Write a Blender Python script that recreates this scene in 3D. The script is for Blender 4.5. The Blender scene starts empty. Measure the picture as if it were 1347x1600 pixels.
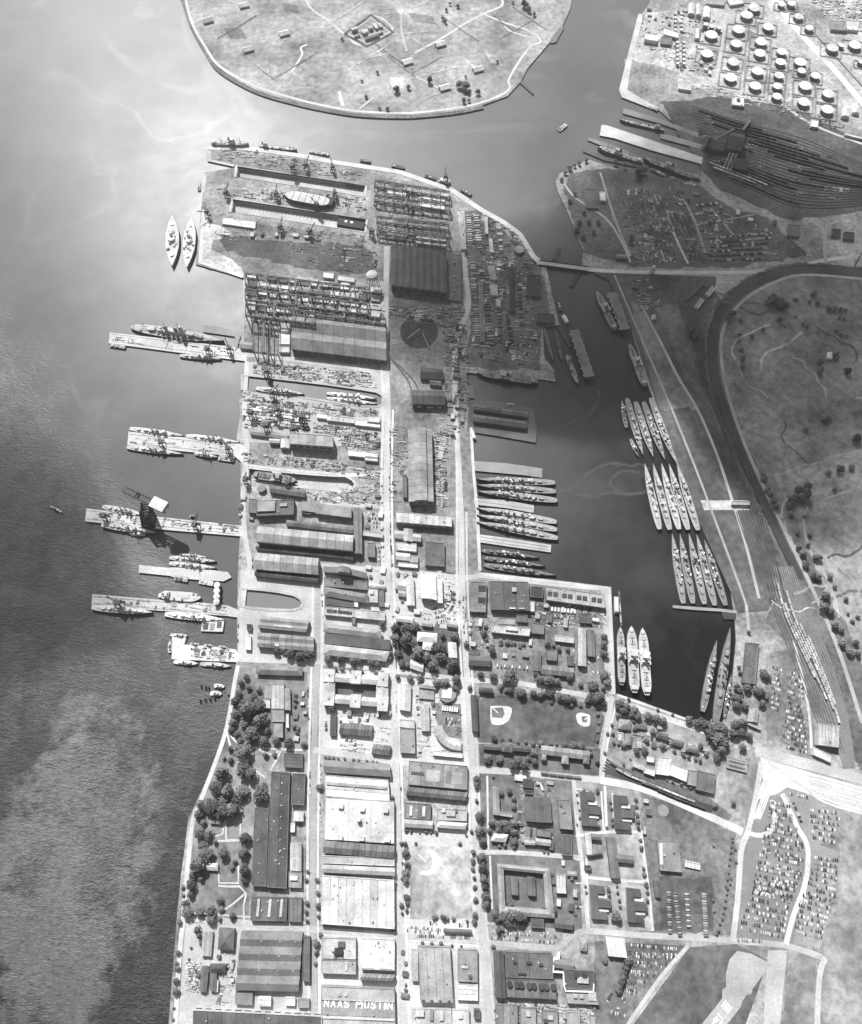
import bpy, bmesh, math, random
from mathutils import Vector, Matrix
from mathutils.geometry import delaunay_2d_cdt
R = math.radians
random.seed(7)
SC = bpy.context.scene
COL = SC.collection
# ------------------------------------------------------------------ camera
HC = 1218.0; TILT = R(22.0); FPX = 1067.0          # flying height in metres, tilt from the vertical, focal length in photo pixels
cam = bpy.data.cameras.new('camera'); cam.sensor_fit = 'VERTICAL'; cam.sensor_height = 24.0
cam.lens = 24.0 * FPX / 1600.0; cam.clip_start = 1.0; cam.clip_end = 90000.0
camo = bpy.data.objects.new('camera', cam); COL.objects.link(camo)
camo.location = (0, 0, HC); camo.rotation_euler = (TILT, 0, 0); SC.camera = camo
# ------------------------------------------------------------------ sky, sun, exposure
SUN_EL = R(46.0); SUN_AZ = R(20.0)                   # azimuth counted from +Y towards -X
sdir = Vector((-math.sin(SUN_AZ) * math.cos(SUN_EL), math.cos(SUN_AZ) * math.cos(SUN_EL), math.sin(SUN_EL)))
wd = bpy.data.worlds.new('World'); SC.world = wd; wd.use_nodes = True
nt = wd.node_tree; nt.nodes.clear()
sky = nt.nodes.new('ShaderNodeTexSky'); sky.sky_type = 'NISHITA'; sky.sun_disc = False
sky.sun_elevation = SUN_EL; sky.sun_rotation = -SUN_AZ; sky.altitude = 100; sky.dust_density = 2.0
bw = nt.nodes.new('ShaderNodeRGBToBW'); bg = nt.nodes.new('ShaderNodeBackground'); bg.inputs[1].default_value = 0.068
wo = nt.nodes.new('ShaderNodeOutputWorld')
nt.links.new(sky.outputs[0], bw.inputs[0]); nt.links.new(bw.outputs[0], bg.inputs[0]); nt.links.new(bg.outputs[0], wo.inputs[0])
sl = bpy.data.lights.new('sun', 'SUN'); sl.energy = 5.0; sl.angle = R(0.53); sl.color = (1.0, 0.995, 0.985)
so = bpy.data.objects.new('sun', sl); COL.objects.link(so)
so.rotation_euler = sdir.to_track_quat('Z', 'Y').to_euler()
SC.view_settings.view_transform = 'Standard'; SC.view_settings.look = 'None'
SC.view_settings.exposure = 0.6; SC.view_settings.gamma = 1.0; SC.view_settings.use_curve_mapping = False
SC.render.engine = 'CYCLES'
SC.cycles.max_bounces = 4; SC.cycles.diffuse_bounces = 2; SC.cycles.glossy_bounces = 2; SC.cycles.transparent_max_bounces = 8
SC.cycles.volume_bounces = 0; SC.cycles.use_denoising = True; SC.cycles.caustics_reflective = False; SC.cycles.caustics_refractive = False
# ------------------------------------------------------------------ ground positions
# photo details were measured in enlarged views of the photograph; ZN holds (x offset, y offset, enlargement) of each view
ZN = dict(A=(250,200,3.6405),B=(560,200,3.6405),C=(150,420,3.6405),D=(370,420,3.6405),E=(700,420,3.6405),F=(120,640,3.6405),G=(370,640,3.6405),
 H=(700,640,3.6405),I=(120,850,3.6405),J=(370,850,3.6405),K=(700,850,3.6405),L=(250,1050,3.6405),M=(480,1050,3.6405),N=(720,1050,3.6405),
 O=(900,1050,3.6405),P=(950,850,3.6405),Q=(240,1240,4.4444),R=(480,1240,4.4444),S=(730,1190,4.0818),T=(730,1370,4.0818),U=(1017,1170,4.0818),
 V=(1017,1370,4.0818),W=(260,0,3.6405),X=(560,0,3.6405),Y=(960,0,3.4806),Z=(850,140,2.7103),a=(900,400,3.0134),b=(950,600,3.393),
 c=(380,550,5.857),d=(590,460,4.989),e=(1080,1100,5.045),f=(960,120,3.4806),g=(1150,640,2.857),o=(0,0,1.0))
ct, st = math.cos(TILT), math.sin(TILT)
def px(z, x, y):
    a = ZN[z]; return a[0] + x / a[2], a[1] + y / a[2]
def wp(x, y, h=0.0):                                  # photo pixel -> point on the level h
    u = x - 673.5; v = 800.0 - y; D = FPX * ct - v * st; k = (HC - h) / D
    return Vector((u * k, (FPX * st + v * ct) * k, h))
def W(z, x, y, h=0.0):
    return wp(*px(z, x, y), h)
def mpp(x, y):                                        # metres per photo pixel, sideways
    return HC / (FPX * ct - (800.0 - y) * st)
def loop(z, pts, h=0.0):
    return [W(z, pts[i], pts[i + 1], h) for i in range(0, len(pts), 2)]
# ------------------------------------------------------------------ materials (all grey: the photograph is black and white)
MATS = {}
def nodes(name):
    m = bpy.data.materials.new(name); m.use_nodes = True; t = m.node_tree; t.nodes.clear()
    o = t.nodes.new('ShaderNodeOutputMaterial'); p = t.nodes.new('ShaderNodeBsdfPrincipled'); t.links.new(p.outputs[0], o.inputs[0])
    return m, t, p
def nmath(t, op, a, b=None, clamp=False):
    n = t.nodes.new('ShaderNodeMath'); n.operation = op; n.use_clamp = clamp
    for i, q in enumerate((a, b)):
        if q is None: continue
        if isinstance(q, (int, float)): n.inputs[i].default_value = q
        else: t.links.new(q, n.inputs[i])
    return n.outputs[0]
def noise(t, vec, scale, detail=4, rough=0.6):
    n = t.nodes.new('ShaderNodeTexNoise'); n.inputs['Scale'].default_value = scale; n.inputs['Detail'].default_value = detail
    n.inputs['Roughness'].default_value = rough; t.links.new(vec, n.inputs['Vector']); return n.outputs['Fac']
def ramp(t, fac, a, b, lo, hi):
    n = t.nodes.new('ShaderNodeMapRange'); n.inputs[1].default_value = a; n.inputs[2].default_value = b
    n.inputs[3].default_value = lo; n.inputs[4].default_value = hi; t.links.new(fac, n.inputs[0]); return n.outputs[0]
def albedo(t, kind):
    if kind in ('leaf', 'steel', 'paint'): return t
    e = 0.98 - 0.18 * min(1, max(0, (t - .08) / .12)); a = t ** e
    return a if a < .42 else .42 + (a - .42) * .62
def mat(tone, kind='roof'):
    tone = round(tone, 3); k = (tone, kind)
    if k in MATS: return MATS[k]
    m, t, p = nodes('%s_%03d' % (kind, tone * 1000))
    g = t.nodes.new('ShaderNodeNewGeometry').outputs['Position']
    oi = t.nodes.new('ShaderNodeObjectInfo').outputs['Random']
    S = {'roof': (0.045, 0.4, 0.62, 0.6, 0.36), 'ground': (0.012, 0.11, 1.1, 1.0, 0.0), 'grass': (0.008, 0.07, 1.15, 0.9, 0.0),
         'road': (0.02, 0.25, 0.45, 0.4, 0.08), 'steel': (0.1, 0.6, 0.2, 0.2, 0.3), 'deck': (0.05, 0.4, 0.35, 0.35, 0.15),
         'leaf': (0.05, 0.5, 0.5, 0.8, 0.75), 'paint': (0.05, 0.4, 0.1, 0.12, 0.2)}[kind]
    a = ramp(t, noise(t, g, S[0], 6), 0.3, 0.7, 1 - S[2] / 2, 1 + S[2] / 2)
    b = ramp(t, noise(t, g, S[1], 5, 0.7), 0.3, 0.7, 1 - S[3] / 2, 1 + S[3] / 2)
    c = nmath(t, 'MULTIPLY', a, b)
    if S[4]: c = nmath(t, 'MULTIPLY', c, ramp(t, oi, 0, 1, 1 - S[4] / 2, 1 + S[4] / 2))
    c = nmath(t, 'MULTIPLY', c, albedo(tone, kind))
    c = nmath(t, 'MINIMUM', c, 0.85)
    cc = t.nodes.new('ShaderNodeCombineColor')
    for i in range(3): t.links.new(c, cc.inputs[i])
    t.links.new(cc.outputs[0], p.inputs['Base Color'])
    p.inputs['Roughness'].default_value = 0.85 if kind != 'steel' else 0.6
    p.inputs['Specular IOR Level'].default_value = 0.2
    MATS[k] = m; return m
# ------------------------------------------------------------------ mesh helpers
DOCKS = []                                            # dock outlines that no ground sheet may cover
def inside(p, poly):
    c = False; n = len(poly)
    for i in range(n):
        a = poly[i]; b = poly[i - 1]
        if (a.y > p.y) != (b.y > p.y) and p.x < (b.x - a.x) * (p.y - a.y) / (b.y - a.y) + a.x: c = not c
    return c
def tri(loops, cut=False):                            # triangles of an outline (first loop) without its holes
    L0 = loops[0]; hs = list(loops[1:])
    if cut:
        x0, x1, y0, y1 = min(p.x for p in L0), max(p.x for p in L0), min(p.y for p in L0), max(p.y for p in L0)
        hs += [D for D in DOCKS if max(p.x for p in D) > x0 and min(p.x for p in D) < x1 and max(p.y for p in D) > y0 and min(p.y for p in D) < y1]
    al = [L0] + hs; pts = [p.to_2d() for L in al for p in L]; ed = []; k = 0
    for L in al:
        n = len(L); ed += [(k + i, k + (i + 1) % n) for i in range(n)]; k += n
    v, e, f, ov, oe, of = delaunay_2d_cdt(pts, ed, [], 0, 1e-5); out = []
    for q in f:
        c = (v[q[0]] + v[q[1]] + v[q[2]]) / 3
        if inside(c, L0) and not any(inside(c, h) for h in hs): out.append(tuple(q))
    return [(p.x, p.y) for p in v], out
def link(o): COL.objects.link(o); return o
def meshobj(name, verts, faces, m, parent=None, mats=None, midx=None, smooth=False):
    me = bpy.data.meshes.new(name); me.from_pydata([tuple(v) for v in verts], [], faces)
    for q in (mats or [m]): me.materials.append(q)
    if midx: me.polygons.foreach_set('material_index', midx)
    if smooth: me.polygons.foreach_set('use_smooth', [True] * len(me.polygons))
    me.update(); o = bpy.data.objects.new(name, me); link(o)
    if parent: o.parent = parent
    return o
def tag(o, label, cat, group=None):
    o['label'] = label; o['category'] = cat
    if group: o['group'] = group
    return o
def root(name, loc, label, cat, group=None, rz=0.0):
    o = bpy.data.objects.new(name, None); link(o); o.location = loc; o.rotation_euler = (0, 0, rz); o.empty_display_size = 1
    return tag(o, label, cat, group)
CACHE = {}
def unit(kind, m):
    k = (kind, m.name)
    if k in CACHE: return CACHE[k]
    bm = bmesh.new()
    if kind == 'box':                                 # 1 x 1 x 1 standing on its base
        bmesh.ops.create_cube(bm, size=1.0); bmesh.ops.translate(bm, verts=bm.verts, vec=(0, 0, 0.5))
    elif kind == 'cyl':
        bmesh.ops.create_cone(bm, cap_ends=True, segments=14, radius1=0.5, radius2=0.5, depth=1.0); bmesh.ops.translate(bm, verts=bm.verts, vec=(0, 0, 0.5))
    elif kind == 'taper':                             # a deckhouse or turret: rounded plan, sloping sides
        bmesh.ops.create_cone(bm, cap_ends=True, segments=8, radius1=0.54, radius2=0.44, depth=1.0); bmesh.ops.translate(bm, verts=bm.verts, vec=(0, 0, 0.5))
        bmesh.ops.rotate(bm, verts=bm.verts, matrix=Matrix.Rotation(R(22.5), 3, 'Z'))
    elif kind == 'mast':
        bmesh.ops.create_cone(bm, cap_ends=True, segments=5, radius1=0.5, radius2=0.2, depth=1.0); bmesh.ops.translate(bm, verts=bm.verts, vec=(0, 0, 0.5))
    elif kind == 'dome':
        bmesh.ops.create_uvsphere(bm, u_segments=10, v_segments=6, radius=0.5)
        bmesh.ops.delete(bm, geom=[v for v in bm.verts if v.co.z < -0.01], context='VERTS')
    elif kind == 'turret':                            # gun house with its barrels pointing along +X
        v = [(-.5,-.35,0),(.3,-.42,0),(.5,-.22,0),(.5,.22,0),(.3,.42,0),(-.5,.35,0)]
        bt = [bm.verts.new(q) for q in v]; tp = [bm.verts.new((q[0] * .92, q[1] * .9, 1 - (.3 if q[0] > .4 else 0))) for q in v]
        bm.faces.new(tp)
        for i in range(6): bm.faces.new((bt[i], bt[(i + 1) % 6], tp[(i + 1) % 6], tp[i]))
        for yy in (-.2, 0, .2):
            q = bmesh.ops.create_cone(bm, cap_ends=True, segments=5, radius1=.05, radius2=.035, depth=1.1)
            bmesh.ops.rotate(bm, verts=q['verts'], matrix=Matrix.Rotation(R(88), 3, 'Y')); bmesh.ops.translate(bm, verts=q['verts'], vec=(.95, yy, .5))
    elif kind == 'gable':                             # a small house: walls and roof ridge along X
        v = [(-.5,-.5,0),(.5,-.5,0),(.5,.5,0),(-.5,.5,0),(-.5,-.5,.6),(.5,-.5,.6),(.5,.5,.6),(-.5,.5,.6),(-.5,0,1),(.5,0,1)]
        b = [bm.verts.new(q) for q in v]
        for q in ((0,1,5,4),(2,3,7,6),(1,2,6,9,5),(3,0,4,8,7),(4,5,9,8),(6,7,8,9)): bm.faces.new([b[i] for i in q])
    bm.normal_update(); me = bpy.data.meshes.new(kind); bm.to_mesh(me); bm.free(); me.materials.append(m); CACHE[k] = me; return me
def part(parent, name, kind, m, loc, size, rz=0.0, rot=None):
    o = bpy.data.objects.new(name, unit(kind, m)); link(o); o.parent = parent; o.location = loc; o.scale = size
    o.rotation_euler = rot if rot else (0, 0, rz); return o
def bar(parent, name, m, a, b, w, w2=None):           # a straight girder from a to b (in the parent's own frame)
    a = Vector(a); b = Vector(b); d = b - a
    o = bpy.data.objects.new(name, unit('box', m)); link(o); o.parent = parent; o.location = a
    o.rotation_mode = 'QUATERNION'; o.rotation_quaternion = d.to_track_quat('Z', 'Y'); o.scale = (w, w2 or w, d.length); return o
def slab(name, pts, top, bottom, m, m2=None, parent=None, base=None):     # a vertical-sided slab over a ground outline
    base = base or Vector((0, 0, 0)); n = len(pts)
    vs = [Vector((p.x, p.y, top)) - base for p in pts] + [Vector((p.x, p.y, bottom)) - base for p in pts]
    tv, tr = tri([pts]); k0 = len(vs); vs += [Vector((x, y, top)) - base for x, y in tv]
    fs = [tuple(k0 + q for q in t) for t in tr]; mi = [0] * len(fs)
    for i in range(n): fs.append((i, (i + 1) % n, n + (i + 1) % n, n + i)); mi.append(1)
    return meshobj(name, vs, fs, m, parent, [m, m2 or m], mi)
SHEET = [0.06]
def sheet(name, pts, m, z=None):
    if z is None: SHEET[0] += 0.004; z = SHEET[0]
    tv, tr = tri([pts], True)
    o = meshobj(name, [(x, y, z) for x, y in tv], tr, m); o['kind'] = 'structure'; return o
RZ = [0.32]
def smooth_line(P, n=5):
    out = []
    for i in range(len(P) - 1):
        p0 = P[max(i - 1, 0)]; p1 = P[i]; p2 = P[i + 1]; p3 = P[min(i + 2, len(P) - 1)]
        for k in range(n):
            t = k / n
            out.append(0.5 * ((2 * p1) + (p2 - p0) * t + (2 * p0 - 5 * p1 + 4 * p2 - p3) * t * t + (3 * p1 - p0 - 3 * p2 + p3) * t ** 3))
    out.append(P[-1]); return out
def strip(name, P, w, m, z=None, smooth=True, parent=None, kind='structure', w2=None, jit=0.0, sub=5):
    if z is None: RZ[0] += 0.003; z = RZ[0]
    if smooth and len(P) > 2: P = smooth_line(P, sub)
    vs = []; n = len(P)
    for i, p in enumerate(P):
        d = (P[min(i + 1, n - 1)] - P[max(i - 1, 0)]); d.z = 0; d.normalize(); s = Vector((-d.y, d.x, 0))
        ww = w if w2 is None else w + (w2 - w) * i / (n - 1)
        j1, j2 = (random.uniform(-jit, jit), random.uniform(-jit, jit)) if jit else (0, 0)
        vs += [Vector((p.x, p.y, z)) + s * (ww / 2 + j1), Vector((p.x, p.y, z)) - s * (ww / 2 + j2)]
    o = meshobj(name, vs, [(2 * i, 2 * i + 1, 2 * i + 3, 2 * i + 2) for i in range(n - 1)], m, parent)
    if kind: o['kind'] = kind
    return o
def box_into(vs, fs, mi, c, ux, uy, a, b, h, k, z=0.0):
    i = len(vs)
    for zz in (z, z + h):
        for sx, sy in ((-1, -1), (1, -1), (1, 1), (-1, 1)):
            vs.append((c.x + ux.x * a * sx / 2 + uy.x * b * sy / 2, c.y + ux.y * a * sx / 2 + uy.y * b * sy / 2, zz))
    fs += [(i + 4, i + 5, i + 6, i + 7), (i, i + 1, i + 5, i + 4), (i + 1, i + 2, i + 6, i + 5), (i + 2, i + 3, i + 7, i + 6), (i + 3, i, i + 4, i + 7)]; mi += [k] * 5
# ================================================================== water and land
def make_water():
    m, t, p = nodes('water')
    g = t.nodes.new('ShaderNodeNewGeometry').outputs['Position']
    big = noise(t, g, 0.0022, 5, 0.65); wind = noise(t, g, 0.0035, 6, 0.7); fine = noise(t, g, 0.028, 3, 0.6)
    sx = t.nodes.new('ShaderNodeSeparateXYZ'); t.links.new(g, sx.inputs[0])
    # creek sediment, clear dark basin; river glare and its fading painted into the colour
    silt_glare = nmath(t, 'ADD', nmath(t, 'MULTIPLY', sx.outputs[1], 0.0006), nmath(t, 'MULTIPLY', nmath(t, 'SUBTRACT', big, 0.5), 2.2))
    silt_glare = nmath(t, 'SUBTRACT', silt_glare, nmath(t, 'MULTIPLY', nmath(t, 'MAXIMUM', nmath(t, 'SUBTRACT', sx.outputs[0], 60.0), 0.0), nmath(t, 'MULTIPLY', ramp(t, sx.outputs[1], 900.0, 1250.0, 1.0, 0.2), 0.0016)))
    silt_glare = nmath(t, 'SUBTRACT', silt_glare, nmath(t, 'MULTIPLY', nmath(t, 'MAXIMUM', nmath(t, 'SUBTRACT', -620.0, sx.outputs[0]), 0.0), 0.0009))  # glare dies off towards the far left, painted as darker base colour
    murk_glare = ramp(t, silt_glare, -0.5, 0.95, 0.008, 0.115)
    # drifting foam and oil lines: thin bands along the level lines of a warped noise
    wp_ = t.nodes.new('ShaderNodeTexNoise'); wp_.inputs['Scale'].default_value = 0.0016; wp_.inputs['Detail'].default_value = 5; wp_.inputs['Distortion'].default_value = 1.6; t.links.new(g, wp_.inputs['Vector'])
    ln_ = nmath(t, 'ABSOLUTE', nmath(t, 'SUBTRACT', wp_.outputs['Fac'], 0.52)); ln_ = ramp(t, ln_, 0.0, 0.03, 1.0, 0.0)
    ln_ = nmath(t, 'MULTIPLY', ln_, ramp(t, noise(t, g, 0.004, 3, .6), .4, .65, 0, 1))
    murk_glare = nmath(t, 'MULTIPLY', murk_glare, nmath(t, 'ADD', nmath(t, 'MULTIPLY', ln_, 0.6), 1.0))
    cc = t.nodes.new('ShaderNodeCombineColor')
    for i in range(3): t.links.new(murk_glare, cc.inputs[i])
    t.links.new(cc.outputs[0], p.inputs['Base Color'])
    t.links.new(ramp(t, wind, 0.35, 0.65, 0.37, 0.46), p.inputs['Roughness'])
    p.inputs['IOR'].default_value = 1.33
    mp = t.nodes.new('ShaderNodeMapping'); mp.inputs['Rotation'].default_value = (0, 0, R(28)); mp.inputs['Scale'].default_value = (0.45, 1.0, 1.0)
    t.links.new(g, mp.inputs[0]); wv = noise(t, mp.outputs[0], 0.2, 3, 0.8)
    # choppier water out in the open river, smooth in the sheltered basins
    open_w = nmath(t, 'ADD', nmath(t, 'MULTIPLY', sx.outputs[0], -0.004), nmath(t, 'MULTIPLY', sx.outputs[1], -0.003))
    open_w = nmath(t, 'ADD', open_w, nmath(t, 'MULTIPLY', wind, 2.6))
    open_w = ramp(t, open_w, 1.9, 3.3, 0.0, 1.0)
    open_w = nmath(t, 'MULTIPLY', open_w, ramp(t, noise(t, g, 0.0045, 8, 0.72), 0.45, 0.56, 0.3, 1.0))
    for l_ in list(t.links):
        if l_.to_node == cc: t.links.remove(l_)
    # ragged bright patch off the lower seawall: ruffled-water glitter painted into the colour
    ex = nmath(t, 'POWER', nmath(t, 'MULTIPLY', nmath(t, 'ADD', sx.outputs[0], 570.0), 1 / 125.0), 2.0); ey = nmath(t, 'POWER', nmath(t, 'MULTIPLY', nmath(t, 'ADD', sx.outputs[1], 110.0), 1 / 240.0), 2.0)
    glitter_patch = nmath(t, 'ADD', nmath(t, 'ADD', ex, ey), nmath(t, 'MULTIPLY', nmath(t, 'SUBTRACT', noise(t, g, 0.009, 9, 0.75), 0.5), 5.5))
    glitter_patch = nmath(t, 'MULTIPLY', ramp(t, glitter_patch, 0.55, 1.25, 1.0, 0.0), ramp(t, noise(t, g, 0.15, 4, .8), .3, .7, .45, 1.5))
    murk_glitter = nmath(t, 'ADD', nmath(t, 'ADD', murk_glare, nmath(t, 'MULTIPLY', open_w, 0.02)), nmath(t, 'MULTIPLY', glitter_patch, 0.085))  # choppy water lightened too, its glints painted into the colour
    for i in range(3): t.links.new(murk_glitter, cc.inputs[i])
    bp = t.nodes.new('ShaderNodeBump'); bp.inputs['Distance'].default_value = 11.0
    t.links.new(nmath(t, 'MULTIPLY', open_w, 1.0, True), bp.inputs['Strength']); t.links.new(wv, bp.inputs['Height'])
    t.links.new(bp.outputs[0], p.inputs['Normal'])
    return m
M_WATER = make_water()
WL = -3.0                                             # river level; the yard stands at 0
o_ = 'o'
SHORE = [250,1760, 263.6,1598, 276,1438, 283,1367, 288,1330, 294,1281, 312,1242, 338,1187, 349,1154, 360,1094, 365,1057, 369,1037, 371,1015, 370.5,963,
 372,888, 374,850, 376,830, 377,760, 375,747, 385,728, 366,713, 372,667, 375,648, 374,623, 382,609, 382,563, 381,490, 381,434, 306,413, 314.5,325,
 317,303, 319,270, 366,262, 368,256, 323,249.5, 322,227.5, 387,229, 525,251, 620,266, 626,267, 706,293, 752,324, 788,344, 813,362, 835,398, 848,411,
 854,420, 862,456, 874,508, 848,511, 851,560, 866,578, 867.6,596, 840,592, 763,581, 726,577, 728,612, 732,640, 734,665, 736,720, 740,736, 744,794, 747,851,
 751,894, 865,906, 955,917, 962,1083, 1005,1097, 1029,1106, 1070,1121, 1103,1132, 1128,1130, 1136,1113, 1143,1077, 1150,1000, 1148,968, 1142,924, 1115,860, 1094,818,
 1056,721, 1030,644, 1014,607, 986,513, 958,450, 950,434, 930,425, 911,420, 909,409, 911.6,392, 887,332, 872,300, 868,284, 875,271, 890,263, 918,249,
 960,262, 1000,277, 1060,290, 1095,275, 1098,255, 1102,232, 1100,212, 1050,190, 1030,172, 1000,157, 969,143, 975,118, 980,92, 991.6,66, 1001.7,23, 1014.6,6, 1022,-40, 1040,-300]
DOCK4 = loop('A', [440,218, 1168,328, 1162,386, 432,278]); DOCK5 = loop('A', [414,405, 1172,520, 1165,590, 404,478])
DOCK2 = loop('G', [62,322, 200,345, 400,362, 560,372, 620,385, 655,405, 668,425, 655,448, 620,462, 560,458, 300,432, 62,395])
DOCK3 = loop('D', [30,608, 250,632, 500,662, 700,690, 790,705, 818,720, 832,745, 825,768, 800,780, 700,775, 500,745, 300,718, 30,690])
DOCK1 = loop('J', [22,258, 80,262, 150,268, 240,280, 320,296, 356,316, 368,338, 354,360, 310,370, 200,366, 90,358, 22,350])
DOCKS += [DOCK4, DOCK5, DOCK2, DOCK3, DOCK1]
def land(name, outer, holes, m):
    loops = [outer] + holes; vs = []; fs = []; mi = []
    n0 = sum(len(L) for L in loops); k = 0
    top = [Vector((p.x, p.y, 0)) for L in loops for p in L]; bot = [Vector((p.x, p.y, -14.0)) for L in loops for p in L]
    for L in loops:
        n = len(L)
        for i in range(n): fs.append((k + i, k + (i + 1) % n, n0 + k + (i + 1) % n, n0 + k + i)); mi.append(1)
        k += n
    tv, tr = tri(loops); k0 = len(top) + len(bot)
    fs += [tuple(k0 + q for q in t) for t in tr]; mi += [0] * len(tr); bot += [Vector((x, y, 0)) for x, y in tv]
    o = meshobj(name, top + bot, fs, m, None, [m, mat(0.12, 'ground')], mi); o['kind'] = 'structure'; return o
far = 26000.0
yard = loop('o', SHORE) + [Vector((2500, far, 0)), Vector((far, far, 0)), Vector((far, -far, 0)), Vector((-500, -far, 0))]
land('ground', yard, [DOCK4, DOCK5, DOCK2, DOCK3, DOCK1], mat(0.2, 'ground'))
FORT = [250,-60, 282,0, 296,41, 320,82, 342,110, 397,140, 458,159, 507,170, 562,178.6, 630,181, 670,178.6, 714,173, 752,165, 793,150, 815,126, 824,107, 859,66, 876,47, 890,16, 894,0, 905,-60]
land('terrain', loop('o', FORT) + [Vector((2200, far, 0)), Vector((-1500, far, 0))], [], mat(0.21, 'grass'))
def water_sheet():
    outer = [Vector((-far, -far, 0)), Vector((far, -far, 0)), Vector((far, far + 10, 0)), Vector((-far, far + 10, 0))]
    holes = [DOCK4, DOCK5, DOCK2]; loops = [outer] + holes
    tv, tr = tri(loops)
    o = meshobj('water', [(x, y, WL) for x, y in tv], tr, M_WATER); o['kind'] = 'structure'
water_sheet()
def dry_dock(pts, depth, label, steps=2):
    m = mat(0.34, 'road'); c = sum(pts, Vector()) / len(pts)
    r = root('dry_dock', (c.x, c.y, 0), label, 'dry dock')
    fl = [Vector((p.x - c.x, p.y - c.y, -depth)) for p in pts]; n = len(pts)
    tv, tr = tri([fl]); meshobj('dock_floor', [(x, y, -depth) for x, y in tv], tr, m, r)
    top = [Vector((p.x - c.x, p.y - c.y, 0.5)) * 1 for p in pts]
    wall = []
    for k in range(steps + 1):                        # stepped side walls, drawn in towards the floor
        f = 1 - 0.012 * k; zt = 0.5 - depth * k / (steps + 1); zb = 0.5 - depth * (k + 1) / (steps + 1) - (0.5 if k == steps else 0)
        wall += [[Vector((p.x * f, p.y * (1 - 0.05 * k), zt)) for p in fl], [Vector((p.x * f, p.y * (1 - 0.05 * k), zb)) for p in fl]]
    vs = [p for L in wall for p in L]; fs = []
    for k in range(len(wall) - 1):
        for i in range(n): fs.append((k * n + i, k * n + (i + 1) % n, (k + 1) * n + (i + 1) % n, (k + 1) * n + i))
    meshobj('dock_wall', vs, fs, mat(0.24, 'road'), r)
    rim = [Vector((p.x - c.x, p.y - c.y, 0)) for p in pts]; out = []
    for p in rim: d = Vector((p.x, p.y * 3.0, 0)).normalized(); out.append(p + d * 5.0)
    vs = [Vector((p.x, p.y, 0.7)) for p in rim] + [Vector((p.x, p.y, 0.7)) for p in out] + [Vector((p.x, p.y, -0.5)) for p in rim] + [Vector((p.x, p.y, 0)) for p in out]
    fs = []
    for i in range(n):
        j = (i + 1) % n; fs += [(i, j, n + j, n + i), (i, 2 * n + i, 2 * n + j, j), (n + i, n + j, 3 * n + j, 3 * n + i)]
    meshobj('coping', vs, fs, mat(0.42, 'road'), r)
    return r, c
def keel_blocks(r, c, A, B, n, w, m):
    for i in range(n):
        p = A.lerp(B, (i + .5) / n) - c; d = B - A
        part(r, 'keel_block', 'box', m, (p.x, p.y, -10.9), (1.6, w, 1.4), math.atan2(d.y, d.x))
d4, c4 = dry_dock(DOCK4, 11, 'long empty dry dock with pale floor nearest the top pier')
keel_blocks(d4, c4, W('A', 450, 245, -11), W('A', 1140, 355, -11), 30, 8, mat(0.2, 'road'))
d5, c5 = dry_dock(DOCK5, 11, 'long pale dry dock with a dark caisson at its inner end')
keel_blocks(d5, c5, W('A', 430, 440, -11), W('A', 980, 525, -11), 26, 8, mat(0.2, 'road'))
d2, c2 = dry_dock(DOCK2, 10, 'round-headed dry dock with a ship at its mouth and rows of blocks')
keel_blocks(d2, c2, W('G', 340, 400, -10), W('G', 640, 425, -10), 22, 16, mat(0.42, 'road'))
def coping(L, label, name='quay_wall', w=5.0, tone=0.42):
    c = sum(L, Vector()) / len(L); r = root(name, (c.x, c.y, 0), label, 'quay wall'); n = len(L)
    vs = []; fs = []
    cx = c
    for p in L:
        d = Vector(((p.x - c.x), (p.y - c.y) * 2.2, 0)).normalized()
        vs += [(p.x - c.x, p.y - c.y, -4), (p.x - c.x, p.y - c.y, .8), (p.x - c.x + d.x * w, p.y - c.y + d.y * w, .8), (p.x - c.x + d.x * w, p.y - c.y + d.y * w, 0)]
    for i in range(n - 1):
        for k in range(3): fs.append((4 * i + k, 4 * i + k + 1, 4 * i + 5 + k, 4 * i + 4 + k))
    meshobj('coping', vs, fs, mat(tone * .7, 'road'), r)
coping(DOCK3, 'pale kerb wall round the flooded dock holding three grey warships', w=6)
coping(DOCK1, 'pale kerb wall round the still short basin between big warehouses', w=6)
# murky standing water of the short basin
bw_, bt_, bp_ = nodes('basin_water'); bp_.inputs['Base Color'].default_value = (.16, .16, .16, 1); bp_.inputs['Roughness'].default_value = .5; bp_.inputs['IOR'].default_value = 1.33
DK_ = DOCKS[:]; DOCKS.clear()
sheet('basin_water', loop('J', [22,258, 80,262, 150,268, 240,280, 320,296, 356,316, 368,338, 354,360, 310,370, 200,366, 90,358, 22,350]), bw_, WL + 0.1); DOCKS += DK_
for L, lb in (([30,608, 32,690], 'thin pale gate across the mouth of the flooded dock'), ([22,256, 22,352], 'low gate across the mouth of the short basin'),):
    z = 'D' if L[0] == 30 else 'J'
    a, b = loop(z, L); r = root('dock_gate', (a + b) / 2, lb, 'dock gate')
    d = (b - a); part(r, 'gate_wall', 'box', mat(.4, 'road'), (0, 0, -6), (d.length, 5, 6.6), math.atan2(d.y, d.x))
    part(r, 'walkway', 'box', mat(.3, 'road'), (0, 0, .6), (d.length, 2, .5), math.atan2(d.y, d.x))
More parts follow.
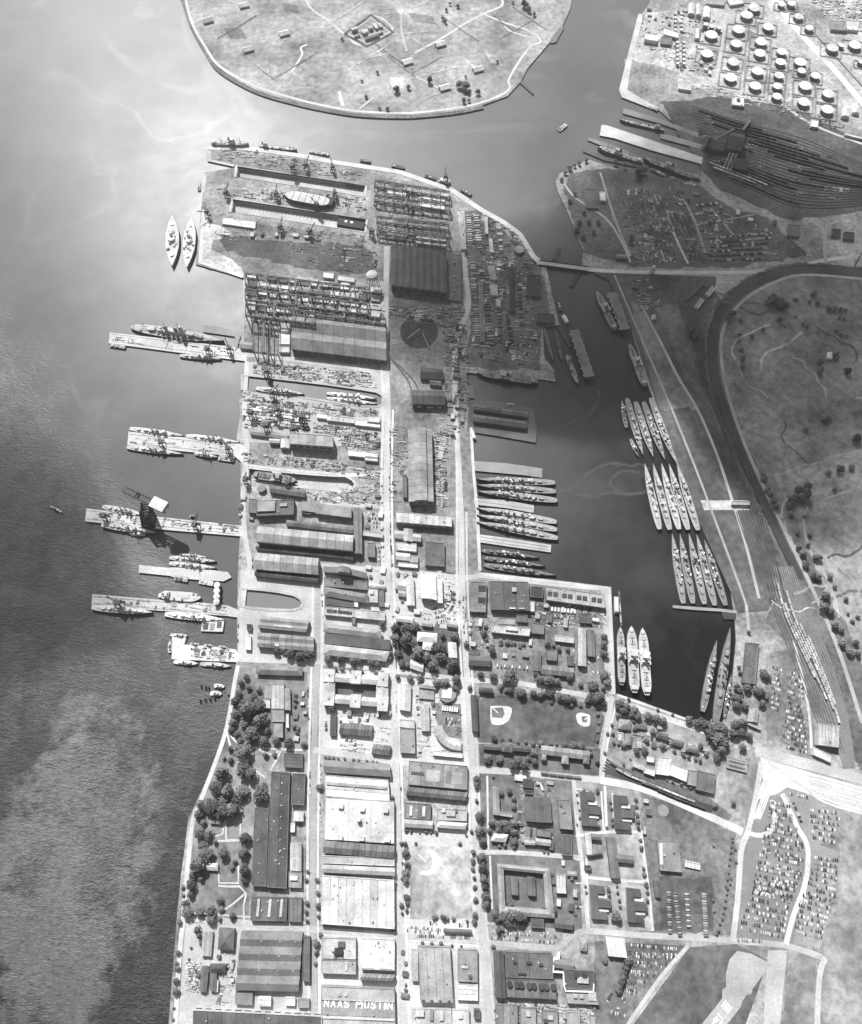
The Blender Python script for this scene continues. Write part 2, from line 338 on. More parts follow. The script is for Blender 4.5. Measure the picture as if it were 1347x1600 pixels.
for z, L, lb in (('A', [436,212, 430,282], 'pale caisson closing the mouth of the topmost dry dock'), ('A', [410,400, 402,480], 'pale caisson closing the dry dock beside the two moored white ships'),
              ('G', [60,318, 60,398], 'caisson closing the round-headed dry dock')):
    a, b = loop(z, L); r = root('caisson', (a + b) / 2, lb, 'dock gate'); d = b - a; q = math.atan2(d.y, d.x)
    part(r, 'gate_wall', 'taper', mat(.38, 'road'), (0, 0, -12), (d.length * 1.1, 9, 12.9), q); part(r, 'walkway', 'box', mat(.5, 'road'), (0, 0, .9), (d.length, 4, .5), q)
# ------------------------------------------------------------------ fields, yards and pavements (sheets a little above the ground)
FIELDS = '''bank meadow|o 925 426 1120 432 1108 520 1115 610 1150 700 1195 800 1235 890 1200 955 1152 958 1142 926 1094 820 1031 646 987 515 952 438|.09 grass
grass yard|o 326 232 520 255 700 300 720 330 722 470 608 470 606 385 575 297 372 262 330 250|.17 ground
slip yard|o 320 330 410 350 570 372 604 380 604 440 382 432 312 412|.15 ground
filled slip|A 300 625 420 615 640 640 900 655 1150 660 1215 720 1225 800 1160 830 900 805 620 745 480 735 380 700|.075 ground
slip edge|A 255 480 300 545 420 600 300 640 290 690 400 740 470 800 470 840 220 765|.34 ground
concrete slab|c 0 455 320 500 330 590 150 562 0 572|.72 road
concrete slab|c 0 590 340 612 590 652 590 725 420 722 60 706 0 692|.7 road
concrete slab|c 680 470 960 500 1245 545 1245 590 700 560|.5 road
slip floor|o 384 432 606 455 604 500 384 490|.2 road
yard|o 604 386 722 392 726 500 712 575 606 572|.13 ground
dock yard|o 384 565 600 575 606 700 376 700|.3 road
dock yard|o 376 690 606 700 606 900 376 900|.2 ground
storage yard|o 722 330 752 326 836 400 846 412 856 460 862 500 846 515 846 580 728 575 735 480|.11 ground
quay yard|o 606 560 728 575 740 740 748 900 720 905 606 890|.16 ground
block yard|o 500 885 606 895 612 1040 498 1040|.36 road
block yard|o 376 890 496 900 496 1040 372 1030|.34 road
yard|o 612 890 720 905 728 1060 614 1045|.4 road
bottom yard|o 500 1455 632 1462 755 1475 765 1640 495 1640|.44 road
bottom yard|o 290 1442 488 1452 490 1640 275 1640|.34 road
ball park|o 628 1290 742 1296 752 1470 632 1462|.5 road
lawn|o 612 972 722 985 728 1068 614 1050|.11 grass
yard|o 728 905 955 918 958 1085 730 1062|.15 ground
quay strip|o 940 917 955 918 962 1083 946 1080|.34 road
riverside lawn|o 368 1042 480 1050 484 1180 480 1190 400 1195 330 1300 288 1430 284 1440 296 1290 345 1170|.15 grass
park|o 330 1200 420 1200 396 1300 388 1440 290 1436 300 1285|.17 grass
yard|o 500 1045 614 1050 618 1190 498 1172|.5 road
yard|o 620 1058 730 1066 738 1198 620 1186|.46 road
motor pool|o 672 1098 720 1100 722 1155 690 1150|.13 ground
ball field lawn|o 744 1088 800 1080 930 1100 945 1120 934 1168 748 1160|.10 grass
barracks lawn|o 748 1162 938 1170 936 1212 750 1196|.11 grass
rail yard|o 940 1190 1010 1210 1100 1240 1145 1275 1135 1285 1060 1245 1000 1225 940 1214|.11 ground
housing lawn|o 960 1095 1030 1110 1130 1140 1140 1165 1110 1240 1000 1200 945 1180|.19 grass
rough ground|o 1000 1235 1080 1265 1150 1300 1150 1465 1020 1455 1000 1300|.13 ground
truck park|o 1030 1370 1110 1370 1115 1455 1030 1455|.09 ground
barracks yard|o 745 1208 900 1216 910 1455 760 1470|.12 grass
barracks ground|o 902 1216 995 1232 1020 1455 925 1455|.21 grass
parking|o 760 1440 880 1452 880 1475 758 1468|.2 road
parking|o 930 1470 1075 1478 980 1600 925 1600|.12 ground
airfield grass|o 990 1600 1078 1480 1150 1475 1200 1500 1180 1560 1150 1640 1000 1640|.1 grass
airfield taxiway|o 1200 1485 1230 1485 1215 1640 1190 1640|.36 road
airfield grass|o 1232 1490 1275 1490 1270 1640 1220 1640|.2 grass
parking|o 1168 1240 1220 1245 1262 1320 1240 1475 1150 1465|.17 road
parking|o 1228 1232 1320 1265 1312 1300 1280 1320 1310 1330 1300 1400 1270 1480 1240 1475 1264 1320|.2 road
grass verge|o 1320 1265 1347 1275 1400 1300 1400 1640 1280 1640 1280 1500 1310 1400|.19 grass
concrete apron|o 1188 1182 1215 1192 1260 1205 1400 1245 1400 1285 1320 1262 1260 1240 1230 1230 1215 1240 1180 1250 1192 1220|.62 road
concrete road|o 1180 1165 1260 1185 1400 1225 1400 1240 1260 1203 1180 1182|.4 road
parking|o 1196 1020 1240 1015 1262 1170 1198 1155|.15 ground
parking|o 1195 970 1240 1015 1275 1170 1347 1190 1347 1400 1700 1400 1700 700 1347 700 1230 900|.12 grass
oil depot ground|o 1010 20 1200 0 1347 -60 1500 100 1500 260 1347 205 1230 160 1120 150 1050 120 985 95|.3 ground
wharf yard|o 976 92 1060 112 1075 142 1030 160 972 138|.19 ground
coal yard|o 1030 160 1120 150 1230 165 1347 215 1500 280 1500 340 1347 330 1240 345 1130 300 1095 262|.085 ground
storage field|o 890 270 950 262 1095 290 1150 330 1200 340 1260 400 1150 418 990 418 912 395 880 300|.1 ground
golf meadow|o 1150 460 1230 432 1400 428 1700 500 1700 800 1347 900 1240 850 1150 660 1120 540|.15 grass
meadow|o 1210 740 1347 700 1400 900 1347 1040 1290 920|.2 grass
bank field|o 985 470 1000 480 1090 640 1060 645 1030 640|.14 grass
bank field|o 1020 470 1060 480 1100 620 1075 600|.12 grass
reservoir bank|o 1045 640 1078 636 1130 775 1100 785|.075 grass
reservoir bank|o 1090 636 1110 636 1168 780 1146 782|.065 grass
bank field|o 1105 795 1140 800 1190 945 1160 950|.09 grass
bank field|o 1150 800 1180 800 1200 900 1185 905|.075 grass
pale embankment|o 1095 782 1170 782 1174 797 1100 797|.42 grass
dirt field|o 1330 0 1347 0 1400 60 1400 200 1347 150 1260 20|.3 ground'''
def ragged(L, step=13.0, j=4.5):                      # natural, uneven edge for bare ground and grass
    out = []; q = random.Random(int(L[0].x * 10)); n = len(L)
    for i in range(n):
        a, b = L[i], L[(i + 1) % n]; d = b - a
        if d.length > 2500: out.append(a); continue
        k = max(1, int(d.length / step)); s_ = Vector((-d.y, d.x, 0)).normalized(); w = 0
        for m_ in range(k): out.append(a + d * (m_ / k) + s_ * (w if m_ else 0)); w = w * .6 + q.uniform(-j, j)
    return out
for ln in FIELDS.split('\n'):
    nm, pts, mt = ln.split('|'); z = pts[0]; v = [float(q) for q in pts[2:].split()]; tn, kd = mt.split()
    L = loop(z, v)
    if nm.split()[0] in ('rough', 'storage', 'coal', 'golf', 'meadow', 'filled', 'slip', 'dirt', 'grass', 'wharf', 'truck') and kd != 'road': L = ragged(L)
    sheet(nm.replace(' ', '_'), L, mat(float(tn) if tn[0] != '.' else float('0' + tn), kd))
# ------------------------------------------------------------------ roads
ROADS = '''o|12 .42|605 385 603 470 603 560 606 640 604 760 606 900 612 1010 618 1190 624 1400 633 1640
o|11 .36|722 330 727 420 732 478 716 520 711 560 712 640 720 800 722 900 727 1010 738 1190 745 1350 757 1500 768 1640
o|11 .25|497 880 496 1000 493 1100 491 1180 489 1300 489 1450 493 1640
o|9 .42|386 565 382 640 386 700 380 760 382 830 390 880 384 905 378 960 376 1030
o|8 .5|372 1040 366 1070 358 1120 346 1165 318 1240 302 1280 296 1330 290 1390 286 1440 280 1500 272 1640
o|11 .42|375 553 430 558 500 568 560 575 590 588 602 610 600 635 592 650
o|9 .42|384 728 450 736 540 742 605 738
o|8 .36|605 792 560 790 500 785
o|9 .4|384 905 440 888 500 884 560 888 606 890 720 902 760 900 860 912 948 920
o|11 .38|948 920 954 1000 956 1085
o|9 .4|372 1030 430 1033 495 1034 560 1042 612 1048 728 1062 800 1066 880 1080 956 1094
o|10 .36|956 1088 950 1130 944 1170 940 1214
o|11 .38|490 1172 560 1182 620 1190 735 1202 800 1206 880 1214 940 1219
o|13 .6|938 1219 1000 1231 1060 1254 1140 1290 1160 1300
o|10 .36|284 1435 360 1440 440 1447 500 1453 620 1462 757 1472 830 1479 870 1480 895 1462 920 1455 1000 1461 1090 1466 1160 1471 1230 1478 1285 1496
o|10 .5|1290 1496 1280 1530 1276 1640
o|8 .42|896 1214 903 1300 912 1370 919 1450
o|5 .5|1000 1300 1012 1380 1020 1455
o|8 .4|745 1332 800 1332 905 1340
o|5 .55|905 1305 950 1300 1005 1300
o|5 .55|910 1370 960 1375 1012 1378
o|5 .6|948 1300 945 1228
o|10 .45|1190 1190 1180 1250 1168 1300 1158 1330 1153 1400 1145 1470
o|8 .6|1206 1250 1210 1290 1190 1305 1165 1300
o|9 .6|1222 1240 1245 1290 1262 1325 1258 1380 1240 1430 1228 1475
o|7 .36|1075 1478 1030 1530 975 1610
o|8 .42|848 412 880 418 960 424 1060 426 1170 425 1230 420 1300 405 1420 395
o|5 .3|1002 478 1030 530 1060 590 1090 640 1120 710 1145 785 1165 850 1186 935
o|4 .24|960 430 990 500 1020 570 1050 640 1090 740 1120 820 1150 900 1166 945
o|6 .28|1166 945 1170 1000 1165 1060 1152 1120 1150 1170
o|8 .42|1103 1140 1060 1128 1010 1110 965 1098
o|3 .6|962 1100 950 1160 942 1215
o|3 .5|962 1100 1030 1122 1100 1146
o|5 .6|282 -40 298 30 322 75 345 105 400 135 460 154 510 166 560 174 630 177 672 174 712 169 750 161 788 146 798 135
o|4 .55|798 135 795 125 812 95 830 72 845 65 830 50 790 36 750 20
o|5 .55|648 83 690 60 730 35 760 20 785 8 780 -10
o|4 .45|788 40 800 50 835 60
o|4 .5|465 -30 485 12 510 30 540 55 565 72
o|4 .5|545 48 550 65 570 70 610 50 608 38 585 25 560 38 545 48
o|4 .6|456 112 472 86 470 75 480 70
o|6 .6|530 143 533 155 536 166
o|4 .5|562 170 572 162 585 152
o|4 .35|636 80 628 50 630 20 660 5 680 -5
o|4 .5|690 140 670 130 650 120
o|12 .8|1180 -40 1240 40 1300 105 1347 160 1420 240
o|4 .12|1190 -40 1250 28 1320 105 1365 155
o|5 .45|1133 25 1120 130
o|3 .2|1080 65 1127 80 1180 98 1240 115 1300 132
o|3 .2|1166 40 1162 150
o|4 .42|1100 0 1170 45 1250 80 1300 95
o|5 .42|1030 90 1120 135 1200 152 1270 195 1347 225
o|4 .3|880 285 900 310 945 340 970 375 985 410
o|4 .26|938 270 960 340 985 400
o|4 .5|1040 330 1055 370 1075 412
o|4 .35|1040 330 1070 335
o|5 .24|1070 315 1085 345 1102 395
o|4 .22|1110 325 1150 372
o|3 .24|1085 335 1115 328
o|3 .24|1088 352 1180 335
o|6 .26|1290 420 1290 360 1310 345
o|4 .25|1347 760 1290 780 1258 800 1262 850 1290 900 1340 980
o|3 .3|1222 820 1225 785 1255 762
o|5 .45|1240 1000 1262 1100 1268 1170'''
for ln in ROADS.split('\n'):
    z, wt, pts = ln.split('|'); w, tn = wt.split(); v = [float(q) for q in pts.split()]
    P = loop(z, v); mx = sum(v[0::2]) / (len(v) // 2); my = sum(v[1::2]) / (len(v) // 2)
    strip('road', P, float(w) * mpp(mx, my) * 0.85, mat(float('0' + tn), 'road'))
# pale quay edges
for ln in ('9 .5|322 231 387 232 460 242 525 254 620 268 628 270 706 297 752 328 788 348 812 366 833 400 846 412', '7 .5|319 328 313 410 380 432', '5 .45|736 668 740 740 746 800 750 892',
           '5 .5|752 897 865 909 952 920 958 1080', '5 .4|324 250 366 259', '5 .42|321 272 318 302', '4 .5|965 1086 1030 1109 1100 1134', '6 .42|383 438 384 490', '5 .3|728 580 765 584 840 594'):
    wt, pts = ln.split('|'); w, tn = wt.split(); v = [float(q) for q in pts.split()]
    strip('pavement', loop('o', v), float(w) * mpp(500, v[1]) * .9, mat(float('0' + tn), 'road'), smooth=False)
# pale pavements beside the three long streets
for ln in ('5 .5|597 470 596 560 599 640 596 760 599 900 604 1010 610 1190 616 1400 624 1640', '4 .55|614 640 612 760 615 900 621 1010 627 1190 633 1400 641 1640', '4 .46|713 640 714 800 714 900 719 1010 730 1190 737 1350 748 1500 759 1640', '4 .42|729 800 730 900 735 1010 746 1190 753 1350 765 1500 776 1640',
           '4 .5|489 900 488 1000 485 1100 483 1180 481 1300 481 1450 484 1640', '4 .52|505 900 504 1000 501 1100 499 1180 497 1300 497 1450 502 1640', '4 .55|500 1165 560 1174 610 1180', '4 .6|640 1470 700 1475 748 1478', '3 .5|300 1427 380 1432 480 1442'):
    wt, pts = ln.split('|'); w, tn = wt.split(); v = [float(q) for q in pts.split()]
    strip('pavement', loop('o', v), float(w) * mpp(600, v[1]) * .8, mat(float('0' + tn), 'road'))
for v in ([450,640, 520,645, 600,645, 640,690, 560,760, 470,825], [645,690, 625,780, 630,900], [440,330, 600,325], [500,180, 505,320, 600,320, 605,200], [450,490, 455,620, 590,622, 590,500], [395,250, 420,300, 480,280, 490,200], [200,860, 300,875, 430,910]): strip('path', loop('Q', v), 3.0, mat(.5, 'road'), smooth=False)
for v in ([520,430, 700,440, 850,445], [400,360, 440,400, 500,430], [560,440, 640,470, 690,440, 630,560], [380,340, 400,420], [480,520, 600,600]): strip('path', loop('L', v), 3.5, mat(.5, 'road'))
for v in ([10,210, 400,180], [150,80, 330,70], [60,330, 200,300], [600,330, 680,400], [300,450, 560,380], [380,560, 620,470]): strip('path', loop('X', v), 4, mat(.34, 'grass'))
strip('embankment', loop('o', [1420,432, 1347,427, 1250,421, 1190,436, 1140,470, 1115,520, 1120,600, 1155,700, 1200,800, 1250,905, 1295,1010, 1335,1130, 1360,1200]), 36, mat(.1, 'ground'), jit=3.5, sub=14)
for k in range(9):                                    # tyre lanes worn into the pale apron
    strip('tyre_lane', loop('o', [1200 + k * 4, 1190 + k * 3, 1235 + k * 3, 1206 + k * 3, 1290, 1218 + k * 4.5, 1400, 1250 + k * 4.5]), 2.2 + k % 3, mat((.5, .66, .54)[k % 3], 'road'), jit=.4)
for k in range(4): strip('tyre_lane', loop('o', [1198 + k * 3, 1200, 1192 + k * 4, 1240 - k * 2, 1178 + k * 3, 1280]), 2.4, mat(.56, 'road'), jit=.4)
rg = random.Random(21)
for (x0, y0, x1, y1, n) in ((1160, 470, 1400, 690, 12), (1230, 700, 1390, 980, 9)):   # winding traces and ditches on the meadow
    for k in range(n):
        x, y = rg.uniform(x0, x1), rg.uniform(y0, y1); a = rg.uniform(0, 6.28); v = []
        for q in range(7): v += [x, y]; a += rg.uniform(-.7, .7); x += math.cos(a) * 16; y += math.sin(a) * 14
        strip('trace', loop('o', v), rg.uniform(2, 6), mat(rg.choice((.09, .12, .3, .26)), 'grass'), jit=.8)
for k in range(16):                                   # field divisions of the island meadow
    x, y = rg.uniform(330, 830), rg.uniform(-10, 130); a = rg.choice((-.52, .62)) + rg.uniform(-.05, .05); L_ = rg.uniform(40, 110)
    if inside(wp(x, y), loop('o', FORT)) and inside(wp(x + math.cos(a) * L_, y + math.sin(a) * L_), loop('o', FORT)): strip('field_line', loop('o', [x, y, x + math.cos(a) * L_ / 2, y + math.sin(a) * L_ / 2 + 1, x + math.cos(a) * L_, y + math.sin(a) * L_]), rg.uniform(2, 5), mat(rg.choice((.12, .15, .4)), 'grass'), jit=.8)
for k in range(9):
    x, y = rg.uniform(340, 800), rg.uniform(0, 120); w_ = rg.uniform(14, 40); h_ = rg.uniform(8, 18); sh_ = rg.uniform(-8, 8)
    P_ = [wp(x, y), wp(x + w_, y + sh_), wp(x + w_ + h_ * .6, y + h_ + sh_), wp(x + h_ * .6, y + h_)]
    if all(inside(p, loop('o', FORT)) for p in P_): sheet('meadow_plot', P_, mat(rg.choice((.13, .17, .36)), 'grass'))
strip('path', loop('o', [1420,440, 1347,436, 1255,430, 1200,446, 1155,476, 1128,522, 1133,600, 1166,700, 1212,800, 1262,905, 1308,1010, 1347,1130]), 7, mat(.26, 'road'))
strip('shore_bank', loop('o', [286,0, 300,41, 324,84, 345,112, 400,143, 460,161, 510,172, 562,180, 630,182.5, 672,180, 716,175, 755,167]), 12, mat(.12, 'ground'), z=0.3)
# railway tracks: interpolate between two edge lines
def tracks(z, A, B, n, tone=.06, w=2.6):
    la = loop(z, A); lb = loop(z, B); out = []
    for i in range(n):
        t = i / (n - 1); P = [p.lerp(q, t) for p, q in zip(la, lb)]
        strip('railway_track', P, w, mat(tone, 'road'), z=.62 + i * .003); out.append(smooth_line(P, 8))
    return out
TR_COAL = tracks('f', [420,160, 700,250, 1000,330, 1347,470, 1600,560], [510,520, 740,610, 1000,710, 1347,700, 1600,640], 22, .03, 3.6)
TR_EAST = tracks('g', [160,700, 200,900, 290,1100, 400,1330, 480,1600], [250,700, 340,930, 430,1150, 500,1400, 530,1600], 12, .16, 2.0)
TR_LOOP = tracks('o', [1347,420, 1250,415, 1185,430, 1135,465, 1108,520, 1113,600, 1148,700, 1193,800, 1243,905], [1347,433, 1250,427, 1195,441, 1145,475, 1121,520, 1126,600, 1161,700, 1206,800, 1256,905], 8, .035, 1.7)
TR_BANK = tracks('o', [1060,470, 1085,540, 1100,600, 1135,690, 1165,770, 1185,850, 1205,940], [1085,480, 1100,540, 1112,600, 1146,690, 1182,770, 1205,850, 1228,940], 6, .04, 1.8)
TR_LOW = tracks('o', [1150,800, 1178,880, 1215,970, 1250,1060, 1290,1160], [1172,790, 1204,880, 1246,980, 1285,1080, 1320,1180], 7, .09, 1.8)
TR_YARD = tracks('O', [170,495, 300,580, 450,640, 600,700, 780,770], [150,560, 280,610, 430,665, 580,730, 770,800], 5, .06)
TR_ST = tracks('o', [610,560, 650,600, 652,640], [612,562, 640,600, 645,640], 2, .08)
# ================================================================== buildings
def profile(kind, n, rise, span):
    """cross-section of a roof: list of (t, dz) from one eave to the other"""
    P = []
    if kind == 'm':                                   # n gables side by side
        for i in range(n): P += [(i / n, 0), ((i + .5) / n, rise)]
        P.append((1, 0))
    elif kind == 'a':                                 # n barrel vaults
        for i in range(n):
            for k in range(6): P.append(((i + k / 6) / n, rise * math.sin(math.pi * k / 6)))
        P.append((1, 0))
    elif kind == 's':                                 # saw-tooth
        for i in range(n): P += [(i / n, 0), ((i + .12) / n, rise), ((i + .999) / n, 0.02)]
        P.append((1, 0))
    elif kind == 'n':                                 # tall nave between two aisles
        P = [(0, 0), (.24, rise * .35), (.245, rise), (.5, rise * 1.3), (.755, rise), (.76, rise * .35), (1, 0)]
    elif kind == 'c':                                 # gable with a raised clerestory along its ridge
        P = [(0, 0), (.36, rise * .8), (.362, rise * 1.5), (.5, rise * 1.8), (.638, rise * 1.5), (.64, rise * .8), (1, 0)]
    return P
FOOT = []
def building(name, z, pts, h, typ, tone, label, cat='building', extras='', wall=None, group=None):
    P0, P1, P2 = (W(z, pts[i], pts[i + 1], h) for i in (0, 2, 4))
    U = P1 - P0; V = P2 - P0; U.z = V.z = 0
    base = P0 + U / 2 + V / 2; base.z = 0
    FOOT.append([P0, P1, P1 + V, P2])
    r = root(name, base, label, cat, group)
    def pt(u, v, zz): q = U * (u - .5) + V * (v - .5); return Vector((q.x, q.y, zz))
    wm = mat(wall if wall is not None else max(.13, min(.5, tone * 1.0)), 'roof'); rm = mat(tone, 'roof')
    npan = 1
    if '+' in typ: typ, q = typ.split('+'); npan = int(q)
    k = typ[0]; axis = typ[1] if len(typ) > 1 else 'h'; n = int(typ[2:]) if len(typ) > 2 else 1
    if k == 'f':                                      # flat roof behind a low parapet
        eu = .8 / max(U.length, 2); ev = .8 / max(V.length, 2); vs = []; fs = []
        for (du, dv, zz) in ((0, 0, 0), (0, 0, h + .9), (eu, ev, h + .9), (eu, ev, h - .3)):
            vs += [pt(du, dv, zz), pt(1 - du, dv, zz), pt(1 - du, 1 - dv, zz), pt(du, 1 - dv, zz)]
        for a in range(3):
            for i in range(4): j = (i + 1) % 4; fs.append((a * 4 + i, a * 4 + j, a * 4 + 4 + j, a * 4 + 4 + i))
        WA = meshobj('wall', vs, fs, wm, r)
        for i in range(npan):
            gp = .45 / max((U if axis == 'v' else V).length, 5); a, b = i / npan + (.0 if i == 0 else gp), (i + 1) / npan
            a = eu + a * (1 - 2 * eu); b = eu + b * (1 - 2 * eu); zz = h + .02 * (i % 3)
            if axis == 'v': q = [pt(a, ev, zz), pt(b, ev, zz), pt(b, 1 - ev, zz), pt(a, 1 - ev, zz)]
            else:
                a = i / npan + (0 if i == 0 else gp); b = (i + 1) / npan; q = [pt(eu, ev + a * (1 - 2 * ev), zz), pt(1 - eu, ev + a * (1 - 2 * ev), zz), pt(1 - eu, ev + b * (1 - 2 * ev), zz), pt(eu, ev + b * (1 - 2 * ev), zz)]
            RF = meshobj('roof_panel' if npan > 1 else 'roof', q, [(0, 1, 2, 3)], rm, r)
    elif k == 'h':                                    # hipped roof
        vs = [pt(0, 0, 0), pt(1, 0, 0), pt(1, 1, 0), pt(0, 1, 0), pt(0, 0, h), pt(1, 0, h), pt(1, 1, h), pt(0, 1, h)]
        WA = meshobj('wall', vs, [(0, 1, 5, 4), (1, 2, 6, 5), (2, 3, 7, 6), (3, 0, 4, 7)], wm, r)
        rise = min(U.length, V.length) * .26; o = .03
        e = [pt(-o, -o, h), pt(1 + o, -o, h), pt(1 + o, 1 + o, h), pt(-o, 1 + o, h)]
        if U.length >= V.length: q = V.length / U.length * .5; rd = [pt(q, .5, h + rise), pt(1 - q, .5, h + rise)]; fs = [(0, 1, 5, 4), (1, 2, 5), (2, 3, 4, 5), (3, 0, 4), (0, 3, 2, 1)]
        else: q = U.length / V.length * .5; rd = [pt(.5, q, h + rise), pt(.5, 1 - q, h + rise)]; fs = [(0, 1, 4), (1, 2, 5, 4), (2, 3, 5), (3, 0, 4, 5), (0, 3, 2, 1)]
        RF = meshobj('roof', e + rd, fs, rm, r)
    else:                                             # any roof that is one cross-section drawn along the building
        span = (V if axis == 'h' else U).length
        rise = span / n * {'m': .2, 'a': .2, 's': .3, 'n': .16, 'c': .16}[k]
        PR = profile(k, n, rise, span)
        f = (lambda a, t, zz: pt(a, t, zz)) if axis == 'h' else (lambda a, t, zz: pt(t, a, zz))
        vs = [f(0, 0, 0), f(1, 0, 0), f(1, 1, 0), f(0, 1, 0), f(0, 0, h), f(1, 0, h), f(1, 1, h), f(0, 1, h)]
        fs = [(0, 1, 5, 4), (2, 3, 7, 6)]
        for a in (0, 1):
            i0 = len(vs); vs += [f(a, t, h + dz) for t, dz in PR]; fs.append([(0 if a == 0 else 1)] + list(range(i0, i0 + len(PR))) + [(3 if a == 0 else 2)])
        WA = meshobj('wall', vs, fs, wm, r)
        ov = .006
        for i in range(npan):
            a = -ov + (1 + 2 * ov) * i / npan + (  .5 / (U if axis == 'h' else V).length if i else 0); b = -ov + (1 + 2 * ov) * (i + 1) / npan; lift = .25 + .06 * (i % 2)
            vs = []; fs = []
            for t, dz in PR:
                tt = -.01 if t == 0 else 1.01 if t == 1 else t
                vs += [f(a, tt, h + dz + lift), f(b, tt, h + dz + lift)]
            for q in range(len(PR) - 1): fs.append((2 * q, 2 * q + 1, 2 * q + 3, 2 * q + 2))
            RF = meshobj('roof_panel' if npan > 1 else 'roof', vs, fs, rm, r)
    rz = math.atan2(U.y, U.x)
    for e in [q for q in extras.split(';') if q]:
        nm, v = e.split(':'); v = [float(q) for q in v.split(',')]; zb = h + (.05 if len(v) < 7 else v[6]); q = pt(v[0], v[1], zb)
        shape = 'cyl' if nm in ('roof_tank', 'vent') else 'gable' if nm == 'monitor' else 'box'
        part(r if npan > 1 else RF, nm, shape, mat(v[5], 'roof'), q, (v[2] * U.length if v[2] < 1.01 else v[2], v[3] * V.length if v[3] < 1.01 else v[3], v[4]), rz)
    ar = U.length * V.length
    if cat == 'building' and k == 'f' and ar > 900:   # odd vents and hatches over the roof
        q_ = random.Random(int(pts[0] * 3 + pts[1])); 
        for i in range(min(9, int(ar / 700) + 1)):
            part(r if npan > 1 else RF, 'roof_vent', q_.choice(('box', 'cyl')), mat(q_.choice((.1, .3, .5)), 'roof'), pt(q_.uniform(.06, .94), q_.uniform(.08, .92), h + .05), (q_.uniform(1.2, 2.6), q_.uniform(1.2, 2.6), q_.uniform(.8, 2.2)), rz)
    if h >= 12 and cat == 'building' and (k != 'f' or h >= 14):   # window bands on the tall long walls
        n = max(2, int(U.length / 14)); wmn = mat(.06, 'paint')
        for s in (0, 1):
            for i in range(n):
                q = pt((i + .5) / n, s, h * .42); part(WA, 'window', 'box', wmn, q, (U.length / n * .62, .5, h * .3), rz)
    return r, pt, rz
